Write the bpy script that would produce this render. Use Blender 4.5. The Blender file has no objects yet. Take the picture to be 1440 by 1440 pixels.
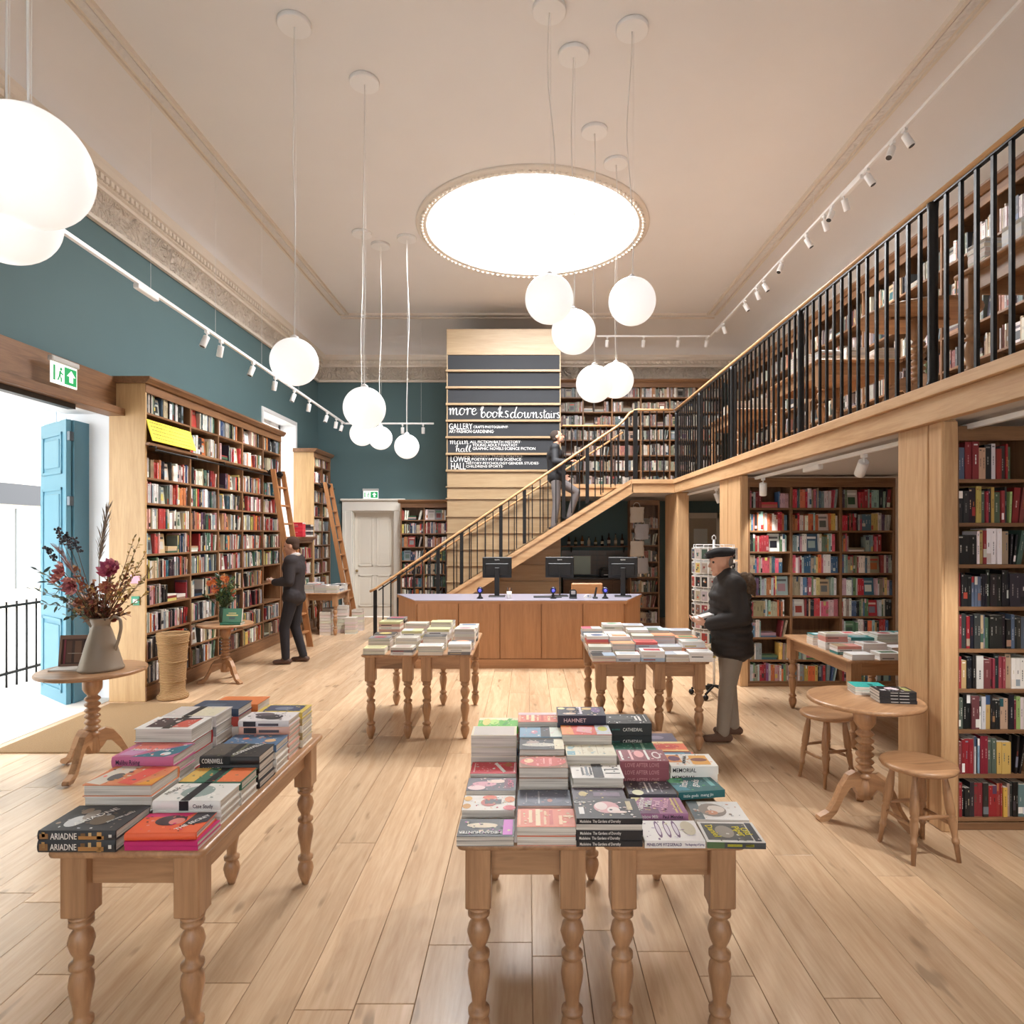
import bpy, bmesh, math, random
from mathutils import Vector, Matrix, Euler

S = bpy.context.scene
COL = S.collection
PI = math.pi
# ---------------------------------------------------------------- camera, world, exposure
F, CX, CY, EYE = 900.0, 742.0, 750.0, 1.85      # focal length and vanishing point in pixels of the 1440 frame, eye height in metres
cam_d = bpy.data.cameras.new('camera')
cam = bpy.data.objects.new('camera', cam_d)
COL.objects.link(cam)
cam.location = (0, 0, EYE)
cam.rotation_euler = (PI / 2, 0, 0)
cam_d.sensor_fit = 'HORIZONTAL'
cam_d.sensor_width = 36
cam_d.lens = 36 * F / 1440
cam_d.shift_x = (720 - CX) / 1440
cam_d.shift_y = (CY - 720) / 1440
cam_d.clip_start = 0.05
cam_d.clip_end = 300
S.camera = cam
S.view_settings.view_transform = 'Standard'
S.view_settings.look = 'None'
S.view_settings.exposure = 0.8
S.view_settings.gamma = 1.0
S.view_settings.use_curve_mapping = False
S.cycles.max_bounces = 8
S.cycles.diffuse_bounces = 5
S.cycles.sample_clamp_indirect = 6.0
S.cycles.use_denoising = True

world = bpy.data.worlds.new('daylight_sky')
S.world = world
world.use_nodes = True
bg = world.node_tree.nodes['Background']
bg.inputs[0].default_value = (0.93, 0.96, 1.0, 1)
bg.inputs[1].default_value = 4.6


def area(name, loc, rot, sx, sy, power, col=(1, 1, 1), shape='RECTANGLE'):
    d = bpy.data.lights.new(name, 'AREA')
    d.shape = shape
    d.size = sx
    d.size_y = sy
    d.energy = power
    d.color = col
    o = bpy.data.objects.new(name, d)
    COL.objects.link(o)
    o.location = loc
    o.rotation_euler = rot
    return o


# daylight that comes down through the round skylight
area('skylight_daylight', (0.07, 9.17, 6.42), (0, 0, 0), 2.9, 2.9, 340, (0.98, 0.99, 1.0), 'DISK')

# ---------------------------------------------------------------- pixel helpers
def P(px, py, Y):
    return Vector(((px - CX) / F * Y, Y, EYE - (py - CY) / F * Y))


def PZ(px, py, z):
    return P(px, py, F * (EYE - z) / (py - CY))


# ---------------------------------------------------------------- materials
MATS = {}


def new_mat(name):
    m = bpy.data.materials.new(name)
    m.use_nodes = True
    nt = m.node_tree
    b = nt.nodes['Principled BSDF']
    return m, nt, b


def srgb(r, g, b):
    def f(c):
        c /= 255.0
        return c / 12.92 if c <= 0.04045 else ((c + 0.055) / 1.055) ** 2.4
    return (f(r), f(g), f(b), 1)


def flat(name, rgb, rough=0.5, metal=0.0, emit=0.0, noise=0.0, nscale=8.0, bump=0.0, bscale=60.0):
    if name in MATS:
        return MATS[name]
    m, nt, b = new_mat(name)
    c = srgb(*rgb)
    b.inputs['Base Color'].default_value = c
    b.inputs['Roughness'].default_value = rough
    b.inputs['Metallic'].default_value = metal
    if emit:
        b.inputs['Emission Color'].default_value = c
        b.inputs['Emission Strength'].default_value = emit
    if noise or bump:
        tc = nt.nodes.new('ShaderNodeTexCoord')
    if noise:
        n = nt.nodes.new('ShaderNodeTexNoise')
        n.inputs['Scale'].default_value = nscale
        n.inputs['Detail'].default_value = 5
        nt.links.new(tc.outputs['Object'], n.inputs['Vector'])
        mx = nt.nodes.new('ShaderNodeMix')
        mx.data_type = 'RGBA'
        mx.inputs[6].default_value = tuple(x * (1 - noise) for x in c[:3]) + (1,)
        mx.inputs[7].default_value = tuple(min(1, x * (1 + noise)) for x in c[:3]) + (1,)
        nt.links.new(n.outputs[0], mx.inputs[0])
        nt.links.new(mx.outputs[2], b.inputs['Base Color'])
    if bump:
        n2 = nt.nodes.new('ShaderNodeTexNoise')
        n2.inputs['Scale'].default_value = bscale
        n2.inputs['Detail'].default_value = 4
        nt.links.new(tc.outputs['Object'], n2.inputs['Vector'])
        bp = nt.nodes.new('ShaderNodeBump')
        bp.inputs['Strength'].default_value = bump
        bp.inputs['Distance'].default_value = 0.01
        nt.links.new(n2.outputs[0], bp.inputs['Height'])
        nt.links.new(bp.outputs[0], b.inputs['Normal'])
    MATS[name] = m
    return m


def wood(name, light, dark, axis='x', scale=1.0, rough=0.45, tint=0.16, knots=0.0, ring=1.0):
    """oak or pine: grain stretched along an axis, every object with its own offset and tint"""
    key = name + '_' + axis
    if key in MATS:
        return MATS[key]
    m, nt, b = new_mat(key)
    N, L = nt.nodes, nt.links
    tc = N.new('ShaderNodeTexCoord')
    oi = N.new('ShaderNodeObjectInfo')
    mul = N.new('ShaderNodeMath')
    mul.operation = 'MULTIPLY'
    mul.inputs[1].default_value = 37.0
    L.new(oi.outputs['Random'], mul.inputs[0])
    add = N.new('ShaderNodeVectorMath')
    add.operation = 'ADD'
    L.new(tc.outputs['Object'], add.inputs[0])
    cmb = N.new('ShaderNodeCombineXYZ')
    for i in range(3):
        L.new(mul.outputs[0], cmb.inputs[i])
    L.new(cmb.outputs[0], add.inputs[1])
    mp = N.new('ShaderNodeMapping')
    s = {'x': (0.7, 9, 9), 'y': (9, 0.7, 9), 'z': (9, 9, 0.7)}[axis]
    mp.inputs['Scale'].default_value = tuple(v * scale for v in s)
    L.new(add.outputs[0], mp.inputs['Vector'])
    n1 = N.new('ShaderNodeTexNoise')
    n1.inputs['Scale'].default_value = 1.6
    n1.inputs['Detail'].default_value = 7
    n1.inputs['Roughness'].default_value = 0.62
    n1.inputs['Distortion'].default_value = 0.9 * ring
    L.new(mp.outputs[0], n1.inputs['Vector'])
    n2 = N.new('ShaderNodeTexNoise')
    n2.inputs['Scale'].default_value = 9
    n2.inputs['Detail'].default_value = 3
    L.new(mp.outputs[0], n2.inputs['Vector'])
    mixf = N.new('ShaderNodeMath')
    mixf.operation = 'MULTIPLY_ADD'
    mixf.inputs[1].default_value = 0.35
    L.new(n2.outputs[0], mixf.inputs[0])
    L.new(n1.outputs[0], mixf.inputs[2])
    cr = N.new('ShaderNodeValToRGB')
    cr.color_ramp.elements[0].position = 0.42
    cr.color_ramp.elements[0].color = srgb(*dark)
    cr.color_ramp.elements[1].position = 0.82
    cr.color_ramp.elements[1].color = srgb(*light)
    L.new(mixf.outputs[0], cr.inputs[0])
    hsv = N.new('ShaderNodeHueSaturation')
    mr = N.new('ShaderNodeMapRange')
    mr.inputs[3].default_value = 1 - tint
    mr.inputs[4].default_value = 1 + tint
    L.new(oi.outputs['Random'], mr.inputs[0])
    L.new(mr.outputs[0], hsv.inputs['Value'])
    L.new(cr.outputs[0], hsv.inputs['Color'])
    out = hsv.outputs[0]
    if knots:
        vz = N.new('ShaderNodeTexNoise')
        vz.inputs['Scale'].default_value = 3.4
        vz.inputs['Detail'].default_value = 2
        mp2 = N.new('ShaderNodeMapping')
        s2 = {'x': (0.8, 3, 3), 'y': (3, 0.8, 3), 'z': (3, 3, 0.8)}[axis]
        mp2.inputs['Scale'].default_value = s2
        L.new(add.outputs[0], mp2.inputs['Vector'])
        L.new(mp2.outputs[0], vz.inputs['Vector'])
        cr2 = N.new('ShaderNodeValToRGB')
        cr2.color_ramp.elements[0].position = 0.66
        cr2.color_ramp.elements[0].color = (0, 0, 0, 1)
        cr2.color_ramp.elements[1].position = 0.73
        cr2.color_ramp.elements[1].color = (knots, knots, knots, 1)
        L.new(vz.outputs[0], cr2.inputs[0])
        mx = N.new('ShaderNodeMix')
        mx.data_type = 'RGBA'
        L.new(cr2.outputs[0], mx.inputs[0])
        L.new(out, mx.inputs[6])
        mx.inputs[7].default_value = tuple(x * 0.45 for x in srgb(*dark)[:3]) + (1,)
        out = mx.outputs[2]
    L.new(out, b.inputs['Base Color'])
    b.inputs['Roughness'].default_value = rough
    bp = N.new('ShaderNodeBump')
    bp.inputs['Strength'].default_value = 0.12
    bp.inputs['Distance'].default_value = 0.004
    L.new(mixf.outputs[0], bp.inputs['Height'])
    L.new(bp.outputs[0], b.inputs['Normal'])
    MATS[key] = m
    return m


def attr_mat(name, rough=0.42):
    """colour comes from the mesh's own face colours (printed covers)"""
    m, nt, b = new_mat(name)
    a = nt.nodes.new('ShaderNodeAttribute')
    a.attribute_name = 'Col'
    nt.links.new(a.outputs['Color'], b.inputs['Base Color'])
    b.inputs['Roughness'].default_value = rough
    MATS[name] = m
    return m


PRINT = attr_mat('printed_cover')


def page_mat():
    m, nt, b = new_mat('paper_pages')
    N, L = nt.nodes, nt.links
    tc = N.new('ShaderNodeTexCoord')
    mp = N.new('ShaderNodeMapping')
    mp.inputs['Scale'].default_value = (3, 3, 420)
    L.new(tc.outputs['Object'], mp.inputs['Vector'])
    n = N.new('ShaderNodeTexNoise')
    n.inputs['Scale'].default_value = 1.0
    L.new(mp.outputs[0], n.inputs['Vector'])
    cr = N.new('ShaderNodeValToRGB')
    cr.color_ramp.elements[0].position = 0.3
    cr.color_ramp.elements[0].color = srgb(172, 162, 150)
    cr.color_ramp.elements[1].position = 0.6
    cr.color_ramp.elements[1].color = srgb(226, 219, 208)
    L.new(n.outputs[0], cr.inputs[0])
    L.new(cr.outputs[0], b.inputs['Base Color'])
    b.inputs['Roughness'].default_value = 0.8
    return m


PAGES = page_mat()
OAKL = ((204, 166, 124), (176, 134, 92))       # light oak of gallery, columns, tower
OAKD = ((140, 102, 70), (104, 72, 47))         # darker oak of the bookcases
PINE = ((184, 142, 104), (146, 106, 74))        # waxed pine tables
def oakl(a): return wood('light_oak', *OAKL, axis=a, tint=0.06)
def oakd(a): return wood('dark_oak', *OAKD, axis=a, tint=0.08)
def pine(a): return wood('waxed_pine', *PINE, axis=a, tint=0.08, knots=0.6, rough=0.36)
TOWER = ((168, 144, 111), (150, 123, 90))
def oakt(a): return wood('pale_oak', *TOWER, axis=a, tint=0.05)
FLOORW = ((209, 179, 146), (184, 150, 116))
WHITE = flat('white_paint', (240, 238, 234), 0.45)
WHITEM = flat('white_metal', (240, 240, 240), 0.35)
BLACKM = flat('black_steel', (24, 22, 22), 0.45, 0.3)
TEAL = flat('teal_wall_paint', (84, 110, 114), 0.75, noise=0.05, nscale=2)
PLASTER = flat('beige_plaster', (234, 232, 231), 0.8, noise=0.03, nscale=1.5)
ORNAMENT = flat('beige_relief_plaster', (230, 221, 209), 0.8)

# ---------------------------------------------------------------- mesh builder
class MB:
    def __init__(s):
        s.v, s.f, s.mi, s.c, s.sm = [], [], [], [], []
        s.hascol = False

    def face(s, idx, mi=0, col=None, smooth=False):
        s.f.append(tuple(idx))
        s.mi.append(mi)
        s.c.append(col)
        s.sm.append(smooth)
        if col is not None:
            s.hascol = True

    def add(s, pts, M=None):
        b = len(s.v)
        for p in pts:
            p = Vector(p)
            if M is not None:
                p = M @ p
            s.v.append((p.x, p.y, p.z))
        return b

    def box(s, x0, x1, y0, y1, z0, z1, mi=0, col=None, M=None):
        b = s.add([(x0, y0, z0), (x1, y0, z0), (x1, y1, z0), (x0, y1, z0), (x0, y0, z1), (x1, y0, z1), (x1, y1, z1), (x0, y1, z1)], M)
        for q in ((0, 3, 2, 1), (4, 5, 6, 7), (0, 1, 5, 4), (1, 2, 6, 5), (2, 3, 7, 6), (3, 0, 4, 7)):
            s.face([b + i for i in q], mi, col)
        return s

    def cbox(s, x0, x1, y0, y1, z0, z1, ch=0.004, mi=0, col=None, M=None):
        """box with chamfered edges"""
        cx, cy, cz = (x0 + x1) / 2, (y0 + y1) / 2, (z0 + z1) / 2
        a, bb, c = abs(x1 - x0) / 2, abs(y1 - y0) / 2, abs(z1 - z0) / 2
        ch = min(ch, a * .9, bb * .9, c * .9)
        pts, ix = [], {}
        for sx in (-1, 1):
            for sy in (-1, 1):
                for sz in (-1, 1):
                    for k in range(3):
                        e = [a - ch, bb - ch, c - ch]
                        e[k] += ch
                        ix[(sx, sy, sz, k)] = len(pts)
                        pts.append((cx + sx * e[0], cy + sy * e[1], cz + sz * e[2]))
        b = s.add(pts, M)
        ctr = Vector((cx, cy, cz))
        fs = []
        for k in range(3):
            for sg in (-1, 1):
                o = [i for i in range(3) if i != k]
                q = []
                for (u, w) in ((-1, -1), (1, -1), (1, 1), (-1, 1)):
                    t = [0, 0, 0]
                    t[k] = sg
                    t[o[0]] = u
                    t[o[1]] = w
                    q.append(ix[(*t, k)])
                fs.append(q)
            o = [i for i in range(3) if i != k]
            for u in (-1, 1):
                for w in (-1, 1):
                    t0 = [0, 0, 0]
                    t0[o[0]] = u
                    t0[o[1]] = w
                    t1 = list(t0)
                    t0[k] = -1
                    t1[k] = 1
                    fs.append([ix[(*t0, o[0])], ix[(*t1, o[0])], ix[(*t1, o[1])], ix[(*t0, o[1])]])
        for sx in (-1, 1):
            for sy in (-1, 1):
                for sz in (-1, 1):
                    fs.append([ix[(sx, sy, sz, 0)], ix[(sx, sy, sz, 1)], ix[(sx, sy, sz, 2)]])
        for q in fs:
            p = [Vector(pts[i]) for i in q]
            n = (p[1] - p[0]).cross(p[2] - p[0])
            if n.dot(sum(p, Vector()) / len(p) - ctr) < 0:
                q = q[::-1]
            s.face([b + i for i in q], mi, col)
        return s

    def lathe(s, prof, seg=16, o=(0, 0, 0), mi=0, col=None, M=None, caps=True, sx=1.0, sy=1.0, smooth=True):
        pts = []
        for (r, z) in prof:
            for i in range(seg):
                a = 2 * PI * i / seg
                pts.append((o[0] + r * math.cos(a) * sx, o[1] + r * math.sin(a) * sy, o[2] + z))
        b = s.add(pts, M)
        for j in range(len(prof) - 1):
            for i in range(seg):
                k = (i + 1) % seg
                q = [b + j * seg + i, b + j * seg + k, b + (j + 1) * seg + k, b + (j + 1) * seg + i]
                s.face(q, mi, col, smooth)
        if caps:
            s.face([b + i for i in range(seg)][::-1], mi, col)
            s.face([b + (len(prof) - 1) * seg + i for i in range(seg)], mi, col)
        return s

    def tube(s, pts, r, seg=8, mi=0, col=None, M=None, caps=True, flat=None):
        pts = [Vector(p) for p in pts]
        n = len(pts)
        rr = r if isinstance(r, (list, tuple)) else [r] * n
        t0 = (pts[1] - pts[0]).normalized()
        up = Vector((0, 0, 1)) if abs(t0.z) < .9 else Vector((1, 0, 0))
        u = t0.cross(up).normalized()
        ring = []
        for i, p in enumerate(pts):
            t = (pts[min(i + 1, n - 1)] - pts[max(i - 1, 0)]).normalized()
            u = (u - t * u.dot(t)).normalized()
            w = t.cross(u)
            for k in range(seg):
                a = 2 * PI * k / seg
                ring.append(p + (u * math.cos(a) + w * math.sin(a) * (flat or 1)) * rr[i])
        b = s.add(ring, M)
        for i in range(n - 1):
            for k in range(seg):
                q = (k + 1) % seg
                s.face([b + i * seg + k, b + i * seg + q, b + (i + 1) * seg + q, b + (i + 1) * seg + k], mi, col, True)
        if caps:
            s.face([b + k for k in range(seg)][::-1], mi, col)
            s.face([b + (n - 1) * seg + k for k in range(seg)], mi, col)
        return s

    def prism(s, poly, h0, h1, plane='xz', mi=0, col=None, M=None):
        """polygon in a plane, extruded along the third axis from h0 to h1"""
        def mk(a, b, h):
            return {'xz': (a, h, b), 'xy': (a, b, h), 'yz': (h, a, b)}[plane]
        n = len(poly)
        area2 = sum(poly[i][0] * poly[(i + 1) % n][1] - poly[(i + 1) % n][0] * poly[i][1] for i in range(n))
        ccw = area2 > 0
        b = s.add([mk(p[0], p[1], h0) for p in poly] + [mk(p[0], p[1], h1) for p in poly], M)
        flip = {'xz': True, 'xy': False, 'yz': False}[plane]
        if (h1 < h0):
            flip = not flip
        if not ccw:
            flip = not flip
        def put(q):
            s.face(q[::-1] if flip else q, mi, col)
        put([b + i for i in range(n)][::-1])
        put([b + n + i for i in range(n)])
        for i in range(n):
            k = (i + 1) % n
            put([b + i, b + k, b + n + k, b + n + i])
        return s

    def sphere(s, o, r, seg=16, rings=10, mi=0, col=None, M=None, sc=(1, 1, 1)):
        prof = []
        for j in range(rings + 1):
            a = -PI / 2 + PI * j / rings
            prof.append((max(1e-4, math.cos(a)) * r, math.sin(a) * r * sc[2]))
        return s.lathe(prof, seg, o, mi, col, M, True, sc[0], sc[1])

    def quad(s, pts, mi=0, col=None, M=None):
        b = s.add(pts, M)
        s.face([b + i for i in range(len(pts))], mi, col)
        return s

    def mesh(s, name, mats):
        me = bpy.data.meshes.new(name)
        me.from_pydata(s.v, [], s.f)
        if not isinstance(mats, (list, tuple)):
            mats = [mats]
        for m in mats:
            me.materials.append(m)
        me.polygons.foreach_set('material_index', s.mi)
        me.polygons.foreach_set('use_smooth', s.sm)
        if s.hascol:
            ca = me.color_attributes.new('Col', 'FLOAT_COLOR', 'CORNER')
            buf = []
            for f, c in zip(s.f, s.c):
                c = c or (0.8, 0.8, 0.8, 1)
                buf.extend(list(c) * len(f))
            ca.data.foreach_set('color', buf)
        me.update()
        return me

    def build(s, name, mats, parent=None, loc=(0, 0, 0), rz=0.0, rot=None):
        return link(name, s.mesh(name, mats), parent, loc, rz, rot)


def link(name, me, parent=None, loc=(0, 0, 0), rz=0.0, rot=None):
    o = bpy.data.objects.new(name, me)
    COL.objects.link(o)
    o.location = loc
    o.rotation_euler = rot if rot else (0, 0, rz)
    if parent is not None:
        o.parent = parent
    return o


def thing(name, label, cat, loc=(0, 0, 0), rz=0.0, group=None, kind=None):
    o = bpy.data.objects.new(name, None)
    COL.objects.link(o)
    o.empty_display_size = 0.1
    o.location = loc
    o.rotation_euler = (0, 0, rz)
    return tag(o, label, cat, group, kind)


def tag(o, label, cat, group=None, kind=None):
    o['label'] = label
    o['category'] = cat
    if group:
        o['group'] = group
    if kind:
        o['kind'] = kind
    return o


def text_mesh(txt, size, name='lettering', sx=1.0, extrude=0.0004, align='LEFT', shear=0.0, bold=0.0):
    cu = bpy.data.curves.new(name, 'FONT')
    cu.body = txt
    cu.size = size
    cu.extrude = extrude
    cu.align_x = align
    cu.shear = shear
    cu.offset = bold
    cu.resolution_u = 2
    o = bpy.data.objects.new(name, cu)
    COL.objects.link(o)
    dg = bpy.context.evaluated_depsgraph_get()
    me = bpy.data.meshes.new_from_object(o.evaluated_get(dg))
    bpy.data.objects.remove(o)
    bpy.data.curves.remove(cu)
    if sx != 1.0:
        for v in me.vertices:
            v.co.x *= sx
    me.materials.clear()
    return me


INK = {}
def ink(rgb):
    if rgb not in INK:
        INK[rgb] = flat('ink_%d_%d_%d' % rgb, rgb, 0.5)
    return INK[rgb]
# ================================================================ THE SETTING
XL, XR, YB, YF = -4.62, 4.65, 14.1, -3.2
ZG = 2.76            # gallery floor
ZC = 6.2             # flat ceiling
SKX, SKY, SKR = 0.07, 9.17, 1.5
rng = random.Random(7)

# floor: slab plus separate oak planks
fl = MB().box(XL - .4, XR + .4, YF - .4, YB + .4, -.3, -.022).build('floor', wood('floor_oak', *FLOORW, axis='y', tint=.02))
tag(fl, 'wide pale oak plank floor running through the whole shop', 'floor', kind='structure')
FLM = wood('floor_plank_oak', *FLOORW, axis='y', scale=1.0, tint=0.15, knots=0.55, rough=0.27)
PW = 0.232
x = XL
k = 0
while x < XR - .01:
    w = min(PW, XR - x)
    y = 0.9 - rng.random() * 1.6
    while y < YB:
        L = rng.uniform(2.0, 3.4)
        y1 = min(y + L, YB)
        if YB - y1 < .5:
            y1 = YB
        MB().cbox(x + .0012, x + w - .0012, y + .0012, y1 - .0012, -.022, 0, .002).build('plank', FLM, fl)
        y = y1
    x += w
MB().box(XL, XR, YF, -.7, -.022, -.001).build('plank', FLM, fl)

# left wall with entrance opening and window opening
EN0, EN1, ENZ = 4.2, 7.2, 3.2
WN0, WN1, WNZ0, WNZ1 = 11.16, 12.72, 1.6, 4.0
T = .40
m = MB()
XO = XL - T
m.box(XO, XL, YF - .3, EN0, 0, ZC)
m.box(XO, XL, EN0, EN1, ENZ, ZC)
m.box(XO, XL, EN1, WN0, 0, ZC)
m.box(XO, XL, WN0, WN1, 0, WNZ0)
m.box(XO, XL, WN0, WN1, WNZ1, ZC)
m.box(XO, XL, WN1, YB + .3, 0, ZC)
wl = m.build('wall_left', TEAL)
tag(wl, 'dark teal painted side wall above the tall bookcases', 'wall', kind='structure')
# white reveals
REV = flat('white_reveal', (236, 238, 240), .6)
m = MB()
m.box(XO - .16, XL - .005, EN1 - .012, EN1 + .001, 0, ENZ)
m.box(XO - .16, XL - .005, EN0 - .001, EN0 + .012, 0, ENZ)
m.box(XO - .16, XL - .005, EN0, EN1, ENZ - .012, ENZ + .001)
tr = m.build('trim_1', REV)
tag(tr, 'white plastered reveal around the open street entrance', 'door reveal', kind='structure')
# back wall
DX0, DX1, DZ = -3.86, -2.94, 2.34
m = MB()
m.box(XL - T, DX0, YB, YB + .3, 0, ZC)
m.box(DX0, DX1, YB, YB + .3, DZ, ZC)
m.box(DX1, XR + .3, YB, YB + .3, 0, ZC)
wb = m.build('wall_back', TEAL)
tag(wb, 'dark teal end wall with the white panelled door', 'wall', kind='structure')
m = MB().box(XR, XR + .3, YF - .3, YB + .3, 0, ZC)
wr = m.build('wall_right', flat('gallery_wall_paint', (222, 214, 206), .8))
tag(wr, 'beige plaster wall behind the gallery bookcases', 'wall', kind='structure')
# wall behind the photographer: shop front with three tall windows
m = MB()
xs = [XL - T, -3.4, -2.0, -.8, .8, 2.0, 3.4, XR + .3]
for i in range(0, 7, 2):
    m.box(xs[i], xs[i + 1], YF - .3, YF, 0, ZC)
for i in range(1, 6, 2):
    m.box(xs[i], xs[i + 1], YF - .3, YF, 0, 1.2)
    m.box(xs[i], xs[i + 1], YF - .3, YF, 3.4, ZC)
wf = m.build('wall_front', flat('front_wall_paint', (215, 208, 200), .8))
tag(wf, 'street front wall with tall windows facing the shop', 'wall', kind='structure')
for i in range(1, 6, 2):
    m = MB()
    a, b_ = xs[i], xs[i + 1]
    for (p, q, r, t) in ((a, a + .07, 1.2, 3.4), (b_ - .07, b_, 1.2, 3.4), (a + .07, b_ - .07, 1.2, 1.28), (a + .07, b_ - .07, 3.32, 3.4), (a + .07, b_ - .07, 2.3, 2.36)):
        m.box(p, q, YF - .2, YF - .12, r, t)
    w_ = m.build('window_%d' % (2 + i // 2), WHITE)
    tag(w_, 'tall white framed shop window in the street front', 'window', kind='structure')

# ---- ceiling: flat field with round opening, coved sides
m = MB()
n = 96
IX0, IX1, IY1, IY0 = -3.74, 3.74, 12.84, YF + .3
inner = [(SKX + SKR * math.cos(2 * PI * i / n), SKY + SKR * math.sin(2 * PI * i / n), ZC) for i in range(n)]
def rect_hit(a):
    dx, dy = math.cos(a), math.sin(a)
    t = min([(IX1 - SKX) / dx if dx > 1e-9 else 1e9, (IX0 - SKX) / dx if dx < -1e-9 else 1e9,
             (IY1 - SKY) / dy if dy > 1e-9 else 1e9, (IY0 - SKY) / dy if dy < -1e-9 else 1e9])
    return (SKX + dx * t, SKY + dy * t, ZC)
angs = [2 * PI * i / n for i in range(n)]
outer = [rect_hit(a) for a in angs]
corners = [(IX1, IY1), (IX0, IY1), (IX0, IY0), (IX1, IY0)]
for cxy in corners:          # snap the nearest sample to each corner
    j = min(range(n), key=lambda i: (outer[i][0] - cxy[0]) ** 2 + (outer[i][1] - cxy[1]) ** 2)
    outer[j] = (cxy[0], cxy[1], ZC)
b = m.add(inner + outer)
for i in range(n):
    q = (i + 1) % n
    m.face([b + i, b + q, b + n + q, b + n + i])
# cove
steps = 8
def covepts(din, d0=.24):
    return [(d0 + (din - d0) * (1 - math.cos(PI / 2 * j / steps)), 5.72 + (ZC - 5.72) * math.sin(PI / 2 * j / steps)) for j in range(steps + 1)]
cl, cb, cr_ = covepts(IX0 - XL), covepts(YB - IY1), covepts(XR - IX1, 0.0)
rows = []
for j in range(steps + 1):
    zl = cl[j][1]
    rows.append([(XL + cl[j][0], YF, zl), (XL + cl[j][0], YB - cb[j][0], zl), (XR - cr_[j][0], YB - cb[j][0], zl), (XR - cr_[j][0], YF, zl)])
bs = [m.add(r) for r in rows]
for j in range(steps):
    for k in range(3):
        m.face([bs[j] + k, bs[j + 1] + k, bs[j + 1] + k + 1, bs[j] + k + 1], smooth=True)
m.quad([(IX0, YF, ZC), (IX1, YF, ZC), (IX1, IY0, ZC), (IX0, IY0, ZC)])
# closing roof slab above (with the opening kept clear by the shaft)
ce = m.build('ceiling', PLASTER)
tag(ce, 'warm beige coved ceiling with a round skylight opening', 'ceiling', kind='structure')
# roof above so that no sky leaks in beside the cove
m = MB()
inner2 = [(SKX + (SKR + .1) * math.cos(a), SKY + (SKR + .1) * math.sin(a), ZC + .03) for a in angs]
o2 = []
for i, a in enumerate(angs):
    o2.append((outer[i][0] * 1.35, (outer[i][1] - 5) * 1.25 + 5, ZC + .03))
b = m.add(inner2 + o2)
for i in range(n):
    q = (i + 1) % n
    m.face([b + i, b + q, b + n + q, b + n + i])
rf = m.build('roof', flat('roof_deck', (150, 145, 140), .9))
tag(rf, 'roof deck over the shop around the skylight', 'roof', kind='structure')

# skylight: ring moulding, shaft, pale glazing
sk = thing('skylight', 'large round glowing white skylight with moulded plaster ring', 'skylight', (SKX, SKY, ZC), kind='structure')
MB().lathe([(1.645, .0), (1.65, -.02), (1.63, -.035), (1.60, -.03), (1.585, -.05), (1.56, -.055), (1.55, -.03), (1.53, -.025), (1.52, -.04), (1.50, -.04), (1.495, 0)], 96, caps=False).build('ring_moulding', ORNAMENT, sk)
m = MB()
for i in range(110):
    a = 2 * PI * i / 110
    M = Matrix.Rotation(a, 4, 'Z') @ Matrix.Translation((1.572, 0, -.055))
    m.sphere((0, 0, 0), .03, 6, 4, M=M, sc=(.9, .95, .6))
eg = m.build('egg_moulding', ORNAMENT, sk)
eg['kind'] = 'stuff'
MB().lathe([(1.497, -.03), (1.497, .28)], 96, caps=False).build('shaft', flat('shaft_white', (245, 243, 240), .7), sk)
gl, nt, bb = new_mat('skylight_glazing')
bb.inputs['Base Color'].default_value = (1, 1, 1, 1)
bb.inputs['Emission Color'].default_value = (.98, .99, 1, 1)
bb.inputs['Emission Strength'].default_value = 3.5
MB().lathe([(1.5, 0), (1.2, .1), (.7, .19), (.02, .24)], 64, o=(0, 0, .27)).build('glazing', gl, sk)

# rectangular moulding band around the flat field
def band_mat():
    m, nt, b = new_mat('guilloche_plaster')
    N, L = nt.nodes, nt.links
    tc = N.new('ShaderNodeTexCoord')
    vo = N.new('ShaderNodeTexVoronoi')
    vo.inputs['Scale'].default_value = 22
    L.new(tc.outputs['Object'], vo.inputs['Vector'])
    bp = N.new('ShaderNodeBump')
    bp.inputs['Strength'].default_value = .8
    bp.inputs['Distance'].default_value = .02
    L.new(vo.outputs[0], bp.inputs['Height'])
    L.new(bp.outputs[0], b.inputs['Normal'])
    b.inputs['Base Color'].default_value = srgb(230, 226, 222)
    b.inputs['Roughness'].default_value = .8
    return m
GUIL = band_mat()
m = MB()
def band(x0, x1, y0, y1):
    lo = x1 - x0 > y1 - y0
    m.box(x0, x1, y0, y1, ZC - .02, ZC + .001, 0)
    w = .03
    if lo:
        m.box(x0, x1, y0, y0 + w, ZC - .04, ZC - .02, 0); m.box(x0, x1, y1 - w, y1, ZC - .05, ZC - .02, 0)
        m.box(x0, x1, y0 + w + .03, y1 - w - .03, ZC - .032, ZC - .02, 1)
    else:
        m.box(x0, x0 + w, y0, y1, ZC - .05, ZC - .02, 0); m.box(x1 - w, x1, y0, y1, ZC - .05, ZC - .02, 0)
        m.box(x0 + w + .03, x1 - w - .03, y0, y1, ZC - .032, ZC - .02, 1)
band(IX0, IX1, IY1 - .2, IY1)
band(IX0, IX0 + .2, IY0, IY1 - .2)
band(IX1 - .2, IX1, IY0, IY1 - .2)
tm = m.build('trim_2', [ORNAMENT, GUIL])
tag(tm, 'beige moulded plaster band framing the flat ceiling', 'ceiling moulding', kind='structure')

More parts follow.
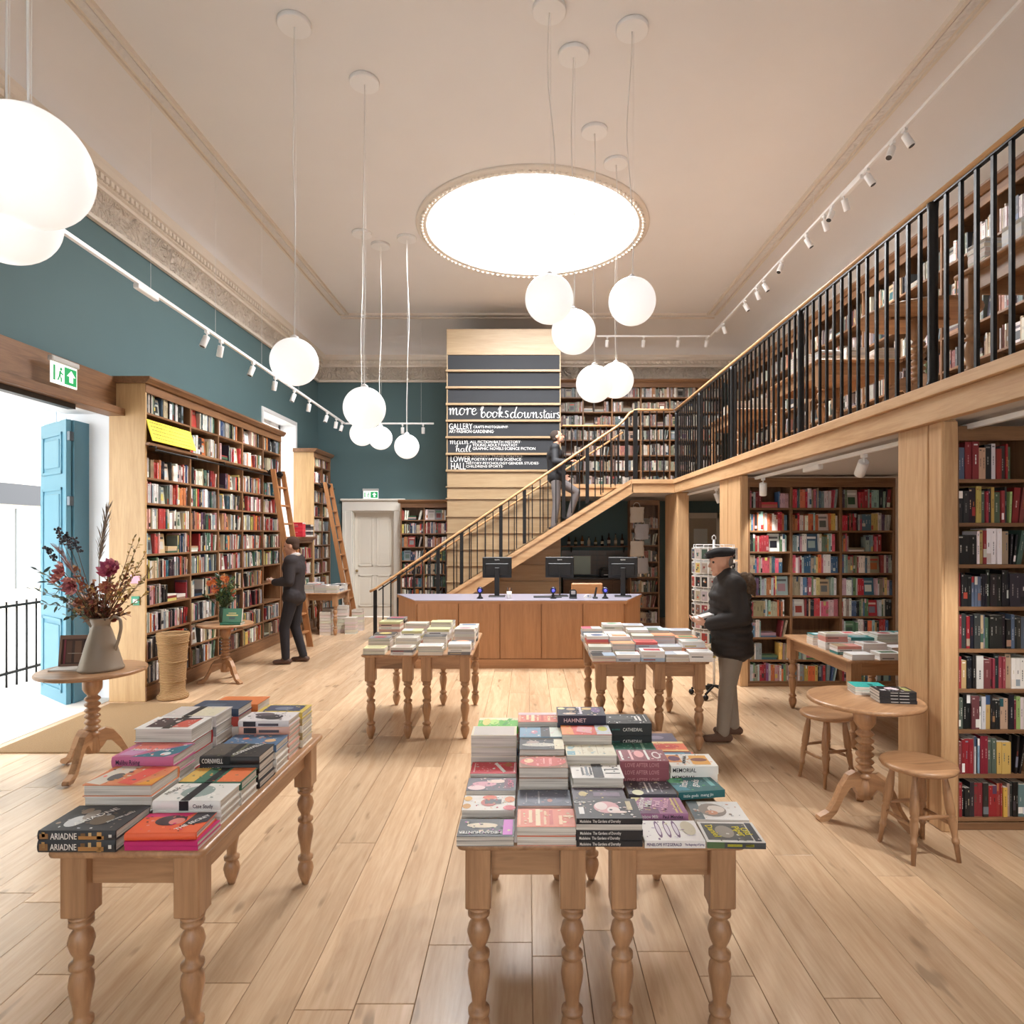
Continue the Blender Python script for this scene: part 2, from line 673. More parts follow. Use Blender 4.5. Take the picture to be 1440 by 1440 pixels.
# cornice with scroll frieze
def frieze_mat():
    m, nt, b = new_mat('scroll_frieze_plaster')
    N, L = nt.nodes, nt.links
    tc = N.new('ShaderNodeTexCoord')
    n1 = N.new('ShaderNodeTexNoise')
    n1.inputs['Scale'].default_value = 6
    n1.inputs['Detail'].default_value = 3
    n1.inputs['Distortion'].default_value = 2.6
    L.new(tc.outputs['Object'], n1.inputs['Vector'])
    bp = N.new('ShaderNodeBump')
    bp.inputs['Strength'].default_value = 1.0
    bp.inputs['Distance'].default_value = .16
    L.new(n1.outputs[0], bp.inputs['Height'])
    L.new(bp.outputs[0], b.inputs['Normal'])
    b.inputs['Base Color'].default_value = srgb(222, 211, 197)
    b.inputs['Roughness'].default_value = .85
    return m
FRZ = frieze_mat()
prof = [(0, 5.17), (.05, 5.17), (.05, 5.215), (.03, 5.225), (.035, 5.33), (.065, 5.43), (.1, 5.475), (.13, 5.48), (.13, 5.52), (.16, 5.53), (.16, 5.6), (.21, 5.62), (.235, 5.67), (.24, 5.725)]
def cornice(name, kind_, label):
    m = MB()
    if kind_ == 'left':
        A = [(XL + d, YF, z) for d, z in prof]; B = [(XL + d, YB - d, z) for d, z in prof]
    else:
        A = [(XL + d, YB - d, z) for d, z in prof]; B = [(XR, YB - d, z) for d, z in prof]
    b = m.add(A + B)
    n = len(prof)
    for i in range(n - 1):
        m.face([b + i, b + n + i, b + n + i + 1, b + i + 1][::-1], 1 if 3 <= i <= 5 else 0)
    o = m.build(name, [ORNAMENT, FRZ])
    tag(o, label, 'cornice', kind='structure')
    d = MB()
    if kind_ == 'left':
        y = 4.0
        while y < YB - .25:
            d.box(XL + .15, XL + .195, y, y + .05, 5.54, 5.598); y += .085
    else:
        x = XL + .25
        while x < XR:
            d.box(x, x + .05, YB - .195, YB - .15, 5.54, 5.598); x += .085
    dd = d.build('dentil_course', ORNAMENT, o)
    dd['kind'] = 'stuff'
cornice('trim_3', 'left', 'ornate beige scroll cornice along the teal side wall')
cornice('trim_4', 'back', 'ornate beige scroll cornice along the end wall')

# ---- gallery slab
m = MB()
m.box(2.58, XR, YF, YB, 2.56, 2.74)
m.box(.62, 2.58, 12.1, YB, 2.56, 2.74)
m.box(1.79, 2.58, 11.0, 12.1, 2.56, 2.74)
GS = m.build('ceiling_gallery_soffit', flat('soffit_grey', (196, 192, 188), .7))
tag(GS, 'pale grey soffit under the wooden gallery', 'gallery soffit', kind='structure')
m = MB()
m.box(2.58, XR, YF, YB, 2.74, ZG); m.box(.62, 2.58, 12.1, YB, 2.74, ZG); m.box(1.79, 2.58, 11.0, 12.1, 2.74, ZG)
gf = m.build('floor_gallery', wood('gallery_floor_oak', *FLOORW, axis='y', tint=.03))
tag(gf, 'oak floor of the upper gallery', 'gallery floor', kind='structure')
g = thing('trim_5', 'light oak fascia beam along the gallery edge', 'gallery fascia', (0, 0, 0), kind='structure')
def fascia(x0, x1, y0, y1, ax):
    MB().cbox(x0, x1, y0, y1, 2.545, 2.70, .004).build('beam', oakl(ax), g)
    e = .03
    if ax == 'y':
        MB().cbox(x0 - e, x1, y0, y1, 2.70, 2.775, .005).build('nosing', oakl(ax), g)
    else:
        MB().cbox(x0, x1, y0 - e, y1, 2.70, 2.775, .005).build('nosing', oakl(ax), g)
fascia(2.52, 2.58, YF, 11.0, 'y')
fascia(1.79, 2.52, 10.98, 11.04, 'x')
fascia(.62, 1.79, 12.06, 12.1, 'x')
# columns / partition ends that carry the gallery
def column(x0, x1, y0, y1, label, split):
    c = thing('column', label, 'column', ((x0 + x1) / 2, (y0 + y1) / 2, 0), kind='structure')
    MB().box(x0 + .02 - (x0 + x1) / 2, x1 - (x0 + x1) / 2, y0 + .02 - (y0 + y1) / 2, y1 - (y0 + y1) / 2, 0, 2.56).build('core', oakl('z'), c)
    ys = [y0] + split + [y1]
    for a, b_ in zip(ys[:-1], ys[1:]):
        MB().cbox(x0 - (x0 + x1) / 2, x0 + .03 - (x0 + x1) / 2, a + .006 - (y0 + y1) / 2, b_ - .006 - (y0 + y1) / 2, 0, 2.545, .005).build('board', oakl('z'), c)
    MB().cbox(x0 + .012 - (x0 + x1) / 2, x1 - (x0 + x1) / 2, y0 - (y0 + y1) / 2, y0 + .03 - (y0 + y1) / 2, 0, 2.545, .005).build('board', oakl('z'), c)
    return c
column(2.565, 2.665, 3.96, 4.44, 'light oak panelled column beside the stools', [4.10])
column(2.565, 2.66, 7.72, 8.56, 'light oak panelled column behind the postcard spinner', [8.2])
column(2.565, 2.77, 10.99, 11.94, 'light oak corner column at the end of the cash desk', [])

# ---- panelled tower behind the stairs with chalkboard strips
TY = 12.1
def tz(py): return EYE + (750 - py) / F * TY
tx0, tx1 = (628 - CX) / F * TY, (788.5 - CX) / F * TY
tw = thing('panelled_tower', 'tall pale oak clad tower with chalkboard strips rising behind the staircase', 'panelled tower', ((tx0 + tx1) / 2, TY, 0))
hx = (tx1 - tx0) / 2
MB().box(-hx + .02, hx - .02, .045, YB - TY - .26, 0, tz(463)).build('core', oakt('x'), tw)
MB().cbox(-hx, hx, 0, .045, tz(499), tz(462.5), .004).build('top_panel', oakt('x'), tw)
for s_ in (-1, 1):
    MB().box(s_ * hx - (.02 if s_ > 0 else 0), s_ * hx + (0 if s_ > 0 else .02), .0, .046, tz(663), tz(499)).build('edge_strip', oakt('z'), tw)
CHALK = flat('chalkboard_grey', (46, 48, 52), .85, noise=.08, nscale=3)
led = [520, 543.6, 567, 590.3, 613.6, 637, 660.5]
prev = 499.2
for p_ in led:
    MB().box(-hx + .02, hx - .02, .016, .045, tz(p_), tz(prev)).build('chalkboard_strip', CHALK, tw)
    MB().cbox(-hx - .015, hx, -.03, .045, tz(p_ + 3), tz(p_), .003).build('ledge', oakt('x'), tw)
    prev = p_ + 3
low = [663, 685.5, 702, 727, 750, 773, 796, 819, 842, 865, 888]
for i in range(len(low) - 1):
    MB().cbox(-hx + .01, hx - .0, .006, .045, tz(low[i + 1] - 1.5), tz(low[i]), .003).build('wood_panel', oakt('x'), tw)
    MB().cbox(-hx - .015, hx, -.022, .045, tz(low[i + 1]), tz(low[i + 1] - 1.6), .002).build('ledge', oakt('x'), tw)
CHW = flat('chalk_white', (240, 240, 238), .9)
def chalk(txt, px, py, h_px, w_px=None, bold=0.0, shear=0.0):
    """text whose baseline starts at the given point of the board"""
    sz = h_px / F * TY / .72
    me = text_mesh(txt, sz, 'chalk_lettering', extrude=.0008, bold=bold, shear=shear)
    if w_px:
        xs_ = [v.co.x for v in me.vertices]
        k = (w_px / F * TY) / (max(xs_) - min(xs_))
        for v in me.vertices:
            v.co.x *= k
    me.materials.append(CHW)
    p = P(px, py, TY)
    link('chalk_lettering', me, tw, (p.x - (tx0 + tx1) / 2, .0145, p.z), rot=(PI / 2, 0, 0))
def zp(x_, y_): return 620 + x_ / 6.545, 455 + y_ / 6.545
def ct(txt, x_, y_, h_, w_, bold=.0, shear=0):
    a, b_ = zp(x_, y_)
    chalk(txt, a, b_, h_ / 6.545, w_ / 6.545, bold, shear)
ct('GALLERY', 72, 972, 58, 215)
ct('CRAFTS·PHOTOGRAPHY·', 298, 962, 24, 322, .0)
ct('ART·FASHION·GARDENING·', 75, 1006, 30, 415, .0)
ct('ALL FICTION·BATH HISTORY·', 268, 1100, 26, 470, .0)
ct('YOUNG ADULT·FANTASY·', 290, 1130, 26, 420, .0)
ct('GRAPHIC NOVELS·SCIENCE FICTION', 290, 1162, 26, 578, .0)
ct('LOWER', 85, 1272, 58, 185)
ct('HALL', 88, 1342, 64, 135)
ct('COOKERY·TRAVEL·POLITICS·', 280, 1230, 20, 475, .0)
ct('POETRY·MYTHS·SCIENCE·', 280, 1260, 24, 465, .0)
ct('HISTORY·PSYCHOLOGY·GENDER STUDIES·', 232, 1296, 24, 670, .0)
ct('CHILDRENS·SPORTS·', 228, 1324, 22, 345, .0)
# brush script, drawn as strokes (unit cell, baseline 0, x-height 1)
SCR = {
 'm': (1.55, [[(0, .8), (.15, 1), (.2, .5), (.18, 0)], [(.18, .4), (.45, 1), (.6, .9), (.62, 0)], [(.62, .4), (.95, 1), (1.1, .9), (1.1, .1), (1.3, 0), (1.5, .25)]]),
 'o': (1.0, [[(.7, .9), (.35, 1), (.05, .6), (.1, .1), (.4, 0), (.75, .4), (.7, .9), (.8, .75), (1.0, .8)]]),
 'r': (.85, [[(0, .8), (.2, 1.05), (.25, .6), (.2, 0)], [(.22, .5), (.45, .95), (.7, 1), (.8, .85)]]),
 'e': (.9, [[(.1, .5), (.5, .6), (.65, .85), (.4, 1), (.1, .7), (.1, .2), (.4, 0), (.85, .3)]]),
 'b': (1.05, [[(-.05, 1.3), (.25, 2), (.45, 1.9), (.2, 1.2), (.15, .3), (.3, 0), (.65, .1), (.8, .6), (.6, 1), (.25, .7)]]),
 'k': (1.05, [[(-.05, 1.3), (.25, 2), (.4, 1.9), (.2, 1), (.15, 0)], [(.18, .5), (.5, 1), (.65, .8), (.3, .5), (.6, .1), (.95, .1)]]),
 's': (.85, [[(.7, 1.05), (.35, 1.15), (.2, .85), (.55, .5), (.6, .15), (.3, 0), (.05, .2)]]),
 'd': (1.1, [[(.65, .9), (.35, 1), (.05, .6), (.1, .1), (.4, 0), (.7, .6)], [(.85, 1.9), (1.0, 2), (.75, 1.2), (.7, .2), (.85, 0), (1.05, .2)]]),
 'w': (1.3, [[(0, .9), (.15, 1), (.15, .2), (.35, 0), (.6, .5), (.65, .95), (.62, .2), (.8, 0), (1.05, .4), (1.1, .95), (1.3, .85)]]),
 'n': (1.1, [[(0, .8), (.15, 1), (.2, .5), (.18, 0)], [(.18, .4), (.5, 1), (.65, .85), (.65, .1), (.85, 0), (1.05, .25)]]),
 't': (.75, [[(.35, 1.7), (.3, .9), (.3, .15), (.5, 0), (.72, .25)], [(0, 1.15), (.35, 1.2), (.75, 1.4)]]),
 'a': (1.0, [[(.65, .9), (.35, 1), (.05, .6), (.1, .1), (.4, 0), (.65, .6), (.68, .95), (.68, .15), (.82, 0), (1.0, .25)]]),
 'i': (.55, [[(.15, .95), (.18, .2), (.3, 0), (.5, .25)], [(.2, 1.35), (.24, 1.42)]]),
 'h': (1.05, [[(-.05, 1.3), (.25, 2), (.4, 1.9), (.2, 1), (.15, 0)], [(.18, .4), (.5, 1), (.65, .85), (.65, .1), (.85, 0), (1.0, .2)]]),
 'l': (.6, [[(-.05, .6), (.25, 1.7), (.4, 2), (.42, 1.7), (.22, .9), (.2, .15), (.35, 0), (.55, .25)]]),
 ' ': (.55, []),
}
def catmull(pts, n=5):
    out = []
    p = [pts[0]] + list(pts) + [pts[-1]]
    for i in range(1, len(p) - 2):
        for j in range(n):
            t = j / n
            out.append(tuple(.5 * (2 * p[i][k] + (p[i + 1][k] - p[i - 1][k]) * t + (2 * p[i - 1][k] - 5 * p[i][k] + 4 * p[i + 1][k] - p[i + 2][k]) * t * t + (3 * p[i][k] - p[i - 1][k] - 3 * p[i + 1][k] + p[i + 2][k]) * t ** 3) for k in range(len(pts[0]))))
    out.append(tuple(pts[-1]))
    return out
def script(word, px, py, xh_px, w_px, pen):
    tot = sum(SCR[c][0] for c in word)
    ux = w_px / F * TY / tot
    uz = xh_px / F * TY
    m = MB()
    x_ = 0
    for c in word:
        w_, st = SCR[c]
        for s_ in st:
            pts = catmull(s_) if len(s_) > 2 else s_
            pl = [Vector(((x_ + a) * ux, 0, b_ * uz)) for a, b_ in pts]
            rr = []
            for i in range(len(pl)):
                d = pl[min(i + 1, len(pl) - 1)] - pl[max(i - 1, 0)]
                down = max(0, -d.normalized().z) if d.length else 0
                rr.append(pen * (.45 + .75 * down))
            m.tube(pl, rr, 6, flat=.12 if False else None)
        x_ += w_
    for i, v in enumerate(m.v):
        m.v[i] = (v[0], v[1] * .12, v[2])
    p = P(px, py, TY)
    m.build('chalk_lettering', CHW, tw, (p.x - (tx0 + tx1) / 2, .0145, p.z))
script('more', *zp(75, 838), 58 / 6.545, 262 / 6.545, .0105)
script('books', *zp(365, 862), 50 / 6.545, 265 / 6.545, .0105)
script('down', *zp(640, 866), 50 / 6.545, 265 / 6.545, .0095)
script('stairs', *zp(905, 868), 44 / 6.545, 195 / 6.545, .0075)
script('main', *zp(80, 1108), 32 / 6.545, 180 / 6.545, .0065)
script('hall', *zp(135, 1178), 30 / 6.545, 145 / 6.545, .0065)

# ---- white door in the back wall
d = thing('door_1', 'off-white panelled door in a wide moulded frame below the exit sign', 'door', ((DX0 + DX1) / 2, YB, 0), kind='structure')
hw = (DX1 - DX0) / 2
DOORW = flat('door_cream', (226, 220, 208), .5)
MB().box(-hw, hw, .14, .18, 0, DZ).build('door_leaf', DOORW, d)
for (a, b_, c_, e_) in ((-.36, -.04, 1.12, 2.2), (.04, .36, 1.12, 2.2), (-.36, -.04, .22, .92), (.04, .36, .22, .92)):
    m = MB()
    for (p, q, r, t) in ((a, b_, c_, c_ + .025), (a, b_, e_ - .025, e_), (a, a + .025, c_, e_), (b_ - .025, b_, c_, e_)):
        m.box(p, q, .125, .14, r, t)
    m.box(a + .06, b_ - .06, .13, .14, c_ + .06, e_ - .06)
    m.build('panel', DOORW, d)
MB().sphere((-.39, .1, 1.02), .03, 10, 8).tube([(-.39, .13, 1.02), (-.39, .1, 1.02)], .012, 8).build('handle', flat('brass', (150, 130, 90), .35, .9), d)
m = MB()
for s_ in (-1, 1):
    m.cbox(s_ * (hw + .11) - .11, s_ * (hw + .11) + .11, -.05, .0, 0, DZ, .01)
    m.cbox(s_ * (hw + .17) - .04, s_ * (hw + .17) + .04, -.075, -.0501, 0, DZ - .001, .01)
    m.box(s_ * (hw - .012) - .012, s_ * (hw - .012) + .012, .0005, .139, 0, DZ - .031)
m.cbox(-hw - .22, hw + .22, -.05, 0, DZ, DZ + .22, .01)
m.cbox(-hw - .25, hw + .25, -.09, 0, DZ + .22, DZ + .27, .012)
m.box(-hw, hw, 0, .14, DZ - .03, DZ)
m.build('door_frame', flat('door_frame_cream', (233, 229, 220), .5), d)
MB().box(-hw - .3, hw + .3, .2, .3, 0, DZ + .3).build('backing', DOORW, d)

# ---- door seen between the columns under the gallery
d3 = thing('door_2', 'pale framed glazed door in the shade under the gallery', 'door', (3.85, YB, 0), kind='structure')
MB().box(-.42, -.3, -.06, 0, 0, 2.3).box(.3, .42, -.06, 0, 0, 2.3).box(-.42, .42, -.06, 0, 2.18, 2.3).build('door_frame', DOORW, d3)
MB().box(-.3, .3, -.03, 0, 0, 2.18).build('door_leaf', flat('door_stone', (176, 166, 150), .6), d3)
MB().box(-.2, .1, -.04, -.03, .9, 1.95).build('pane', flat('pale_pane', (215, 225, 228), .15), d3)

# ---- window in the left wall
w1 = thing('window_1', 'white sash window in a deep white reveal above the low bookcase', 'window', (XL, (WN0 + WN1) / 2, WNZ0), kind='structure')
h2, hz = (WN1 - WN0) / 2, WNZ1 - WNZ0
m = MB()
m.box(-T, .012, -h2 - .03, -h2 + .012, 0, hz).box(-T, .012, h2 - .012, h2 + .03, 0, hz).box(-T, .012, -h2, h2, hz - .012, hz + .03).box(-T, .03, -h2, h2, -.02, .015)
m.box(-.002, .02, -h2 - .06, -h2, 0, hz + .06).box(-.002, .02, h2, h2 + .06, 0, hz + .06).box(-.002, .02, -h2, h2, hz, hz + .06)
m.build('window_reveal', REV, w1)
m = MB()
for (a, b_, c_, e_) in ((-h2, -h2 + .08, 0, hz), (h2 - .08, h2, 0, hz), (-h2, h2, 0, .1), (-h2, h2, hz - .08, hz), (-h2, h2, hz / 2 - .03, hz / 2 + .03), (-h2 / 3 - .015, -h2 / 3 + .015, 0, hz), (h2 / 3 - .015, h2 / 3 + .015, 0, hz), (-h2, h2, hz * .75 - .012, hz * .75 + .012), (-h2, h2, hz * .25 - .012, hz * .25 + .012)):
    m.box(-T + .05, -T + .1, a, b_, c_, e_)
m.build('window_frame', WHITE, w1)

# ---- street outside the entrance
pv = MB().box(-30, XO - .0, -6, 45, -.2, -.06)
o = pv.build('pavement', flat('pale_paving', (205, 203, 200), .8, noise=.06, nscale=3))
tag(o, 'pale stone pavement outside the open entrance', 'pavement', kind='structure')
th = MB().box(XO - .16, XL + .001, EN0, EN1, -.06, .004).build('trim_6', flat('stone_threshold', (214, 212, 208), .6))
tag(th, 'worn pale stone threshold of the entrance', 'threshold', kind='structure')
bd = thing('stone_building', 'pale stone house with sash windows and a black shop sign across the street', 'building', (-12.5, 20, 0))
STONE = flat('bath_stone', (226, 216, 198), .85, noise=.05, nscale=1)
MB().box(-3, 0, -22, 16, -.1, 13).build('wall', STONE, bd)
for zf in (3.6, 6.8):
    for yy in range(-12, 13, 3):
        f_ = MB().box(.0, .06, yy - .65, yy + .65, zf - .08, zf).box(0, .05, yy - .65, yy - .55, zf, zf + 2).box(0, .05, yy + .55, yy + .65, zf, zf + 2).box(0, .05, yy - .65, yy + .65, zf + 1.92, zf + 2.02).box(0, .04, yy - .03, yy + .03, zf, zf + 2).box(0, .04, yy - .6, yy + .6, zf + .97, zf + 1.03).build('window', WHITE, bd)
        MB().box(0, .02, yy - .56, yy + .56, zf, zf + 1.93).build('pane', flat('dark_glass', (90, 98, 104), .1), f_)
MB().box(0, .12, -13, 13, 2.55, 3.05).build('shop_sign', flat('sign_black', (40, 40, 42), .5), bd)
for yy in range(-11, 12, 4):
    MB().box(0, .05, yy - 1.4, yy + 1.4, .5, 2.45).build('shop_window', flat('shop_glass', (120, 124, 126), .15), bd)
rl = thing('iron_railing', 'black iron railing outside the entrance', 'railing', (-6.1, 7.6, 0))
for i in range(9):
    MB().tube([(-.35 + i * -.0, i * .16, -.06), (-.35, i * .16, 1.0)], .012, 6).build('bar', BLACKM, rl)
MB().box(-.37, -.33, -.05, 1.35, .93, .96).build('top_rail', BLACKM, rl)
MB().box(-.37, -.33, -.05, 1.35, .1, .13).build('bottom_rail', BLACKM, rl)

# entrance joinery: oak header over the opening
hd = thing('trim_7', 'dark oak header board over the entrance opening', 'door header', (XL, (EN0 + EN1) / 2, ENZ), kind='structure')
MB().cbox(-.01, .1, -2.6, (EN1 - EN0) / 2 - .0, .0, .36, .006).build('fascia_board', oakd('y'), hd)
MB().cbox(-.01, .2, -2.6, (EN1 - EN0) / 2 + .0, -.06, .02, .006).build('rail', oakd('y'), hd)
MB().box(.02, .1, -1.3, .7, -.11, -.06).build('door_closer', flat('dark_grey_metal', (70, 68, 66), .5, .4), hd)
MB().box(-.03, .02, 1.44, 1.5, -ENZ, -.06).build('steel_channel', flat('steel_grey', (96, 104, 110), .4, .6), hd)

# canopy added outside the entrance to keep skylight off the open door
pr = thing('shade_canopy', 'flat white canopy added over the street entrance for shade', 'canopy', (XO, 5.6, 3.45))
MB().cbox(-1.7, -.01, -2.2, 2.6, 0, .16, .01).build('shade_slab', WHITE, pr)
MB().cbox(-1.76, -1.66, -2.26, 2.66, .1, .26, .01).build('edge_moulding', WHITE, pr)

# blue folding street door, opened outwards
BLUE = flat('light_blue_paint', (92, 142, 162), .45)
bdoor = thing('door_3', 'light blue panelled folding door standing open to the street', 'door', (-4.95, 6.9, 0), kind='structure')
def leaf(parent, p0, p1, h0, h1, panels):
    p0, p1 = Vector(p0), Vector(p1)
    L = (p1 - p0).length
    ang = math.atan2(p1.y - p0.y, p1.x - p0.x)
    lf = MB().cbox(0, L, -.025, .025, h0, h1, .004).build('leaf', BLUE, parent, (p0.x, p0.y, 0), ang)
    for (z0, z1) in panels:
        for sd in (-1, 1):
            m = MB()
            y0, y1 = sorted((sd * .025, sd * .04))
            a, b_ = .1, L - .1
            m.box(a, b_, y0, y1, z0, z0 + .03).box(a, b_, y0, y1, z1 - .03, z1).box(a, a + .03, y0, y1, z0, z1).box(b_ - .03, b_, y0, y1, z0, z1)
            m.cbox(a + .07, b_ - .07, y0, y1, z0 + .07, z1 - .07, .006)
            m.build('panel_moulding', BLUE, lf)
    return lf
PNL = [(.12, .92), (1.12, 2.35), (2.5, 2.95)]
leaf(bdoor, (0, 0), (-.63, .47), .0, 3.08, PNL)
leaf(bdoor, (.0, .05), (.0, .3), .0, 3.08, [])
for z_ in (.25, 1.05, 2.15, 2.85):
    MB().cbox(-.005, .03, -.02, .04, z_, z_ + .1, .004).build('hinge', flat('steel_grey', (96, 104, 110), .4, .6), bdoor)

# doormat
mt = MB().cbox(-4.52, -3.1, 5.38, 6.93, 0.0, .012, .004).build('doormat', flat('coir_mat', (150, 122, 88), .95, noise=.25, nscale=90, bump=.6, bscale=300))
tag(mt, 'large tan coir doormat inside the entrance', 'doormat')
# ================================================================ BOOKS
def rgbl(t): return srgb(*t)
PAL = {
 'mix': [((232, 228, 220), 9), ((214, 206, 192), 6), ((30, 30, 34), 7), ((58, 56, 60), 4), ((176, 40, 44), 4), ((206, 66, 50), 3), ((222, 196, 90), 2), ((44, 72, 104), 3), ((36, 98, 112), 2), ((70, 112, 84), 3), ((120, 130, 134), 4), ((206, 150, 150), 3), ((170, 120, 88), 3), ((226, 126, 56), 2), ((150, 168, 176), 3), ((92, 60, 88), 1), ((198, 178, 140), 4)],
 'bright': [((226, 222, 214), 7), ((150, 184, 178), 5), ((196, 44, 58), 7), ((226, 90, 110), 3), ((226, 116, 62), 3), ((228, 196, 96), 3), ((40, 40, 46), 4), ((64, 108, 146), 4), ((178, 190, 196), 4), ((96, 140, 96), 3), ((206, 160, 166), 3), ((170, 150, 120), 3), ((110, 70, 110), 1)],
 'dark': [((26, 26, 30), 9), ((48, 46, 50), 4), ((168, 34, 44), 6), ((226, 222, 214), 4), ((150, 170, 100), 2), ((80, 100, 86), 3), ((140, 60, 62), 3), ((206, 170, 70), 1), ((90, 110, 130), 2), ((186, 150, 110), 2), ((120, 170, 186), 1)],
 'fade': [((196, 186, 172), 7), ((150, 140, 132), 5), ((110, 92, 84), 4), ((60, 56, 56), 5), ((150, 90, 80), 3), ((96, 112, 118), 4), ((176, 150, 118), 4), ((120, 126, 100), 2), ((214, 206, 196), 4), ((180, 120, 90), 2)],
}
def pick(r, pal):
    t = PAL[pal]
    k = r.random() * sum(w for _, w in t)
    for c, w in t:
        k -= w
        if k <= 0:
            break
    j = r.uniform(.8, 1.08)
    g = sum(c) / 3
    q = r.uniform(.05, .4)
    c = tuple(v * (1 - q) + g * q for v in c)
    return tuple(int(max(8, min(250, v * j + r.uniform(-7, 7)))) for v in c)
NAMED = [('white', (235, 232, 226)), ('cream', (214, 206, 190)), ('black', (28, 28, 32)), ('charcoal', (62, 60, 64)), ('dark red', (130, 36, 40)), ('red', (196, 48, 52)), ('orange', (222, 116, 60)), ('yellow', (222, 196, 90)), ('navy blue', (40, 58, 96)), ('blue', (70, 110, 150)), ('teal', (50, 110, 116)), ('green', (78, 116, 86)), ('olive green', (146, 156, 96)), ('grey', (128, 132, 134)), ('pale blue', (166, 182, 190)), ('pink', (214, 150, 156)), ('brown', (160, 112, 82)), ('tan', (196, 176, 138)), ('purple', (96, 62, 96)), ('dusty rose', (150, 86, 84))]
def cname(c):
    return min(NAMED, key=lambda n: sum((a - b) ** 2 for a, b in zip(n[1], c)))[0]
ORD = ['first', 'second', 'third', 'fourth', 'fifth', 'sixth', 'seventh', 'eighth', 'ninth', 'tenth', 'eleventh', 'twelfth', 'thirteenth', 'fourteenth', 'fifteenth', 'sixteenth', 'seventeenth', 'eighteenth', 'nineteenth', 'twentieth', 'twenty-first', 'twenty-second', 'twenty-third', 'twenty-fourth', 'twenty-fifth', 'twenty-sixth', 'twenty-seventh', 'twenty-eighth']
NB = [0]
def contrast(r, c):
    lum = .3 * c[0] + .59 * c[1] + .11 * c[2]
    if r.random() < .25:
        return pick(r, 'mix')
    k = r.uniform(.35, .8)
    q = (28, 28, 32) if lum > 120 else (232, 226, 214)
    return tuple(int(a * (1 - k) + b * k) for a, b in zip(c, q))

def make_book(w, d, t, col, parent=None, loc=(0, 0, 0), rot=None, hard=False, spine_marks=None, mesh_extra=None, thin=None):
    """a book lying flat: x is its height, spine along y = 0, z its thickness. Cover mesh is the thing, page block its part"""
    bt = thin or (.003 if hard else .0014)
    ins = .004 if hard else .0006
    c = rgbl(col)
    m = MB()
    m.box(0, w, 0, d, 0, bt, 0, c)
    m.box(0, w, 0, d, t - bt, t, 0, c)
    m.box(0, w, 0, bt * 1.2, bt, t - bt, 0, c)
    if hard:            # rounded spine
        pts = [(0, 0), (-.004, t * .2), (-.0055, t * .5), (-.004, t * .8), (0, t)]
        b = m.add([(0, y, z) for y, z in pts] + [(w, y, z) for y, z in pts])
        for i in range(4):
            m.face([b + i, b + 5 + i, b + 6 + i, b + 1 + i], 0, c, True)
    y0 = -.0062 if hard else -.0006
    for (a, b_, z0, z1, cc) in (spine_marks or []):
        m.quad([(w * a, y0, t * z0), (w * b_, y0, t * z0), (w * b_, y0, t * z1), (w * a, y0, t * z1)], 0, rgbl(cc))
    if mesh_extra:
        mesh_extra(m, w, d, t)
    o = m.build('book', PRINT, parent, loc, 0, rot)
    MB().box(ins, w - ins, bt, d - ins, bt, t - bt).build('page_block', PAGES, o)
    NB[0] += 1
    return o

def spine_deco(r, c):
    out = []
    k = contrast(r, c)
    u = r.random()
    if u < .55:           # title strip along the spine, author nearer the foot
        a = r.uniform(.3, .45)
        out.append((a, a + r.uniform(.2, .4), .4, .6, k))
        if r.random() < .6:
            out.append((.08, .08 + r.uniform(.03, .08), .4, .6, k))
    elif u < .8:          # colour panel
        cc = pick(r, 'mix')
        a = r.choice([.0, .55, .7])
        out.append((a, a + r.uniform(.18, .3), 0, 1, cc))
        out.append((.4, .52, .42, .58, k))
    else:
        out.append((.06, .1, .2, .8, k))
        out.append((.35, .6, .4, .6, k))
    return out

def dashes(r, marks):
    out = []
    for (a, b_, z0, z1, cc) in marks:
        if b_ - a > .15 and z1 - z0 < .5:
            x_ = a
            while x_ < b_ - .02:
                w_ = r.uniform(.03, .09)
                out.append((x_, min(x_ + w_, b_), z0, z1, cc))
                x_ += w_ + .018
        else:
            out.append((a, b_, z0, z1, cc))
    return out

def gen_row(r, W, clear, depth, pal, face_out=.04, gap=.5):
    """one shelf of books: x, thickness, height, depth, colour, lean"""
    out = []
    x = .004
    end = W - r.uniform(0, .12) * (r.random() < gap)
    base_h = min(clear - .03, r.uniform(.195, .225))
    run = 0
    col = None
    while x < end - .012:
        u = r.random()
        if run <= 0:
            col = pick(r, pal)
            run = r.choice([1, 1, 1, 1, 1, 2, 2, 3])
            th = r.uniform(.011, .03) if r.random() < .9 else r.uniform(.032, .045)
            hh = min(clear - .012, base_h * r.uniform(.88, 1.1))
            dd = min(depth - .03, hh * r.uniform(.62, .72))
        run -= 1
        if u < face_out and end - x > .16:
            w = hh * .66
            out.append(('face', x, w, min(hh, clear - .015), .02, pick(r, pal), 0))
            x += w + .004
            run = 0
            continue
        if u > .985 and end - x > .25:
            out.append(('pile', x, .2, r.choice([2, 3]), .13, pick(r, pal), 0))
            x += .206
            continue
        if x + th > end:
            break
        out.append(('up', x, th, hh, dd, col, 0))
        x += th + r.choice([0, .0006, .001])
    # a slack end lets the last few lean
    slack = W - x
    if slack > .03 and len(out) > 4 and r.random() < .6:
        lean = min(.3, slack / .2 * .6)
        k = r.choice([2, 3, 4])
        for i in range(len(out) - k, len(out)):
            if out[i][0] == 'up':
                out[i] = out[i][:6] + (lean * (i - (len(out) - k) + 1) / k * .8,)
                sh = sum(0 for _ in ())
                out[i] = (out[i][0], out[i][1] + slack * .35 * (i - (len(out) - k) + 1) / k) + out[i][2:]
    return out

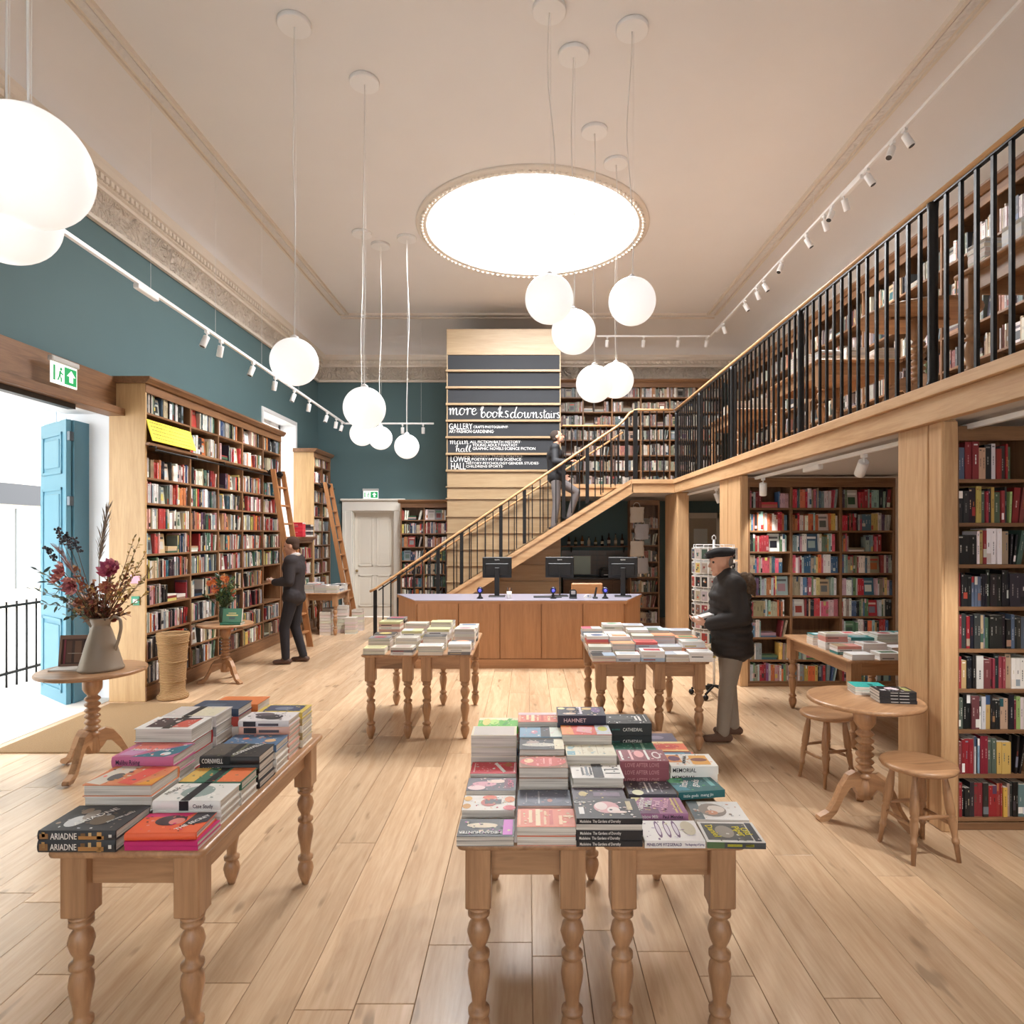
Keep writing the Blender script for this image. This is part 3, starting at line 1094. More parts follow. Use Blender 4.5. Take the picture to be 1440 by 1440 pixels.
STUFF = MB()        # the thousands of books on the shelves beyond the ones built singly
CREAM = rgbl((226, 218, 202))
def stuff_book(M, x, t, h, d, col, lean, r, front=0.0):
    c = rgbl(col)
    fy = front
    if lean:
        R = M @ Matrix.Translation((x, 0, 0)) @ Matrix.Rotation(lean, 4, 'Y')
        x = 0
    else:
        R = M
    s = STUFF
    b = s.add([(x, fy, 0), (x + t, fy, 0), (x + t, fy + d, 0), (x, fy + d, 0), (x, fy, h), (x + t, fy, h), (x + t, fy + d, h), (x, fy + d, h)], R)
    for q, cc in (((0, 1, 5, 4), c), ((1, 2, 6, 5), c), ((3, 0, 4, 7), c), ((4, 5, 6, 7), CREAM)):
        s.face([b + i for i in q], 0, cc)
    for (a, b_, z0, z1, cc) in dashes(r, spine_deco(r, col)[:2]):
        z0_, z1_ = x + t * z0, x + t * z1
        s.quad([(z0_, fy - .0012, h * (1 - b_)), (z1_, fy - .0012, h * (1 - b_)), (z1_, fy - .0012, h * (1 - a)), (z0_, fy - .0012, h * (1 - a))], 0, rgbl(cc), R)

def stuff_face(M, x, w, h, col, r):
    """a book shown cover outwards, leaning on the row behind"""
    R = M @ Matrix.Translation((x, .05, 0)) @ Matrix.Rotation(-.09, 4, 'X')
    c = rgbl(col)
    s = STUFF
    s.box(0, w, 0, .02, 0, h, 0, c, R)
    k = rgbl(contrast(r, col))
    s.quad([(w * .12, -.001, h * .72), (w * .88, -.001, h * .72), (w * .88, -.001, h * .84), (w * .12, -.001, h * .84)], 0, k, R)
    k2 = rgbl(pick(r, 'mix'))
    s.quad([(w * .2, -.001, h * .2), (w * .8, -.001, h * .2), (w * .8, -.001, h * .6), (w * .2, -.001, h * .6)], 0, k2, R)

def stuff_pile(M, x, w, n, d, col, r, pal='mix'):
    z = 0
    for i in range(n):
        t = r.uniform(.018, .035)
        c = pick(r, pal)
        STUFF.box(x, x + w * r.uniform(.9, 1), .02, .02 + d, z, z + t, 0, rgbl(c), M)
        z += t

def fill_shelf(M, W, clear, depth, pal, r, individual=None, **kw):
    row = gen_row(r, W, clear, depth, pal, **kw)
    if individual is None:
        for (k, x, t, h, d, col, lean) in row:
            if k == 'up':
                stuff_book(M, x, t, h, d, col, lean, r, front=r.uniform(.012, .03))
            elif k == 'face':
                stuff_face(M, x, t, h, col, r)
            else:
                stuff_pile(M, x, t, h, d, col, r, pal)
        return
    i = 0
    for (k, x, t, h, d, col, lean) in row:
        if k != 'up':
            continue
        if x > .34:          # beyond the edge of the photograph
            stuff_book(M, x, t, h, d, col, lean, r, front=.02)
            continue
        sp = [(1 - b_, 1 - a, z0, z1, cc) for (a, b_, z0, z1, cc) in dashes(r, spine_deco(r, col))]
        o = make_book(h, d, t, col, None, (0, 0, 0), hard=False, spine_marks=sp)
        R = M @ Matrix.Translation((x + t + (h * math.sin(lean) * .0), r.uniform(.012, .028), 0.0005)) @ Matrix.Rotation(lean, 4, 'Y') @ Matrix.Rotation(-PI / 2, 4, 'Y')
        o.matrix_world = R
        o.location = R.to_translation()
        o.rotation_euler = R.to_euler()
        lab = individual[0] % (cname(col), ORD[i])
        tag(o, lab, 'book', individual[1])
        i += 1

# ================================================================ BOOKCASES
def bookcase(label, loc, rz, xs, depth, zs, z0, z1, pal, seed, end_mats=None, skip=(), rail_z=None, header=.1, plinth=True, individual=None, body='d', face_out=.04, cornice=True, emptybays=(), cext=.04):
    W = oakd if body == 'd' else oakl
    t = thing('bookcase', label, 'bookcase', (loc[0], loc[1], 0), rz)
    Mw = Matrix.Translation((loc[0], loc[1], 0)) @ Matrix.Rotation(rz, 4, 'Z')
    r = random.Random(seed)
    x0, x1 = xs[0], xs[-1]
    th = .03
    for i, x in enumerate((x0, x1)):
        mt_ = (end_mats or [None, None])[i] or W('z')
        a = x if i == 0 else x - th
        MB().cbox(a, a + th, 0, depth, z0, z1, .003).build('side_panel', mt_, t)
    for x in xs[1:-1]:
        MB().cbox(x - th / 2, x + th / 2, .0, depth - .012, z0, z1, .003).build('divider', W('z'), t)
    MB().box(x0 + th, x1 - th, depth - .012, depth, z0, z1).build('back_panel', W('z'), t)
    if plinth:
        MB().cbox(x0 + .002, x1 - .002, -.012, .0, z0, zs[0] - .024, .003).build('plinth', W('x'), t)
    MB().cbox(x0 + .002, x1 - .002, -.006, .012, z1 - header, z1, .003).build('header', W('x'), t)
    if cornice:
        MB().prism([(-.07, z1 + .07), (-.07, z1 + .045), (-.03, z1), (depth, z1), (depth, z1 + .07)], x0 - cext, x1 + cext, 'yz').build('cornice', W('x'), t)
    if rail_z:
        MB().cbox(x0, x1, -.05, .0, rail_z - .02, rail_z + .012, .004).build('ledge', W('x'), t)
        MB().tube([(x0 + .05, -.09, rail_z - .07), (x1 - .02, -.09, rail_z - .07)], .012, 8).build('ladder_rail', BLACKM, t)
        for x in xs:
            MB().tube([(x + (.05 if x == x0 else -.02), -.01, rail_z - .03), (x + (.05 if x == x0 else -.02), -.09, rail_z - .03), (x + (.05 if x == x0 else -.02), -.09, rail_z - .07)], .009, 6).build('rail_bracket', BLACKM, t)
    tops = list(zs[1:]) + [z1 - header * .2]
    for bi in range(len(xs) - 1):
        a = xs[bi] + (th if bi == 0 else th / 2)
        b_ = xs[bi + 1] - (th if bi == len(xs) - 2 else th / 2)
        for si, z in enumerate(zs):
            MB().cbox(a, b_, .004, depth - .012, z - .024, z, .002).build('shelf', W('x'), t)
            if (bi, si) in skip or bi in emptybays:
                continue
            M = Mw @ Matrix.Translation((a, 0, z))
            ind = None
            if individual and (bi, si) in individual:
                ind = individual[(bi, si)]
            fill_shelf(M, b_ - a, tops[si] - z - .024, depth - .012, pal, r, ind, face_out=0 if ind else face_out)
    return t

LZ = [.185, .45, .745, 1.05, 1.345, 1.62, 1.90, 2.19, 2.47, 2.86, 3.19]
bookcase('very tall oak bookcase of five bays beside the entrance, filled with books', (-4.2, 7.03), PI / 2, [0, .95, 1.67, 2.41, 3.14, 3.87], .40, LZ, 0, 3.5, 'mix', 11,
         [wood('pale_end_oak', (200, 166, 120), (178, 142, 96), axis='z', tint=.02), None], skip={(4, 2), (4, 3), (0, 9)}, rail_z=2.84)
bookcase('tall narrow oak bookcase with a pale end panel at the far corner', (-4.2, 12.57), PI / 2, [0, .54, 1.06], .40, LZ, 0, 3.45, 'mix', 12,
         [wood('pale_end_oak', (200, 166, 120), (178, 142, 96), axis='z', tint=.02), None], rail_z=2.84)
bookcase('low oak bookcase under the sash window between the tall bookcases', (-4.2, 10.95), PI / 2, [0, .78, 1.56], .40, [.185, .48, .78, 1.08, 1.38], 0, 1.72, 'mix', 13, header=.05, cext=0)
bookcase('small oak bookcase standing between the white door and the tower', (0, 13.72), 0, [-2.73, -2.22, -1.71], .34, [.12, .42, .70, .98, 1.27, 1.56, 1.85, 2.14], 0, 2.5, 'mix', 14)
bookcase('oak bookcase along the end wall of the gallery behind the landing', (0, 13.72), 0, [.645, 1.19, 1.81, 2.43, 3.05, 3.66, 4.2], .34, [2.86, 3.2, 3.53, 3.86, 4.16, 4.46, 4.77], ZG + .0, 5.08, 'fade', 15, cext=0)
bookcase('long oak bookcase along the gallery side wall behind the iron railing', (4.3, 13.68), -PI / 2, [i * .78 for i in range(14)], .33, [2.86, 3.2, 3.53, 3.88, 4.22, 4.6], ZG, 5.04, 'fade', 16, face_out=.07, cext=0)
bookcase('three bay oak bookcase under the gallery full of bright spines', (0, 7.74), 0, [2.66, 3.19, 3.79, 4.45], .30, [.06, .32, .592, .845, 1.10, 1.37, 1.63, 1.884, 2.158], 0, 2.52, 'bright', 17, cornice=False, header=.11, skip={(1, 2)})
SH = ['bottom', 'second lowest', 'third lowest', 'fourth lowest', 'fifth lowest', 'fifth highest', 'fourth highest', 'third highest', 'second highest', 'top']
NR = [.07, .341, .62, .875, 1.126, 1.39, 1.656, 1.916, 2.19]
names9 = ['bottom', 'second lowest', 'third lowest', 'fourth lowest', 'middle', 'fourth highest', 'third highest', 'second highest', 'top']
ind = {(0, k): ('%s book, %s from the column, ' + names9[k] + ' shelf of bookcase behind the stools', 'books in the bookcase behind the stools') for k in range(9)}
bookcase('oak bookcase with dark spines beside the column behind the stools', (0, 4.0), 0, [2.668, 3.16, 3.85, 4.55], .28, NR, 0, 2.52, 'dark', 18, cornice=False, header=.09, individual=ind)
# ================================================================ STAIRCASE AND RAILINGS
SX0, SX1, SZ1, SYF, SYB = -2.46, 1.79, ZG, 10.98, 12.04
NR_ = 16
slope = SZ1 / (SX1 - SX0)
st = thing('staircase', 'straight oak staircase climbing to the gallery in front of the tower', 'staircase', (SX0, SYF, 0))
going = (SX1 - SX0) / NR_
rise = SZ1 / NR_
SH_ = .26            # the nosings stay behind the stringer
for i in range(NR_ - 1):
    MB().cbox(i * going - .02 + SH_, min((i + 1) * going + SH_, SX1 - SX0 - .005), .045, SYB - SYF, (i + 1) * rise - .03, (i + 1) * rise, .004).build('tread', oakl('y'), st)
for i in range(NR_):
    xr_ = min(i * going + SH_, SX1 - SX0 - .02)
    MB().box(xr_, xr_ + .014, .046, SYB - SYF - .001, i * rise, (i + 1) * rise - .031).build('riser', oakl('y'), st)
L_ = SX1 - SX0
for (ya, yb) in ((-.0, .045), (SYB - SYF, SYB - SYF + .03)):
    up, dn = .15, -.18
    MB().prism([(-.12, 0), (.22, 0), (L_ + .02, SZ1 - .215), (L_ + .02, SZ1 + .01), (L_ - .02, SZ1 + .014), (-.12, up - .12 * slope)], ya, yb, 'xz').build('stringer', oakl('x'), st)
    MB().prism([(-.12, up - .12 * slope - .07), (L_ - .02, SZ1 - .06), (L_ - .02, SZ1 + .014), (-.12, up - .12 * slope + .004)], ya - .02 if ya == 0 else ya, yb + .0, 'xz').build('stringer_cap', oakl('x'), st)
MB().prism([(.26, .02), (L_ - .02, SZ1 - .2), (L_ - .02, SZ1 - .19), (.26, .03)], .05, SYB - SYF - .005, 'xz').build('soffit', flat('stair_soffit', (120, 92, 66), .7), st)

RAILW = wood('rail_oak', (214, 170, 122), (182, 134, 88), axis='x', tint=.03)
RAILY = wood('rail_oak', (214, 170, 122), (182, 134, 88), axis='y', tint=.03)
def bar(x, y, z0, z1, r, parent, name='baluster', depth=None):
    d = depth or r
    MB().box(x - r, x + r, y - d, y + d, z0, z1).build(name, BLACKM, parent)
# railing on the open side of the stairs
sr = thing('stair_railing', 'black iron stair railing with an oak handrail on the open side', 'railing', (SX0, SYF + .02, 0))
RH = 1.04
def stair_z(x): return max(0, x * slope) + .12
def rail(parent, pts, axis_mat, ry=.028, rz=.022):
    m = MB()
    n = len(pts)
    pts = [Vector(p) for p in pts]
    ring = []
    for i, p in enumerate(pts):
        t = (pts[min(i + 1, n - 1)] - pts[max(i - 1, 0)]).normalized()
        side = t.cross(Vector((0, 0, 1))).normalized()
        up = side.cross(t)
        for a in range(10):
            an = 2 * PI * a / 10
            ring.append(p + side * math.cos(an) * ry + up * math.sin(an) * rz)
    b = m.add(ring)
    for i in range(n - 1):
        for k in range(10):
            q = (k + 1) % 10
            m.face([b + i * 10 + k, b + i * 10 + q, b + (i + 1) * 10 + q, b + (i + 1) * 10 + k], smooth=True)
    m.face([b + k for k in range(10)][::-1])
    m.face([b + (n - 1) * 10 + k for k in range(10)])
    return m.build('handrail', axis_mat, parent)
hx0 = -.25
ztop = 3.97
rp = [(hx0, 0, .85), (hx0 + .1, 0, .90)]
k_ = (ztop - .07 - .90) / (L_ + .0 - (hx0 + .1))
for i in range(1, 9):
    xx = hx0 + .1 + (L_ - .22 - hx0 - .1) * i / 8
    rp.append((xx, 0, .90 + (xx - hx0 - .1) * slope * 1.035))
zl = rp[-1][2]
rp += catmull([(L_ - .12, 0, zl + .1), (L_ - .04, 0, zl + .2), (L_ + .02, 0, ztop - .03), (L_ + .08, 0, ztop), (L_ + .2, 0, ztop)], 3)
rp += [(2.5 - SX0, 0, ztop)]
rail(sr, rp, RAILW)
def rz_at(x):
    for a, b_ in zip(rp[:-1], rp[1:]):
        if a[0] <= x <= b_[0]:
            return a[2] + (b_[2] - a[2]) * (x - a[0]) / max(1e-6, b_[0] - a[0])
    return rp[-1][2]
MB().prism([(-.1, .86), (L_ - .1, rz_at(L_ - .1) - .035), (L_ - .1, rz_at(L_ - .1) - .02), (-.1, .885)], -.015, .015, 'xz').build('top_bar', BLACKM, sr)
xb = -.16
i = 0
while xb < L_ + .05:
    post = i % 8 in (0, 3)
    bar(xb, 0, 0 if xb < 0 else stair_z(xb) - .01, rz_at(xb) - .015, .03 if post else .009, sr, 'post' if post else 'baluster', .012 if post else None)
    xb += .135
    i += 1
bar(L_ + .06, 0, ZG, ztop - .01, .035, sr, 'post')
xb = L_ + .19
while xb < 2.46 - SX0:
    bar(xb, 0, ZG, ztop - .01, .009, sr)
    xb += .12
# wall-side railing of the stairs and the landing edge behind
s2 = thing('stair_railing', 'oak handrail on thin black bars along the tower side of the stairs', 'railing', (SX0, SYB - .03, 0))
rail(s2, [(-.1, 0, .92), (1.5, 0, .92 + 1.6 * slope), (3.0, 0, .92 + 3.1 * slope), (L_, 0, .92 + (L_ + .1) * slope * 1.0)], RAILW, .022, .018)
xb = .05
while xb < L_:
    bar(xb, 0, stair_z(xb) - .03, .92 + (xb + .1) * slope, .008, s2)
    xb += .27
s3 = thing('landing_railing', 'level oak handrail and black bars edging the back landing beside the tower', 'railing', (.66, 12.14, ZG))
rail(s3, [(0, 0, 1.13), (1.1, 0, 1.13)], RAILW, .022, .018)
for i in range(10):
    bar(.06 + i * .11, 0, 0, 1.12, .008, s3)

# gallery railing
gr = thing('gallery_railing', 'long black iron railing with an oak handrail along the gallery edge', 'railing', (2.545, 0, ZG))
rail(gr, [(0, 11.0, ztop - ZG), (0, 6, ztop - ZG - .02), (0, 1.4, ztop - ZG - .03)], RAILY, .03, .022)
MB().box(-.015, .015, 1.4, 10.98, ztop - ZG - .055, ztop - ZG - .035).build('top_bar', BLACKM, gr)
posts = [2.05, 4.02, 5.96, 7.95, 9.45, 10.95]
for p_ in posts:
    MB().lathe([(.038, 0), (.036, .02), (.03, .04), (.03, 1.1), (.034, 1.15)], 12, o=(0, p_, .012)).build('post', BLACKM, gr)
for a, b_ in zip(posts[:-1], posts[1:]):
    n_ = round((b_ - a) / .131)
    for i in range(1, n_):
        bar(0, a + (b_ - a) * i / n_, .012, ztop - ZG - .04, .0105, gr)

# ================================================================ CASH DESK
def hprism(name, poly, z0, z1, mat, parent):
    return MB().prism(poly, z0, z1, 'xy').build(name, mat, parent)
dk = thing('cash_desk', 'long honey oak cash desk with angled ends and a grey top', 'cash desk', (-.1, 9.2, 0))
FYY, BYY = 8.76 - 9.2, 9.68 - 9.2
X0, X1, X2, X3 = -1.97 + .1, -1.53 + .1, 1.34 + .1, 1.72 + .1
DESK = wood('desk_oak', (180, 132, 92), (156, 110, 72), axis='z', tint=.05)
DESKX = wood('desk_oak', (180, 132, 92), (156, 110, 72), axis='x', tint=.05)
hprism('body', [(X1 + .03, FYY + .04), (X2 - .03, FYY + .04), (X3 - .04, BYY), (X0 + .04, BYY)], .07, .89, DESK, dk)
n_ = 5
for i in range(n_):
    a = X1 + .015 + (X2 - X1 - .03) * i / n_
    b_ = X1 + .015 + (X2 - X1 - .03) * (i + 1) / n_
    MB().cbox(a + .005, b_ - .005, FYY + .012, FYY + .04, .13, .885, .004).build('panel', DESK, dk)
for (p, q) in (((X0 + .03, BYY), (X1 + .01, FYY + .03)), ((X2 - .01, FYY + .03), (X3 - .03, BYY))):
    v = Vector((q[0] - p[0], q[1] - p[1], 0))
    MB().cbox(.01, v.length - .01, -.015, .012, .13, .885, .004).build('end_panel', DESK, dk, (p[0], p[1], 0), math.atan2(v.y, v.x))
hprism('plinth', [(X1, FYY), (X2, FYY), (X3, BYY), (X0, BYY)], 0, .125, DESKX, dk)
hprism('top_edge', [(X1 - .01, FYY - .02), (X2 + .01, FYY - .02), (X3 + .01, BYY + .02), (X0 - .01, BYY + .02)], .885, .925, DESKX, dk)
hprism('worktop', [(X1 - .005, FYY - .012), (X2 + .005, FYY - .012), (X3 + .004, BYY + .01), (X0 - .004, BYY + .01)], .925, .934, flat('lilac_grey_laminate', (150, 146, 160), .35), dk)
DZT = .934
BLK = flat('black_plastic', (17, 17, 19), .5)
def monitor(px, w_px, y, label, thin=False, turn=0):
    c = P(px, 790, y)
    t = thing('monitor', label, 'monitor', (c.x, y, DZT), turn, 'monitors on the cash desk')
    w, zt, zb = w_px / F * y / 2, .57, .27
    MB().cbox(-w, w, -.0, .035, zb, zt, .008).build('display_housing', BLK, t)
    MB().cbox(-w * .8, w * .8, -.02, .0, zb + .03, zt - .09, .01).build('back_bulge', BLK, t)
    MB().box(-w + .012, w - .012, .035, .037, zb + .015, zt - .015).build('screen', flat('screen_glow', (150, 170, 190), .2, emit=.6), t)
    if thin:
        MB().box(-.008, .008, -.04, -.015, .01, .44).build('stand', BLK, t)
    else:
        MB().cbox(-.035, .035, -.05, -.02, .01, .42, .005).build('stand', BLK, t)
    MB().cbox(-.12, .12, -.12, .08, 0, .014, .005).build('foot', BLK, t)
    me = text_mesh('iiyama', .028, 'logo', align='CENTER', extrude=.0004, bold=.0006)
    me.materials.append(ink((220, 220, 220)))
    link('logo', me, t, (0, -.0012, zt - .045), rot=(PI / 2, 0, 0))
monitor(699, 41, 9.3, 'black monitor nearest the pot of pens on the cash desk')
monitor(787, 40, 9.35, 'black monitor on a thin stand in the middle of the cash desk', True)
monitor(876, 41, 9.3, 'black monitor at the column end of the cash desk', False, -.12)
c = P(716, 840, 9.0)
t = thing('pen_pot', 'white pot of pens on the cash desk', 'pen pot', (c.x, 9.0, DZT))
MB().lathe([(.034, 0), (.036, .1), (.031, .1), (.03, .01)], 14).build('pot', WHITE, t)
for i, cc in enumerate(((30, 30, 32), (150, 40, 40), (40, 60, 120), (60, 60, 60), (160, 120, 80))):
    a = i * 1.26
    MB().tube([(.012 * math.cos(a), .012 * math.sin(a), .012), (.03 * math.cos(a), .03 * math.sin(a), .15)], .005, 6).build('pen', ink(cc), t)
def scanner(px, y, label):
    c = P(px, 840, y)
    t = thing('barcode_scanner', label, 'scanner', (c.x, y, DZT))
    MB().lathe([(.045, 0), (.045, .012), (.02, .03), (.014, .06), (.02, .07)], 14).build('base', BLK, t)
    MB().sphere((0, 0, .115), .045, 14, 10, sc=(1, .8, 1.1)).build('head', flat('dark_blue_plastic', (30, 32, 60), .25), t)
    MB().sphere((0, -.033, .115), .02, 10, 8, sc=(1, .5, 1)).build('lens', flat('blue_glow', (70, 70, 230), .3, emit=1.5), t)
scanner(675, 9.0, 'round barcode scanner on the cash desk beside the first monitor')
scanner(778, 9.0, 'glowing blue barcode scanner in front of the thin stand monitor')
scanner(851, 9.0, 'round barcode scanner beside the monitor at the column end')
c = P(806, 840, 9.0)
t = thing('card_machine', 'black rounded card machine on the cash desk', 'card machine', (c.x, 9.0, DZT))
MB().cbox(-.055, .055, -.03, .04, 0, .02, .006).build('base', BLK, t)
MB().prism([(-.05, .02), (.05, .02), (.048, .1), (.03, .125), (-.03, .125), (-.048, .1)], -.02, .03, 'xz').build('body', BLK, t)
MB().cbox(-.03, .03, -.024, -.018, .06, .11, .003).build('front_plate', flat('grey_plate', (170, 170, 172), .3), t)
c = P(826, 840, 9.05)
t = thing('tape_dispenser', 'small white tape dispenser on the cash desk', 'tape dispenser', (c.x, 9.05, DZT))
MB().prism([(-.05, 0), (.055, 0), (.055, .035), (.035, .05), (0, .055), (-.03, .04), (-.05, .02)], -.02, .02, 'xz').build('body', WHITE, t)
MB().lathe([(.012, -.021), (.012, .021)], 12, M=Matrix.Translation((.01, 0, .032)) @ Matrix.Rotation(PI / 2, 4, 'X')).build('roll', flat('tape_blue', (120, 140, 170), .4), t)
c = P(837, 840, 9.0)
t = thing('telephone', 'slim black telephone handset upright on the cash desk', 'telephone', (c.x, 9.0, DZT))
MB().cbox(-.035, .035, -.03, .05, 0, .022, .006).build('cradle', BLK, t)
MB().prism([(-.02, .02), (.005, .02), (.03, .155), (.008, .16)], -.018, .018, 'xz').build('handset', BLK, t)
t = MB().cbox(-.2, .2, -.06, .06, 0, .018, .004).build('keyboard', BLK, None, (P(770, 840, 9.15).x, 9.15, DZT)); tag(t, 'black keyboard lying under the middle monitor', 'keyboard')

# ================================================================ THE DIM BACK ROOM UNDER THE STAIRS
bc = thing('back_counter', 'dark back counter under the gallery behind the cash desk', 'counter', (1.55, 13.75, 0))
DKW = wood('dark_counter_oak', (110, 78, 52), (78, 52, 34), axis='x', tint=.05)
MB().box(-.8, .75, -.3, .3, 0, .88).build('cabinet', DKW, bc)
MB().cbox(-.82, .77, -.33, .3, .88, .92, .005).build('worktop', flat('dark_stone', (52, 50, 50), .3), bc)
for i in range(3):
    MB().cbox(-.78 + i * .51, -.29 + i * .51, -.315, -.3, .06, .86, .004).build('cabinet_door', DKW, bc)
TL = flat('grey_wall_tile', (118, 112, 108), .3)
sp = thing('tiled_splashback', 'grey tiled splashback on the wall behind the back counter', 'splashback', (1.55, YB - .012, .93))
for i in range(8):
    for j in range(5):
        MB().cbox(-.8 + i * .195, -.8 + i * .195 + .19, 0, .01, j * .11, j * .11 + .105, .002).build('tile', TL, sp)
sh = thing('wall_shelf', 'dark wooden wall shelf carrying bottles above the splashback', 'shelf', (1.55, 13.97, 1.55))
MB().cbox(-.82, .78, -.12, .11, 0, .03, .004).build('board', DKW, sh)
for x_ in (-.6, .55):
    MB().prism([(.1, 0), (.1, -.12), (-.08, 0)], x_, x_ + .02, 'yz').build('bracket', BLACKM, sh)
rr = random.Random(4)
bl = ['tall brown', 'short dark green', 'slim amber', 'squat white', 'tall olive', 'slim black', 'short red capped', 'tall cream labelled', 'small brown']
bcol = [(70, 44, 26), (36, 56, 40), (120, 74, 30), (200, 196, 188), (84, 82, 44), (26, 26, 28), (60, 40, 40), (150, 140, 120), (80, 52, 34)]
for i in range(9):
    h = .16 + .1 * rr.random()
    t = thing('bottle', bl[i] + ' bottle on the dark wall shelf behind the desk', 'bottle', (.9 + i * .145, 13.95, 1.58), 0, 'bottles on the back shelf')
    MB().lathe([(.032, 0), (.034, .01), (.034, h * .6), (.014, h * .78), (.013, h)], 12).build('glass', flat('bottle_%d' % i, bcol[i], .2), t)
    MB().lathe([(.0145, h), (.0145, h + .025)], 10).build('cap', ink((40, 36, 34)), t)
    MB().lathe([(.0346, h * .2), (.0346, h * .5)], 12, caps=False).build('label', ink((200, 190, 170)), t)
t = thing('printer', 'black printer on the back counter', 'printer', (1.75, 13.72, .92))
MB().cbox(-.2, .2, -.17, .17, 0, .16, .01).build('body', BLK, t)
MB().cbox(-.17, .17, -.2, .1, .16, .2, .01).build('lid', flat('dark_plastic', (44, 44, 46), .4), t)
MB().box(-.14, .14, -.24, -.16, .05, .06).build('paper_tray', WHITE, t)
t = thing('notice_screen', 'pale green notice board leaning above the back counter', 'notice board', (1.18, 13.9, .95))
MB().cbox(-.2, .2, 0, .03, .0, .42, .004).build('frame', flat('grey_frame', (150, 150, 146), .5), t)
MB().box(-.185, .185, -.004, 0, .015, .405).build('sheet', flat('pale_green_sheet', (196, 214, 204), .6), t)
cu = thing('office_chair', 'tan backed office chair behind the cash desk', 'chair', (.98, 10.35, 0))
MB().cbox(-.26, .26, .2, .24, .62, 1.03, .02).build('backrest', wood('chair_ply', (190, 136, 88), (164, 110, 66), axis='x'), cu)
MB().cbox(-.24, .24, -.24, .2, .44, .5, .02).build('seat', BLK, cu)
MB().tube([(0, 0, .08), (0, 0, .44)], .025, 10).build('column', BLACKM, cu)
MB().tube([(0, .1, .45), (0, .25, .5), (0, .25, .7)], .015, 8).build('back_support', BLACKM, cu)
for i in range(5):
    a = i * 1.2566
    MB().tube([(0, 0, .1), (.27 * math.cos(a), .27 * math.sin(a), .06)], .018, 6).sphere((.27 * math.cos(a), .27 * math.sin(a), .028), .028, 8, 6).build('base_leg', BLACKM, cu)

# shelf rack of bags and books between the desk and the corner column
bookcase('oak rack of bags and books squeezed beside the corner column', (0, 12.5), 0, [2.0, 2.58], .3, [.1, .4, .7, 1.0, 1.3, 1.62, 1.95], 0, 2.5, 'fade', 31, cornice=False)
bag_l = ['upper', 'second', 'third', 'fourth']
for i in range(4):
    z = 2.36 - i * .33
    t = thing('tote_bag', 'pale canvas tote bag, ' + ['topmost', 'second from top', 'third from top', 'lowest'][i] + ' on the rack by the corner column', 'bag', (2.12 + (i % 2) * .09, 12.46, z), 0, 'canvas bags on the rack')
    m = MB()
    r_ = random.Random(50 + i)
    nx, nz = 7, 7
    g_ = []
    for a in range(nz):
        for b_ in range(nx):
            u, v = b_ / (nx - 1), a / (nz - 1)
            g_.append((-.12 + .26 * u + r_.uniform(-.01, .01), -.02 - .035 * math.sin(PI * u) * (.4 + .6 * v) + .012 * math.sin(9 * u + i) * v, -.3 * v + r_.uniform(-.006, .006)))
    b0 = m.add(g_)
    b1 = m.add([(p[0], .012 + .01 * math.sin(PI * (k % nx) / (nx - 1)), p[2]) for k, p in enumerate(g_)])
    for a in range(nz - 1):
        for b_ in range(nx - 1):
            q = a * nx + b_
            m.face([b0 + q, b0 + q + nx, b0 + q + nx + 1, b0 + q + 1], smooth=True)
            m.face([b1 + q, b1 + q + 1, b1 + q + nx + 1, b1 + q + nx], smooth=True)
    for a in range(nz - 1):
        q = a * nx
        m.face([b0 + q, b1 + q, b1 + q + nx, b0 + q + nx]); q += nx - 1
        m.face([b0 + q, b0 + q + nx, b1 + q + nx, b1 + q])
    for b_ in range(nx - 1):
        q = (nz - 1) * nx + b_
        m.face([b0 + q, b1 + q, b1 + q + 1, b0 + q + 1])
    m.build('bag_body', flat('canvas_%d' % (i % 2), [(206, 198, 186), (176, 176, 180)][i % 2], .9, noise=.06), t)
    MB().tube(catmull([(-.07, -.01, -.02), (-.05, -.012, .06), (0, -.01, .09), (.05, -.012, .06), (.07, -.01, -.02)], 4), .008, 6).build('strap', flat('canvas_strap', (190, 180, 166), .9), t)
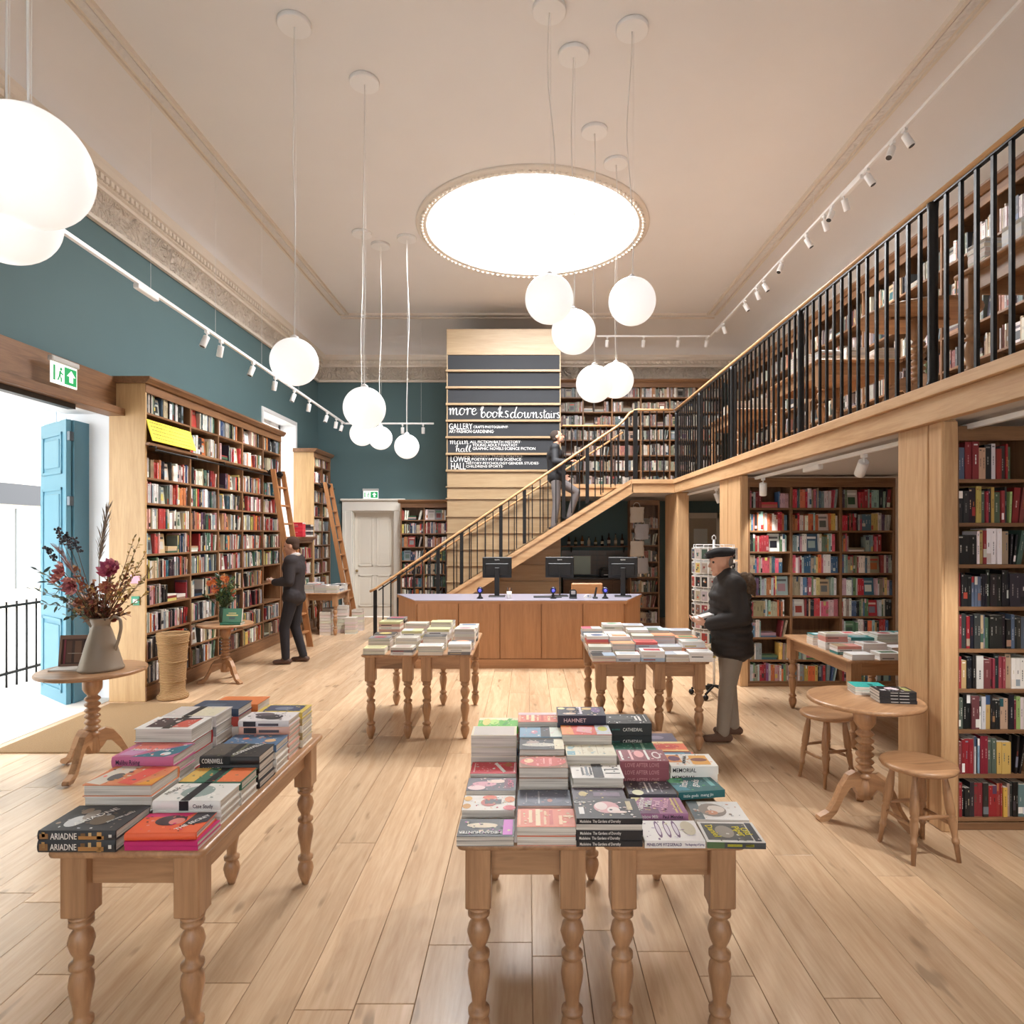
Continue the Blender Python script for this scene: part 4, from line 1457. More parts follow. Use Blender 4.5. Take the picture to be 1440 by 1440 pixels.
# ================================================================ TABLES
TH = .77
LEGP = [(.017, 0), (.024, .02), (.035, .05), (.042, .083), (.036, .108), (.026, .121), (.028, .126), (.039, .132), (.039, .146), (.026, .152), (.024, .168), (.029, .205), (.037, .245), (.041, .275), (.037, .305), (.028, .322), (.028, .328), (.039, .334), (.039, .348), (.025, .356), (.024, .372), (.034, .392), (.043, .424), (.036, .452), (.025, .466), (.026, .476), (.040, .484), (.040, .494), (.030, .5), (.040, .506), (.040, .512), (.034, .516), (.045, .522)]
def leg_mesh(scale=1.0, hw=.045):
    m = MB().lathe([(r, z * scale) for r, z in LEGP], 16)
    m.cbox(-hw, hw, -hw, hw, .522 * scale, TH - .028, .004)
    return m.mesh('leg', pine('z'))
LEG = leg_mesh()
def pine_table(x0, x1, y0, y1, label, z=0.0, group='pine display tables'):
    cx, cy = (x0 + x1) / 2, (y0 + y1) / 2
    t = thing('pine_table', label, 'table', (cx, cy, z), 0, group)
    hx_, hy_ = (x1 - x0) / 2, (y1 - y0) / 2
    m = MB()
    # top with rounded corners and a softened edge
    def rr(ix, k=5, rad=.03):
        out = []
        for (sx, sy, a0) in ((1, 1, 0), (-1, 1, 90), (-1, -1, 180), (1, -1, 270)):
            for i in range(k):
                a = math.radians(a0 + 90 * i / (k - 1))
                out.append((sx * (hx_ - rad) + (rad - ix) * math.cos(a), sy * (hy_ - rad) + (rad - ix) * math.sin(a)))
        return out
    lay = [(.012, TH - .028), (.003, TH - .024), (0, TH - .014), (.003, TH - .004), (.012, TH)]
    bs = [m.add([(a, b_, zz) for a, b_ in rr(ix)]) for ix, zz in lay]
    n = 20
    for j in range(4):
        for i in range(n):
            q = (i + 1) % n
            m.face([bs[j] + i, bs[j] + q, bs[j + 1] + q, bs[j + 1] + i], smooth=True)
    m.face([bs[0] + i for i in range(n)][::-1])
    m.face([bs[4] + i for i in range(n)])
    m.build('tabletop', pine('y'), t)
    lx, ly = hx_ - .075, hy_ - .075
    for sx in (-1, 1):
        for sy in (-1, 1):
            link('leg', LEG, t, (sx * lx, sy * ly, 0))
        MB().box(sx * lx - .012, sx * lx + .012, -ly + .046, ly - .046, TH - .14, TH - .029).build('apron', pine('y'), t)
    for sy in (-1, 1):
        MB().box(-lx + .046, lx - .046, sy * ly - .012, sy * ly + .012, TH - .14, TH - .029).build('apron', pine('x'), t)
    return t
pine_table(-1.64, -1.10, 2.17, 3.46, 'narrow pine table with turned legs in front of the doormat, piled with hardbacks')
pine_table(-.25, .235, 2.225, 3.5, 'nearest pine table of the central front pair, on the doormat side')
pine_table(.265, .765, 2.225, 3.5, 'nearest pine table of the central front pair, on the stools side')
pine_table(-1.49, -1.005, 5.70, 6.98, 'outer pine table of the pair before the door end of the desk')
pine_table(-.985, -.49, 5.70, 6.98, 'inner pine table of the pair before the door end of the desk')
pine_table(.55, 1.035, 5.40, 6.70, 'pine table of the pair beside the man in a cap, farther from him')
pine_table(1.05, 1.54, 5.40, 6.70, 'pine table of the pair beside the man in a cap, next to him')
pine_table(2.73, 3.72, 5.43, 6.85, 'broad pine table under the gallery behind the column and round table')
pine_table(2.78, 3.5, 2.8, 4.2, 'pine table on the gallery nearest the camera behind the railing', ZG)
pine_table(2.78, 3.62, 6.15, 7.4, 'pine table on the gallery piled with white books behind the railing', ZG)
pine_table(2.78, 3.5, 8.6, 9.9, 'farthest pine table on the gallery behind the railing', ZG)
pine_table(-4.1, -3.42, 11.55, 12.4, 'small pine table heaped with books by the white door')

def pedestal_table(x, y, D, H, label, rz=0, z=0, name='round_table'):
    t = thing(name, label, 'table', (x, y, z), rz)
    R = D / 2
    MB().lathe([(R - .02, H - .032), (R - .004, H - .026), (R, H - .015), (R - .004, H - .004), (R - .014, H)], 48).build('tabletop', pine('x'), t)
    s = H / .72
    MB().lathe([(.05, .12 * s), (.054, .15 * s), (.05, .19 * s), (.044, .225 * s)] + [(rr_, (.235 + k * .042 + dz_) * s) for k in range(7) for rr_, dz_ in ((.036, 0), (.05, .009), (.057, .019), (.05, .029), (.036, .038))] + [(.036, .535 * s), (.05, .55 * s), (.066, .575 * s), (.068, .6 * s), (.066, H - .034)], 24).build('pillar', pine('z'), t)
    MB().cbox(-R * .55, R * .55, -.035, .035, H - .055, H - .0335, .004).build('cleat', pine('x'), t)
    q = [(.03, .12), (.035, .27), (.08, .285), (.13, .265), (.18, .2), (.225, .11), (.27, .055), (.335, .03), (.345, .012), (.335, 0), (.28, .0), (.22, .045), (.17, .13), (.12, .19), (.09, .195), (.06, .15)]
    q = [(a * min(1.15, R / .36), b_ * s) for a, b_ in q]
    for k in range(3):
        MB().prism(q, -.024, .024, 'xz').build('leg', pine('x'), t, rz=math.radians(30 + 120 * k))
    return t
pedestal_table(2.196, 4.17, .70, .78, 'round pine pedestal table between the two stools', math.radians(38))
pedestal_table(-3.40, 5.0, .755, .78, 'round pine pedestal table on the doormat carrying the jug of dried flowers', math.radians(7), .0125)
pedestal_table(-3.78, 8.0, .66, .73, 'small round pine tripod table beside the wicker basket', math.radians(60))
pedestal_table(3.05, 5.0, .85, .8, 'round pine pedestal table on the gallery behind the railing', 0, ZG)

def stool(x, y, D, H, label, rz):
    t = thing('stool', label, 'stool', (x, y, 0), rz, 'round wooden stools')
    R = D / 2
    MB().lathe([(R - .03, H - .036), (R - .008, H - .03), (R, H - .016), (R - .006, H - .004), (R - .02, H), (R * .5, H - .004), (.01, H - .005)], 36).build('seat', pine('x'), t)
    top, bot = R * .62, R * .98
    def lp(a, z):
        k = 1 - z / (H - .03)
        rr_ = top + (bot - top) * k
        return Vector((rr_ * math.cos(a), rr_ * math.sin(a), z))
    for i in range(4):
        a = PI / 4 + i * PI / 2
        zs = [0, .1, .105, .125, .13, .16, .22, .24, .25, .26, .27, .3, .38, .44, H - .03]
        rs = [.012, .0155, .0205, .0205, .0155, .018, .024, .019, .0255, .019, .0255, .026, .023, .016, .014]
        MB().tube([lp(a, z) for z in zs], rs, 10).build('leg', pine('z'), t)
    for i in range(4):
        a, b_ = PI / 4 + i * PI / 2, PI / 4 + (i + 1) * PI / 2
        z = .2 if i % 2 else .25
        p, q = lp(a, z), lp(b_, z)
        MB().tube([p, p.lerp(q, .5), q], [.009, .0125, .009], 8).build('stretcher', pine('x'), t)
    return t
stool(2.27, 3.72, .405, .525, 'round topped wooden stool nearest the camera beside the column', .12)
stool(2.235, 4.79, .375, .515, 'round topped wooden stool behind the round table', .3)

# ================================================================ BOOKS ON THE TABLES
def cover_extra(els, base=None):
    def fn(m, w, d, t):
        z = t + .0005
        els_ = list(els)
        if base and len(els_) > 1:
            r = random.Random(int(w * 99991) + int(d * 7919) + len(els_))
            tones = [e[-1] for e in els_ if e[0] in 'repn' and len(e[-1]) == 3] + [base]
            spk = []
            for _ in range(34):
                c = tones[r.randrange(len(tones))]
                q = r.uniform(-26, 26)
                c = tuple(int(max(6, min(248, v + q))) for v in c)
                u, v = r.uniform(.04, .9), r.uniform(.05, .9)
                if r.random() < .5:
                    spk.append(('e', u, v, r.uniform(.008, .035), r.uniform(.012, .05), c))
                else:
                    a = r.uniform(.01, .06)
                    spk.append(('p', [(u, v), (u + a, v + r.uniform(-.02, .02)), (u + a * r.uniform(.6, 1.1), v + .03), (u + .005, v + .04)], c))
            els_ = els_[:1] + spk[:17] + els_[1:] + spk[17:]
        for k, e in enumerate(els_):
            zz = z + k * .00003
            if e[0] == 'r':
                _, u0, v0, u1, v1, c = e
                m.quad([(w * u0, d * v0, zz), (w * u1, d * v0, zz), (w * u1, d * v1, zz), (w * u0, d * v1, zz)], 0, rgbl(c))
            elif e[0] == 'e':
                _, cu, cv, ru, rv, c = e
                m.quad([(w * cu + w * ru * math.cos(a * PI / 9), d * cv + d * rv * math.sin(a * PI / 9), zz) for a in range(18)], 0, rgbl(c))
            elif e[0] == 'p':
                m.quad([(w * u, d * v, zz) for u, v in e[1]], 0, rgbl(e[2]))
            elif e[0] == 'band':     # paper band round the book
                _, u0, u1, c = e
                m.quad([(w * u0, 0, zz), (w * u1, 0, zz), (w * u1, d, zz), (w * u0, d, zz)], 0, rgbl(c))
                m.quad([(w * u0, -.0068, 0), (w * u1, -.0068, 0), (w * u1, -.0068, zz), (w * u0, -.0068, zz)], 0, rgbl(c))
    return fn
def put_text(o, txt, w, d, t, e):
    _, s, u, v, h, c, rot = e
    me = text_mesh(s, h, 'title', extrude=.0002, align='CENTER', bold=.0003)
    xs_ = [v.co.x for v in me.vertices]
    lim = (w * 2 * min(u, 1 - u) if abs(math.cos(math.radians(rot))) > .7 else d * 2 * min(v, 1 - v)) * .94
    if xs_ and max(xs_) - min(xs_) > lim:
        kk = lim / (max(xs_) - min(xs_))
        for v_ in me.vertices:
            v_.co.x *= kk
    me.materials.append(ink(c))
    link('title', me, o, (w * u, d * v, t + .0022), rot=(0, 0, math.radians(rot)))
SEQ = ['top', 'second', 'third', 'fourth', 'fifth', 'sixth', 'seventh', 'eighth']
def stack(x, w, yf, d, H, n, desc, where, col, els=(), hard=True, spine='front', stext=None, rot=0.0, z=TH, group='books stacked on the display tables', seed=0, alt=None, topcols=None, only_top=False, smarks=None):
    """n books between table top and height H; the top one shows its cover art"""
    r = random.Random(seed * 77 + int(x * 1000) + int(yf * 313))
    ts = [r.uniform(.85, 1.15) for _ in range(n)]
    k = H / sum(ts)
    zz = z
    for i in range(n):
        t = ts[i] * k - .0004
        top = i == n - 1
        pos = n - 1 - i
        c = col if (topcols is None or top) else topcols[i % len(topcols)]
        jx, jy = (0, 0) if top else (r.uniform(-.003, .003), r.uniform(-.002, .003))
        ra = math.radians(rot + (0 if top else r.uniform(-.5, .5)))
        sp = spine == 'front' if not (alt and i in alt) else not (spine == 'front')
        ww, dd = w, d
        if only_top and not top:
            Mx = Matrix.Translation((x + jx, yf + jy, zz)) @ Matrix.Rotation(ra, 4, 'Z')
            cc = rgbl(c)
            pc = rgbl((226 - r.randint(0, 14), 216 - r.randint(0, 14), 204 - r.randint(0, 14)))
            STUFF.box(0, ww, 0 if sp else .004, dd, .0015, t - .0015, 0, cc if sp else pc, Mx)
            STUFF.box(0, ww, 0, dd, 0, .0015, 0, cc, Mx)
            STUFF.box(0, ww, 0, dd, t - .0015, t, 0, cc, Mx)
            if sp and r.random() < .7:
                kk = rgbl(contrast(r, c))
                STUFF.quad([(ww * .1, -.0008, t * .35), (ww * .6, -.0008, t * .35), (ww * .6, -.0008, t * .65), (ww * .1, -.0008, t * .65)], 0, kk, Mx)
            zz += t + .0004
            continue
        if sp:
            loc, rt = (x + jx, yf + jy, zz), ra
        else:
            loc, rt = (x + jx + ww * math.cos(ra) - dd * math.sin(ra), yf + jy + dd * math.cos(ra) + ww * math.sin(ra), zz), ra + PI
        eu = list(els) if top else []
        if not sp:      # the cover art turns with the book: flip it back so it stays as seen
            eu2 = []
            for e in eu:
                if e[0] == 'r': eu2.append(('r', 1 - e[3], 1 - e[4], 1 - e[1], 1 - e[2], e[5]))
                elif e[0] == 'e': eu2.append(('e', 1 - e[1], 1 - e[2]) + tuple(e[3:]))
                elif e[0] == 'p': eu2.append(('p', [(1 - u, 1 - v) for u, v in e[1]], e[2]))
                elif e[0] == 'band': eu2.append(('band', 1 - e[2], 1 - e[1], e[3]))
                elif e[0] == 't': eu2.append(('t', e[1], 1 - e[2], 1 - e[3], e[4], e[5], e[6] + 180))
            eu = eu2
        marks = smarks or []
        o = make_book(ww, dd, t, c, None, loc, (0, 0, rt), hard=hard, spine_marks=marks, mesh_extra=cover_extra([e for e in eu if e[0] != 't'], c if top and not only_top else None))
        for e in eu:
            if e[0] == 't':
                put_text(o, e[1], ww, dd, t, e)
        if stext and sp:
            for (s_, u, hh, cc, al) in stext:
                me = text_mesh(s_, min(hh, t * .95), 'spine_title', extrude=.0002, align='LEFT', bold=.0002)
                xm = max(v.co.x for v in me.vertices)
                if xm > ww * al:
                    for v in me.vertices:
                        v.co.x *= ww * al / xm
                me.materials.append(ink(cc))
                link('spine_title', me, o, (ww * u, -.0064 if hard else -.001, t * .5 - min(hh, t * .95) * .36), rot=(PI / 2, 0, 0))
        if only_top:
            lab = '%s on the %s' % (desc, where)
        elif n == 1:
            lab = '%s lying alone on %s' % (desc, where)
        elif top:
            lab = '%s topping its stack, %s' % (desc, where)
        else:
            lab = '%s book down under %s, %s' % (SEQ[pos], desc, where)
        tag(o, lab, 'book', group)
        zz += t + .0004
    return zz

W_, K_, BK = (238, 236, 232), (30, 30, 34), (52, 52, 56)
OR, PK, TE, PU, NV = (222, 112, 66), (214, 90, 130), (40, 120, 130), (120, 84, 120), (42, 44, 66)
A = 'narrow front table'
# --- narrow front table, outer column
stack(-1.655, .262, 2.165, .20, .075, 2, 'black hardback with pale dancing figures', A, (58, 58, 60), [('e', .3, .35, .12, .22, (210, 212, 212)), ('e', .38, .6, .08, .2, (160, 150, 140)), ('e', .62, .4, .14, .2, (112, 96, 78)), ('e', .25, .75, .07, .12, (150, 130, 110)), ('t', 'ARIADNE', .52, .5, .036, (236, 234, 228), 62), ('t', 'JENNIFER SAINT', .84, .5, .014, (190, 188, 184), 62)], stext=[('ARIADNE', .17, .03, (240, 236, 228), .34)], smarks=[(.03, .14, .2, .75, (150, 110, 70)), (.06, .1, .4, .9, (200, 160, 104)), (.53, .86, .15, .5, (176, 126, 72)), (.56, .62, .5, .8, (120, 90, 60)), (.66, .7, .45, .85, (206, 176, 126)), (.77, .83, .1, .9, (196, 150, 90)), (.92, .96, .35, .65, (220, 216, 206))])
stack(-1.65, .255, 2.372, .19, .148, 3, 'orange and cream patterned hardback', A, (222, 140, 96), [('p', [(0, .1), (.25, 0), (.45, 1), (.12, 1)], (222, 212, 196)), ('p', [(.45, .1), (.7, .0), (.85, .9), (.6, 1)], (226, 92, 78)), ('e', .3, .4, .1, .2, (90, 90, 92)), ('p', [(.75, 0), (1, 0), (1, .5)], (232, 160, 60))], spine='back', topcols=[(240, 240, 238)])
stack(-1.67, .245, 2.572, .17, .182, 5, 'pink and teal seascape hardback', A, (200, 110, 148), [('p', [(.3, 0), (.85, 0), (1, .3), (1, .95), (.55, .35)], (54, 118, 136)), ('p', [(.1, .3), (.5, .4), (.9, .9), (.5, 1), (.1, 1)], (226, 122, 110)), ('p', [(.05, .1), (.3, .1), (.45, .5), (.1, .5)], (206, 150, 190)), ('e', .8, .2, .08, .12, (226, 230, 230)), ('t', 'Malibu Rising', .45, .42, .03, (240, 238, 236), 0)], stext=[('Malibu Rising', .07, .026, (40, 36, 60), .4)], topcols=[(120, 140, 120), (226, 220, 210), (214, 205, 190), (200, 110, 148)])
stack(-1.70, .25, 2.765, .18, .236, 4, 'white hardback with a red and black portrait', A, W_, [('r', .14, .12, .88, .9, (70, 52, 58)), ('p', [(.5, .12), (.88, .12), (.88, .8), (.65, .7)], (206, 92, 78)), ('band', .46, .6, K_), ('e', .53, .6, .04, .09, (220, 218, 214))], spine='back', topcols=[(190, 40, 40), (238, 236, 232)])
stack(-1.69, .25, 2.955, .17, .235, 5, 'pale grey hardback with a black paper band', A, (214, 206, 202), [('r', .5, .05, .95, .9, (224, 216, 190)), ('band', .38, .52, K_)], topcols=[(226, 220, 216), (150, 150, 150)])
stack(-1.66, .245, 3.13, .16, .222, 5, 'navy blue hardback', A, (56, 72, 96), [('r', .2, .2, .6, .6, (84, 100, 120))], topcols=[(226, 220, 212), (190, 80, 70)])
stack(-1.63, .24, 3.295, .16, .20, 4, 'plain orange hardback', A, (222, 126, 66))
# inner column
stack(-1.375, .25, 2.18, .165, .03, 2, 'plain magenta paperback', A, (196, 40, 110), [], hard=False)
stack(-1.375, .24, 2.185, .155, .026, 1, 'bright orange hardback with a dark haired face', A, (238, 104, 62), [('p', [(0, .8), (.6, .8), (.7, 1), (0, 1)], (222, 50, 120)), ('e', .45, .6, .22, .26, (70, 48, 52)), ('e', .55, .55, .11, .17, (222, 136, 126)), ('p', [(.68, .3), (1, .5), (1, 1), (.72, 1)], (60, 56, 62)), ('t', 'THE SECRET', .83, .45, .024, (238, 236, 232), 60)], z=TH + .0305, rot=2)
stack(-1.385, .25, 2.365, .165, .092, 3, 'white hardback with a grey green oval', A, (232, 230, 224), [('e', .5, .52, .24, .34, (150, 166, 160)), ('band', .4, .54, K_), ('t', 'STUDY', .14, .5, .022, (90, 88, 84), 68)], stext=[('Case Study', .6, .02, (70, 60, 70), .3)])
stack(-1.385, .25, 2.54, .15, .094, 3, 'green yellow and orange hardback with a band', A, (70, 120, 96), [('r', 0, 0, .24, 1, (222, 184, 96)), ('r', .6, 0, .98, 1, (230, 122, 72)), ('band', .42, .55, K_)], topcols=[(232, 228, 220)])
stack(-1.385, .25, 2.705, .165, .137, 4, 'black hardback with silver lettering', A, (44, 42, 42), [('r', .02, .1, .38, 1, (92, 84, 76)), ('band', .4, .52, (24, 24, 28)), ('r', .52, 0, .57, 1, (110, 112, 84)), ('t', 'CORNWELL', .7, .5, .034, (226, 224, 220), 66)], stext=[('CORNWELL', .04, .028, (226, 222, 216), .36)])
stack(-1.385, .25, 2.888, .15, .125, 4, 'blue hardback with orange blossoms', A, (84, 116, 150), [('e', .3, .6, .06, .1, (226, 130, 100)), ('e', .8, .4, .1, .15, (222, 180, 130)), ('e', .55, .75, .05, .09, (214, 220, 226))], topcols=[(230, 226, 218)])
stack(-1.38, .24, 3.055, .15, .186, 6, 'white hardback with a black inkblot pattern', A, (222, 216, 216), [('e', .5, .45, .28, .25, (52, 48, 56)), ('e', .35, .7, .2, .18, (96, 84, 92)), ('e', .62, .25, .16, .14, (36, 34, 40))], topcols=[(226, 178, 160), (222, 168, 150)], smarks=[(.1, .35, .1, .9, (44, 40, 46)), (.4, .8, .2, .6, (90, 80, 86))])
stack(-1.37, .235, 3.222, .15, .178, 5, 'yellow and navy hardback', A, (216, 190, 90), [('r', .1, .2, .9, .9, (60, 70, 100)), ('e', .5, .5, .2, .2, (120, 130, 150))], topcols=[(232, 226, 210), (190, 170, 120)])

# --- central front pair, first column
B = 'central front tables'
stack(-.245, .198, 2.205, .135, .036, 2, 'black paperback with a pale figure, upside down', B, K_, [('e', .42, .62, .28, .14, (226, 208, 178)), ('r', .8, .08, .97, .95, (200, 84, 190)), ('t', 'MEGAN HUNTER', .4, .26, .026, W_, 180)], hard=False, spine='back')
stack(-.245, .196, 2.375, .135, .053, 2, 'white paperback with telephone and fruit', B, (232, 226, 218), [('e', .5, .85, .14, .14, (222, 100, 70)), ('e', .08, .75, .08, .16, (226, 170, 60)), ('e', .08, .25, .08, .16, (206, 150, 60)), ('e', .9, .7, .1, .2, (222, 130, 70)), ('e', .9, .15, .12, .16, (206, 80, 90)), ('e', .5, .5, .16, .26, (196, 96, 84)), ('r', .42, .4, .74, .7, (72, 70, 76))], hard=False, spine='back')
stack(-.243, .196, 2.525, .13, .066, 2, 'grey paperback with pink flowers', B, (92, 86, 96), [('e', .35, .5, .25, .2, (222, 160, 172)), ('e', .6, .7, .2, .14, (236, 210, 196)), ('e', .2, .2, .18, .18, (238, 206, 206)), ('r', .76, .12, .9, .95, (120, 60, 84)), ('t', 'HOT', .83, .5, .034, (240, 130, 160), -90)], hard=False, spine='back')
stack(-.24, .192, 2.67, .13, .079, 3, 'red paperback with a torn white label', B, (216, 66, 80), [('r', .06, .1, .09, .9, (240, 190, 190)), ('p', [(.5, .85), (.56, .95), (.78, .15), (.72, .05)], W_), ('e', .82, .75, .08, .18, (196, 120, 60)), ('r', .95, .1, .97, .9, (246, 220, 216))], hard=False, spine='back')
stack(-.25, .2, 2.82, .135, .19, 4, 'cream paperback with visible page edges', B, (226, 216, 190), [('r', .05, .05, .95, .95, (206, 196, 186))], hard=False, spine='back')
stack(-.235, .19, 3.0, .14, .175, 5, 'vivid green and yellow magazine', B, (90, 190, 40), [('r', .0, .7, 1, 1, (236, 232, 190)), ('e', .4, .5, .12, .3, (190, 230, 120)), ('e', .2, .5, .1, .4, (226, 216, 120)), ('p', [(.6, .1), (.7, .1), (.85, .9), (.75, .9)], (60, 160, 30))], hard=False, spine='front', topcols=[(230, 226, 214), (70, 120, 170), (240, 238, 234), (190, 60, 70)])
# second column
pat = [('r', .02, .1, .06, .9, (236, 170, 130)), ('r', .2, .2, .26, .9, (244, 214, 170)), ('r', .32, .05, .4, .95, (246, 222, 180)), ('r', .46, .1, .5, .5, (240, 200, 160)), ('r', .47, .6, .51, .9, (240, 200, 160)), ('r', .56, .1, .62, .9, (206, 84, 70)), ('r', .72, .1, .78, .6, (244, 200, 160)), ('r', .8, .5, .98, .6, (244, 206, 170))]
stack(-.037, .205, 2.215, .145, .065, 2, 'coral patterned paperback nearest the table edge', B, (226, 124, 92), pat, hard=False, spine='back')
stack(-.037, .202, 2.385, .145, .066, 3, 'slate blue paperback with faint lettering', B, (84, 88, 104), [('e', .5, .5, .4, .4, (98, 100, 116)), ('r', .15, .2, .17, .8, (150, 152, 160)), ('r', .38, .1, .41, .9, (170, 170, 176)), ('e', .6, .3, .05, .1, (180, 120, 110))], hard=False, spine='back')
stack(-.034, .195, 2.55, .135, .147, 3, 'red paperback with a gold oval frame', B, (146, 92, 52), [('e', .5, .5, .48, .42, (206, 76, 62)), ('e', .2, .55, .1, .18, (236, 190, 140)), ('r', .5, .3, .53, .75, (240, 160, 150)), ('r', .62, .25, .68, .75, (240, 150, 140))], hard=False, spine='back')
stack(-.034, .19, 2.70, .13, .169, 4, 'black and white landscape paperback', B, (40, 38, 40), [('e', .45, .45, .4, .18, (206, 202, 190)), ('r', .78, 0, 1, 1, (226, 216, 186)), ('e', .3, .7, .15, .12, (170, 150, 140))], hard=False, spine='back')
stack(-.036, .19, 2.845, .14, .175, 4, 'light blue hardback with a black band', B, (120, 160, 186), [('e', .35, .5, .08, .18, (206, 140, 160)), ('r', .72, 0, 1, 1, (220, 228, 214)), ('band', .5, .72, K_)], spine='back')
stack(-.045, .195, 3.01, .15, .194, 4, 'coral patterned paperback at the back', B, (226, 120, 96), pat + [('r', 0, .72, 1, 1, (226, 196, 200))], hard=False, spine='back')
# third column
ros = [('e', .5, .55, .2, .3, (222, 168, 172)), ('e', .42, .6, .1, .2, (238, 220, 216)), ('e', .6, .4, .1, .16, (242, 226, 222)), ('e', .68, .3, .12, .06, (236, 214, 208)), ('r', .06, .2, .14, .55, W_), ('t', 'Celia', .1, .75, .022, W_, 0), ('r', .82, .4, .9, .85, (200, 186, 150))]
stack(.168, .228, 2.205, .165, .098, 5, 'black hardback with a pale pink rose', B, (38, 36, 38), ros, hard=False, stext=[('Madeleine  The Gardens of Dorothy', .05, .014, (226, 222, 214), .62)], alt={3})
stack(.17, .2, 2.385, .12, .085, 3, 'dark purple paperback', B, (66, 52, 66), [('e', .2, .5, .08, .2, (200, 180, 120)), ('r', .4, .3, .9, .6, (120, 100, 120))], hard=False)
stack(.176, .205, 2.52, .14, .118, 3, 'white hardback with black tick marks and band', B, (236, 232, 226), [('r', .2, .2, .24, .8, (84, 84, 88)), ('r', .28, .15, .33, .85, (120, 130, 140)), ('r', .36, .2, .4, .8, (60, 60, 64)), ('r', .66, .3, .95, .36, (60, 58, 60)), ('r', .66, .6, .95, .66, (60, 58, 60)), ('band', .42, .62, K_)], spine='back', topcols=[(60, 60, 84), (230, 226, 220)], alt={0})
stack(.163, .21, 2.675, .135, .152, 4, 'cream map paperback', B, (226, 220, 196), [('r', .02, .05, .18, .4, (130, 176, 186)), ('e', .1, .7, .06, .15, (160, 190, 190)), ('r', .33, .1, .345, .95, (200, 188, 160)), ('r', .63, .1, .645, .95, (200, 188, 160)), ('e', .5, .5, .06, .2, (206, 196, 166))], hard=False, spine='back')
stack(.152, .22, 2.825, .135, .192, 4, 'red and orange abstract paperback', B, (222, 92, 76), [('p', [(0, 0), (.25, 0), (.2, 1), (0, 1)], (236, 150, 80)), ('r', .7, 0, 1, 1, (196, 200, 206)), ('e', .85, .6, .1, .25, (190, 190, 70)), ('p', [(.3, .3), (.6, .1), (.65, .8), (.35, .9)], (226, 160, 160))], hard=False, spine='back')
stack(.14, .225, 2.98, .15, .232, 5, 'navy paperback with gold flowers', B, (44, 42, 60), [('e', .1, .8, .08, .12, (236, 232, 170)), ('r', .42, .15, .52, .95, (226, 218, 226)), ('e', .3, .7, .1, .14, (206, 180, 140)), ('e', .65, .75, .12, .14, (222, 190, 120)), ('e', .82, .6, .1, .3, (110, 80, 130)), ('e', .25, .2, .14, .1, (216, 190, 170)), ('t', 'HAMNET', .47, .55, .026, NV, 90)], hard=False, stext=[('HAMNET', .12, .026, (236, 206, 206), .6)], topcols=[(226, 206, 150), (232, 228, 220), (190, 150, 80), (44, 42, 60)])
# fourth column
stack(.402, .208, 2.195, .155, .026, 1, 'white paperback with three violet leaf shapes and purple spine', B, (238, 234, 230), [('e', .3, .55, .045, .42, PU), ('e', .45, .55, .045, .42, PU), ('e', .6, .55, .045, .42, PU), ('e', .3, .55, .03, .3, (226, 216, 226)), ('e', .45, .55, .03, .3, (226, 216, 226)), ('e', .6, .55, .03, .3, (226, 216, 226)), ('e', .82, .6, .12, .35, (206, 196, 170))], hard=False, stext=[('PENELOPE FITZGERALD', .03, .014, (70, 50, 96), .58), ('The Beginning of Spring', .66, .01, (110, 90, 130), .32)])
stack(.405, .19, 2.37, .145, .042, 2, 'mauve paperback with large white lettering', B, (170, 116, 150), [('p', [(0, .6), (.2, 1), (0, 1)], (216, 206, 150)), ('r', 0, 0, .45, .3, (112, 72, 100)), ('r', .78, .05, .82, .95, (226, 200, 140)), ('r', .86, .05, .9, .95, (206, 180, 110)), ('t', 'Rainbow', .2, .55, .036, W_, 75), ('t', 'Milk', .36, .55, .04, W_, 75), ('t', 'Paul', .52, .55, .036, (240, 200, 216), 75), ('t', 'Mendez', .68, .5, .034, (240, 190, 210), 75)], hard=False, stext=[('Rainbow Milk', .02, .017, W_, .4), ('Paul Mendez', .5, .017, (40, 30, 44), .4)])
stack(.40, .19, 2.53, .13, .05, 2, 'grey paperback with slanted white letters', B, (84, 84, 92), [('r', .1, .0, .28, 1, (50, 50, 56)), ('r', .4, .1, .44, .9, W_), ('r', .5, .15, .54, .85, (210, 210, 214)), ('r', .7, .1, .72, .95, (170, 170, 176)), ('e', .2, .1, .12, .2, (226, 226, 190))], hard=False)
stack(.385, .205, 2.67, .14, .13, 4, 'dark rose paperback with white hand lettering', B, (150, 84, 92), [('r', .05, .1, .1, .9, W_), ('r', .25, .1, .3, .95, (240, 190, 190)), ('e', .45, .6, .1, .3, (236, 170, 170)), ('r', .58, .1, .63, .95, W_), ('e', .8, .5, .09, .3, (240, 226, 222)), ('e', .8, .5, .06, .2, (150, 84, 92))], hard=False, stext=[('LOVE AFTER LOVE', .1, .024, (206, 150, 150), .7)])
stack(.375, .2, 2.825, .125, .115, 4, 'dark green paperback', B, (50, 110, 90), [('r', .5, .0, .55, 1, (30, 60, 50)), ('r', .7, .1, .76, .9, (160, 190, 170))], hard=False)
stack(.365, .21, 2.965, .15, .20, 4, 'black paperback with white handwritten title', B, (40, 42, 42), [('e', .35, .6, .3, .22, (76, 78, 76)), ('r', .68, .3, .73, .75, W_), ('r', .76, .25, .81, .8, W_), ('r', .9, .2, .92, .9, (220, 220, 216))], hard=False, stext=[('CATHEDRAL', .36, .022, (236, 232, 222), .44), ('BEN HOPKINS', .12, .01, (60, 120, 110), .18)])
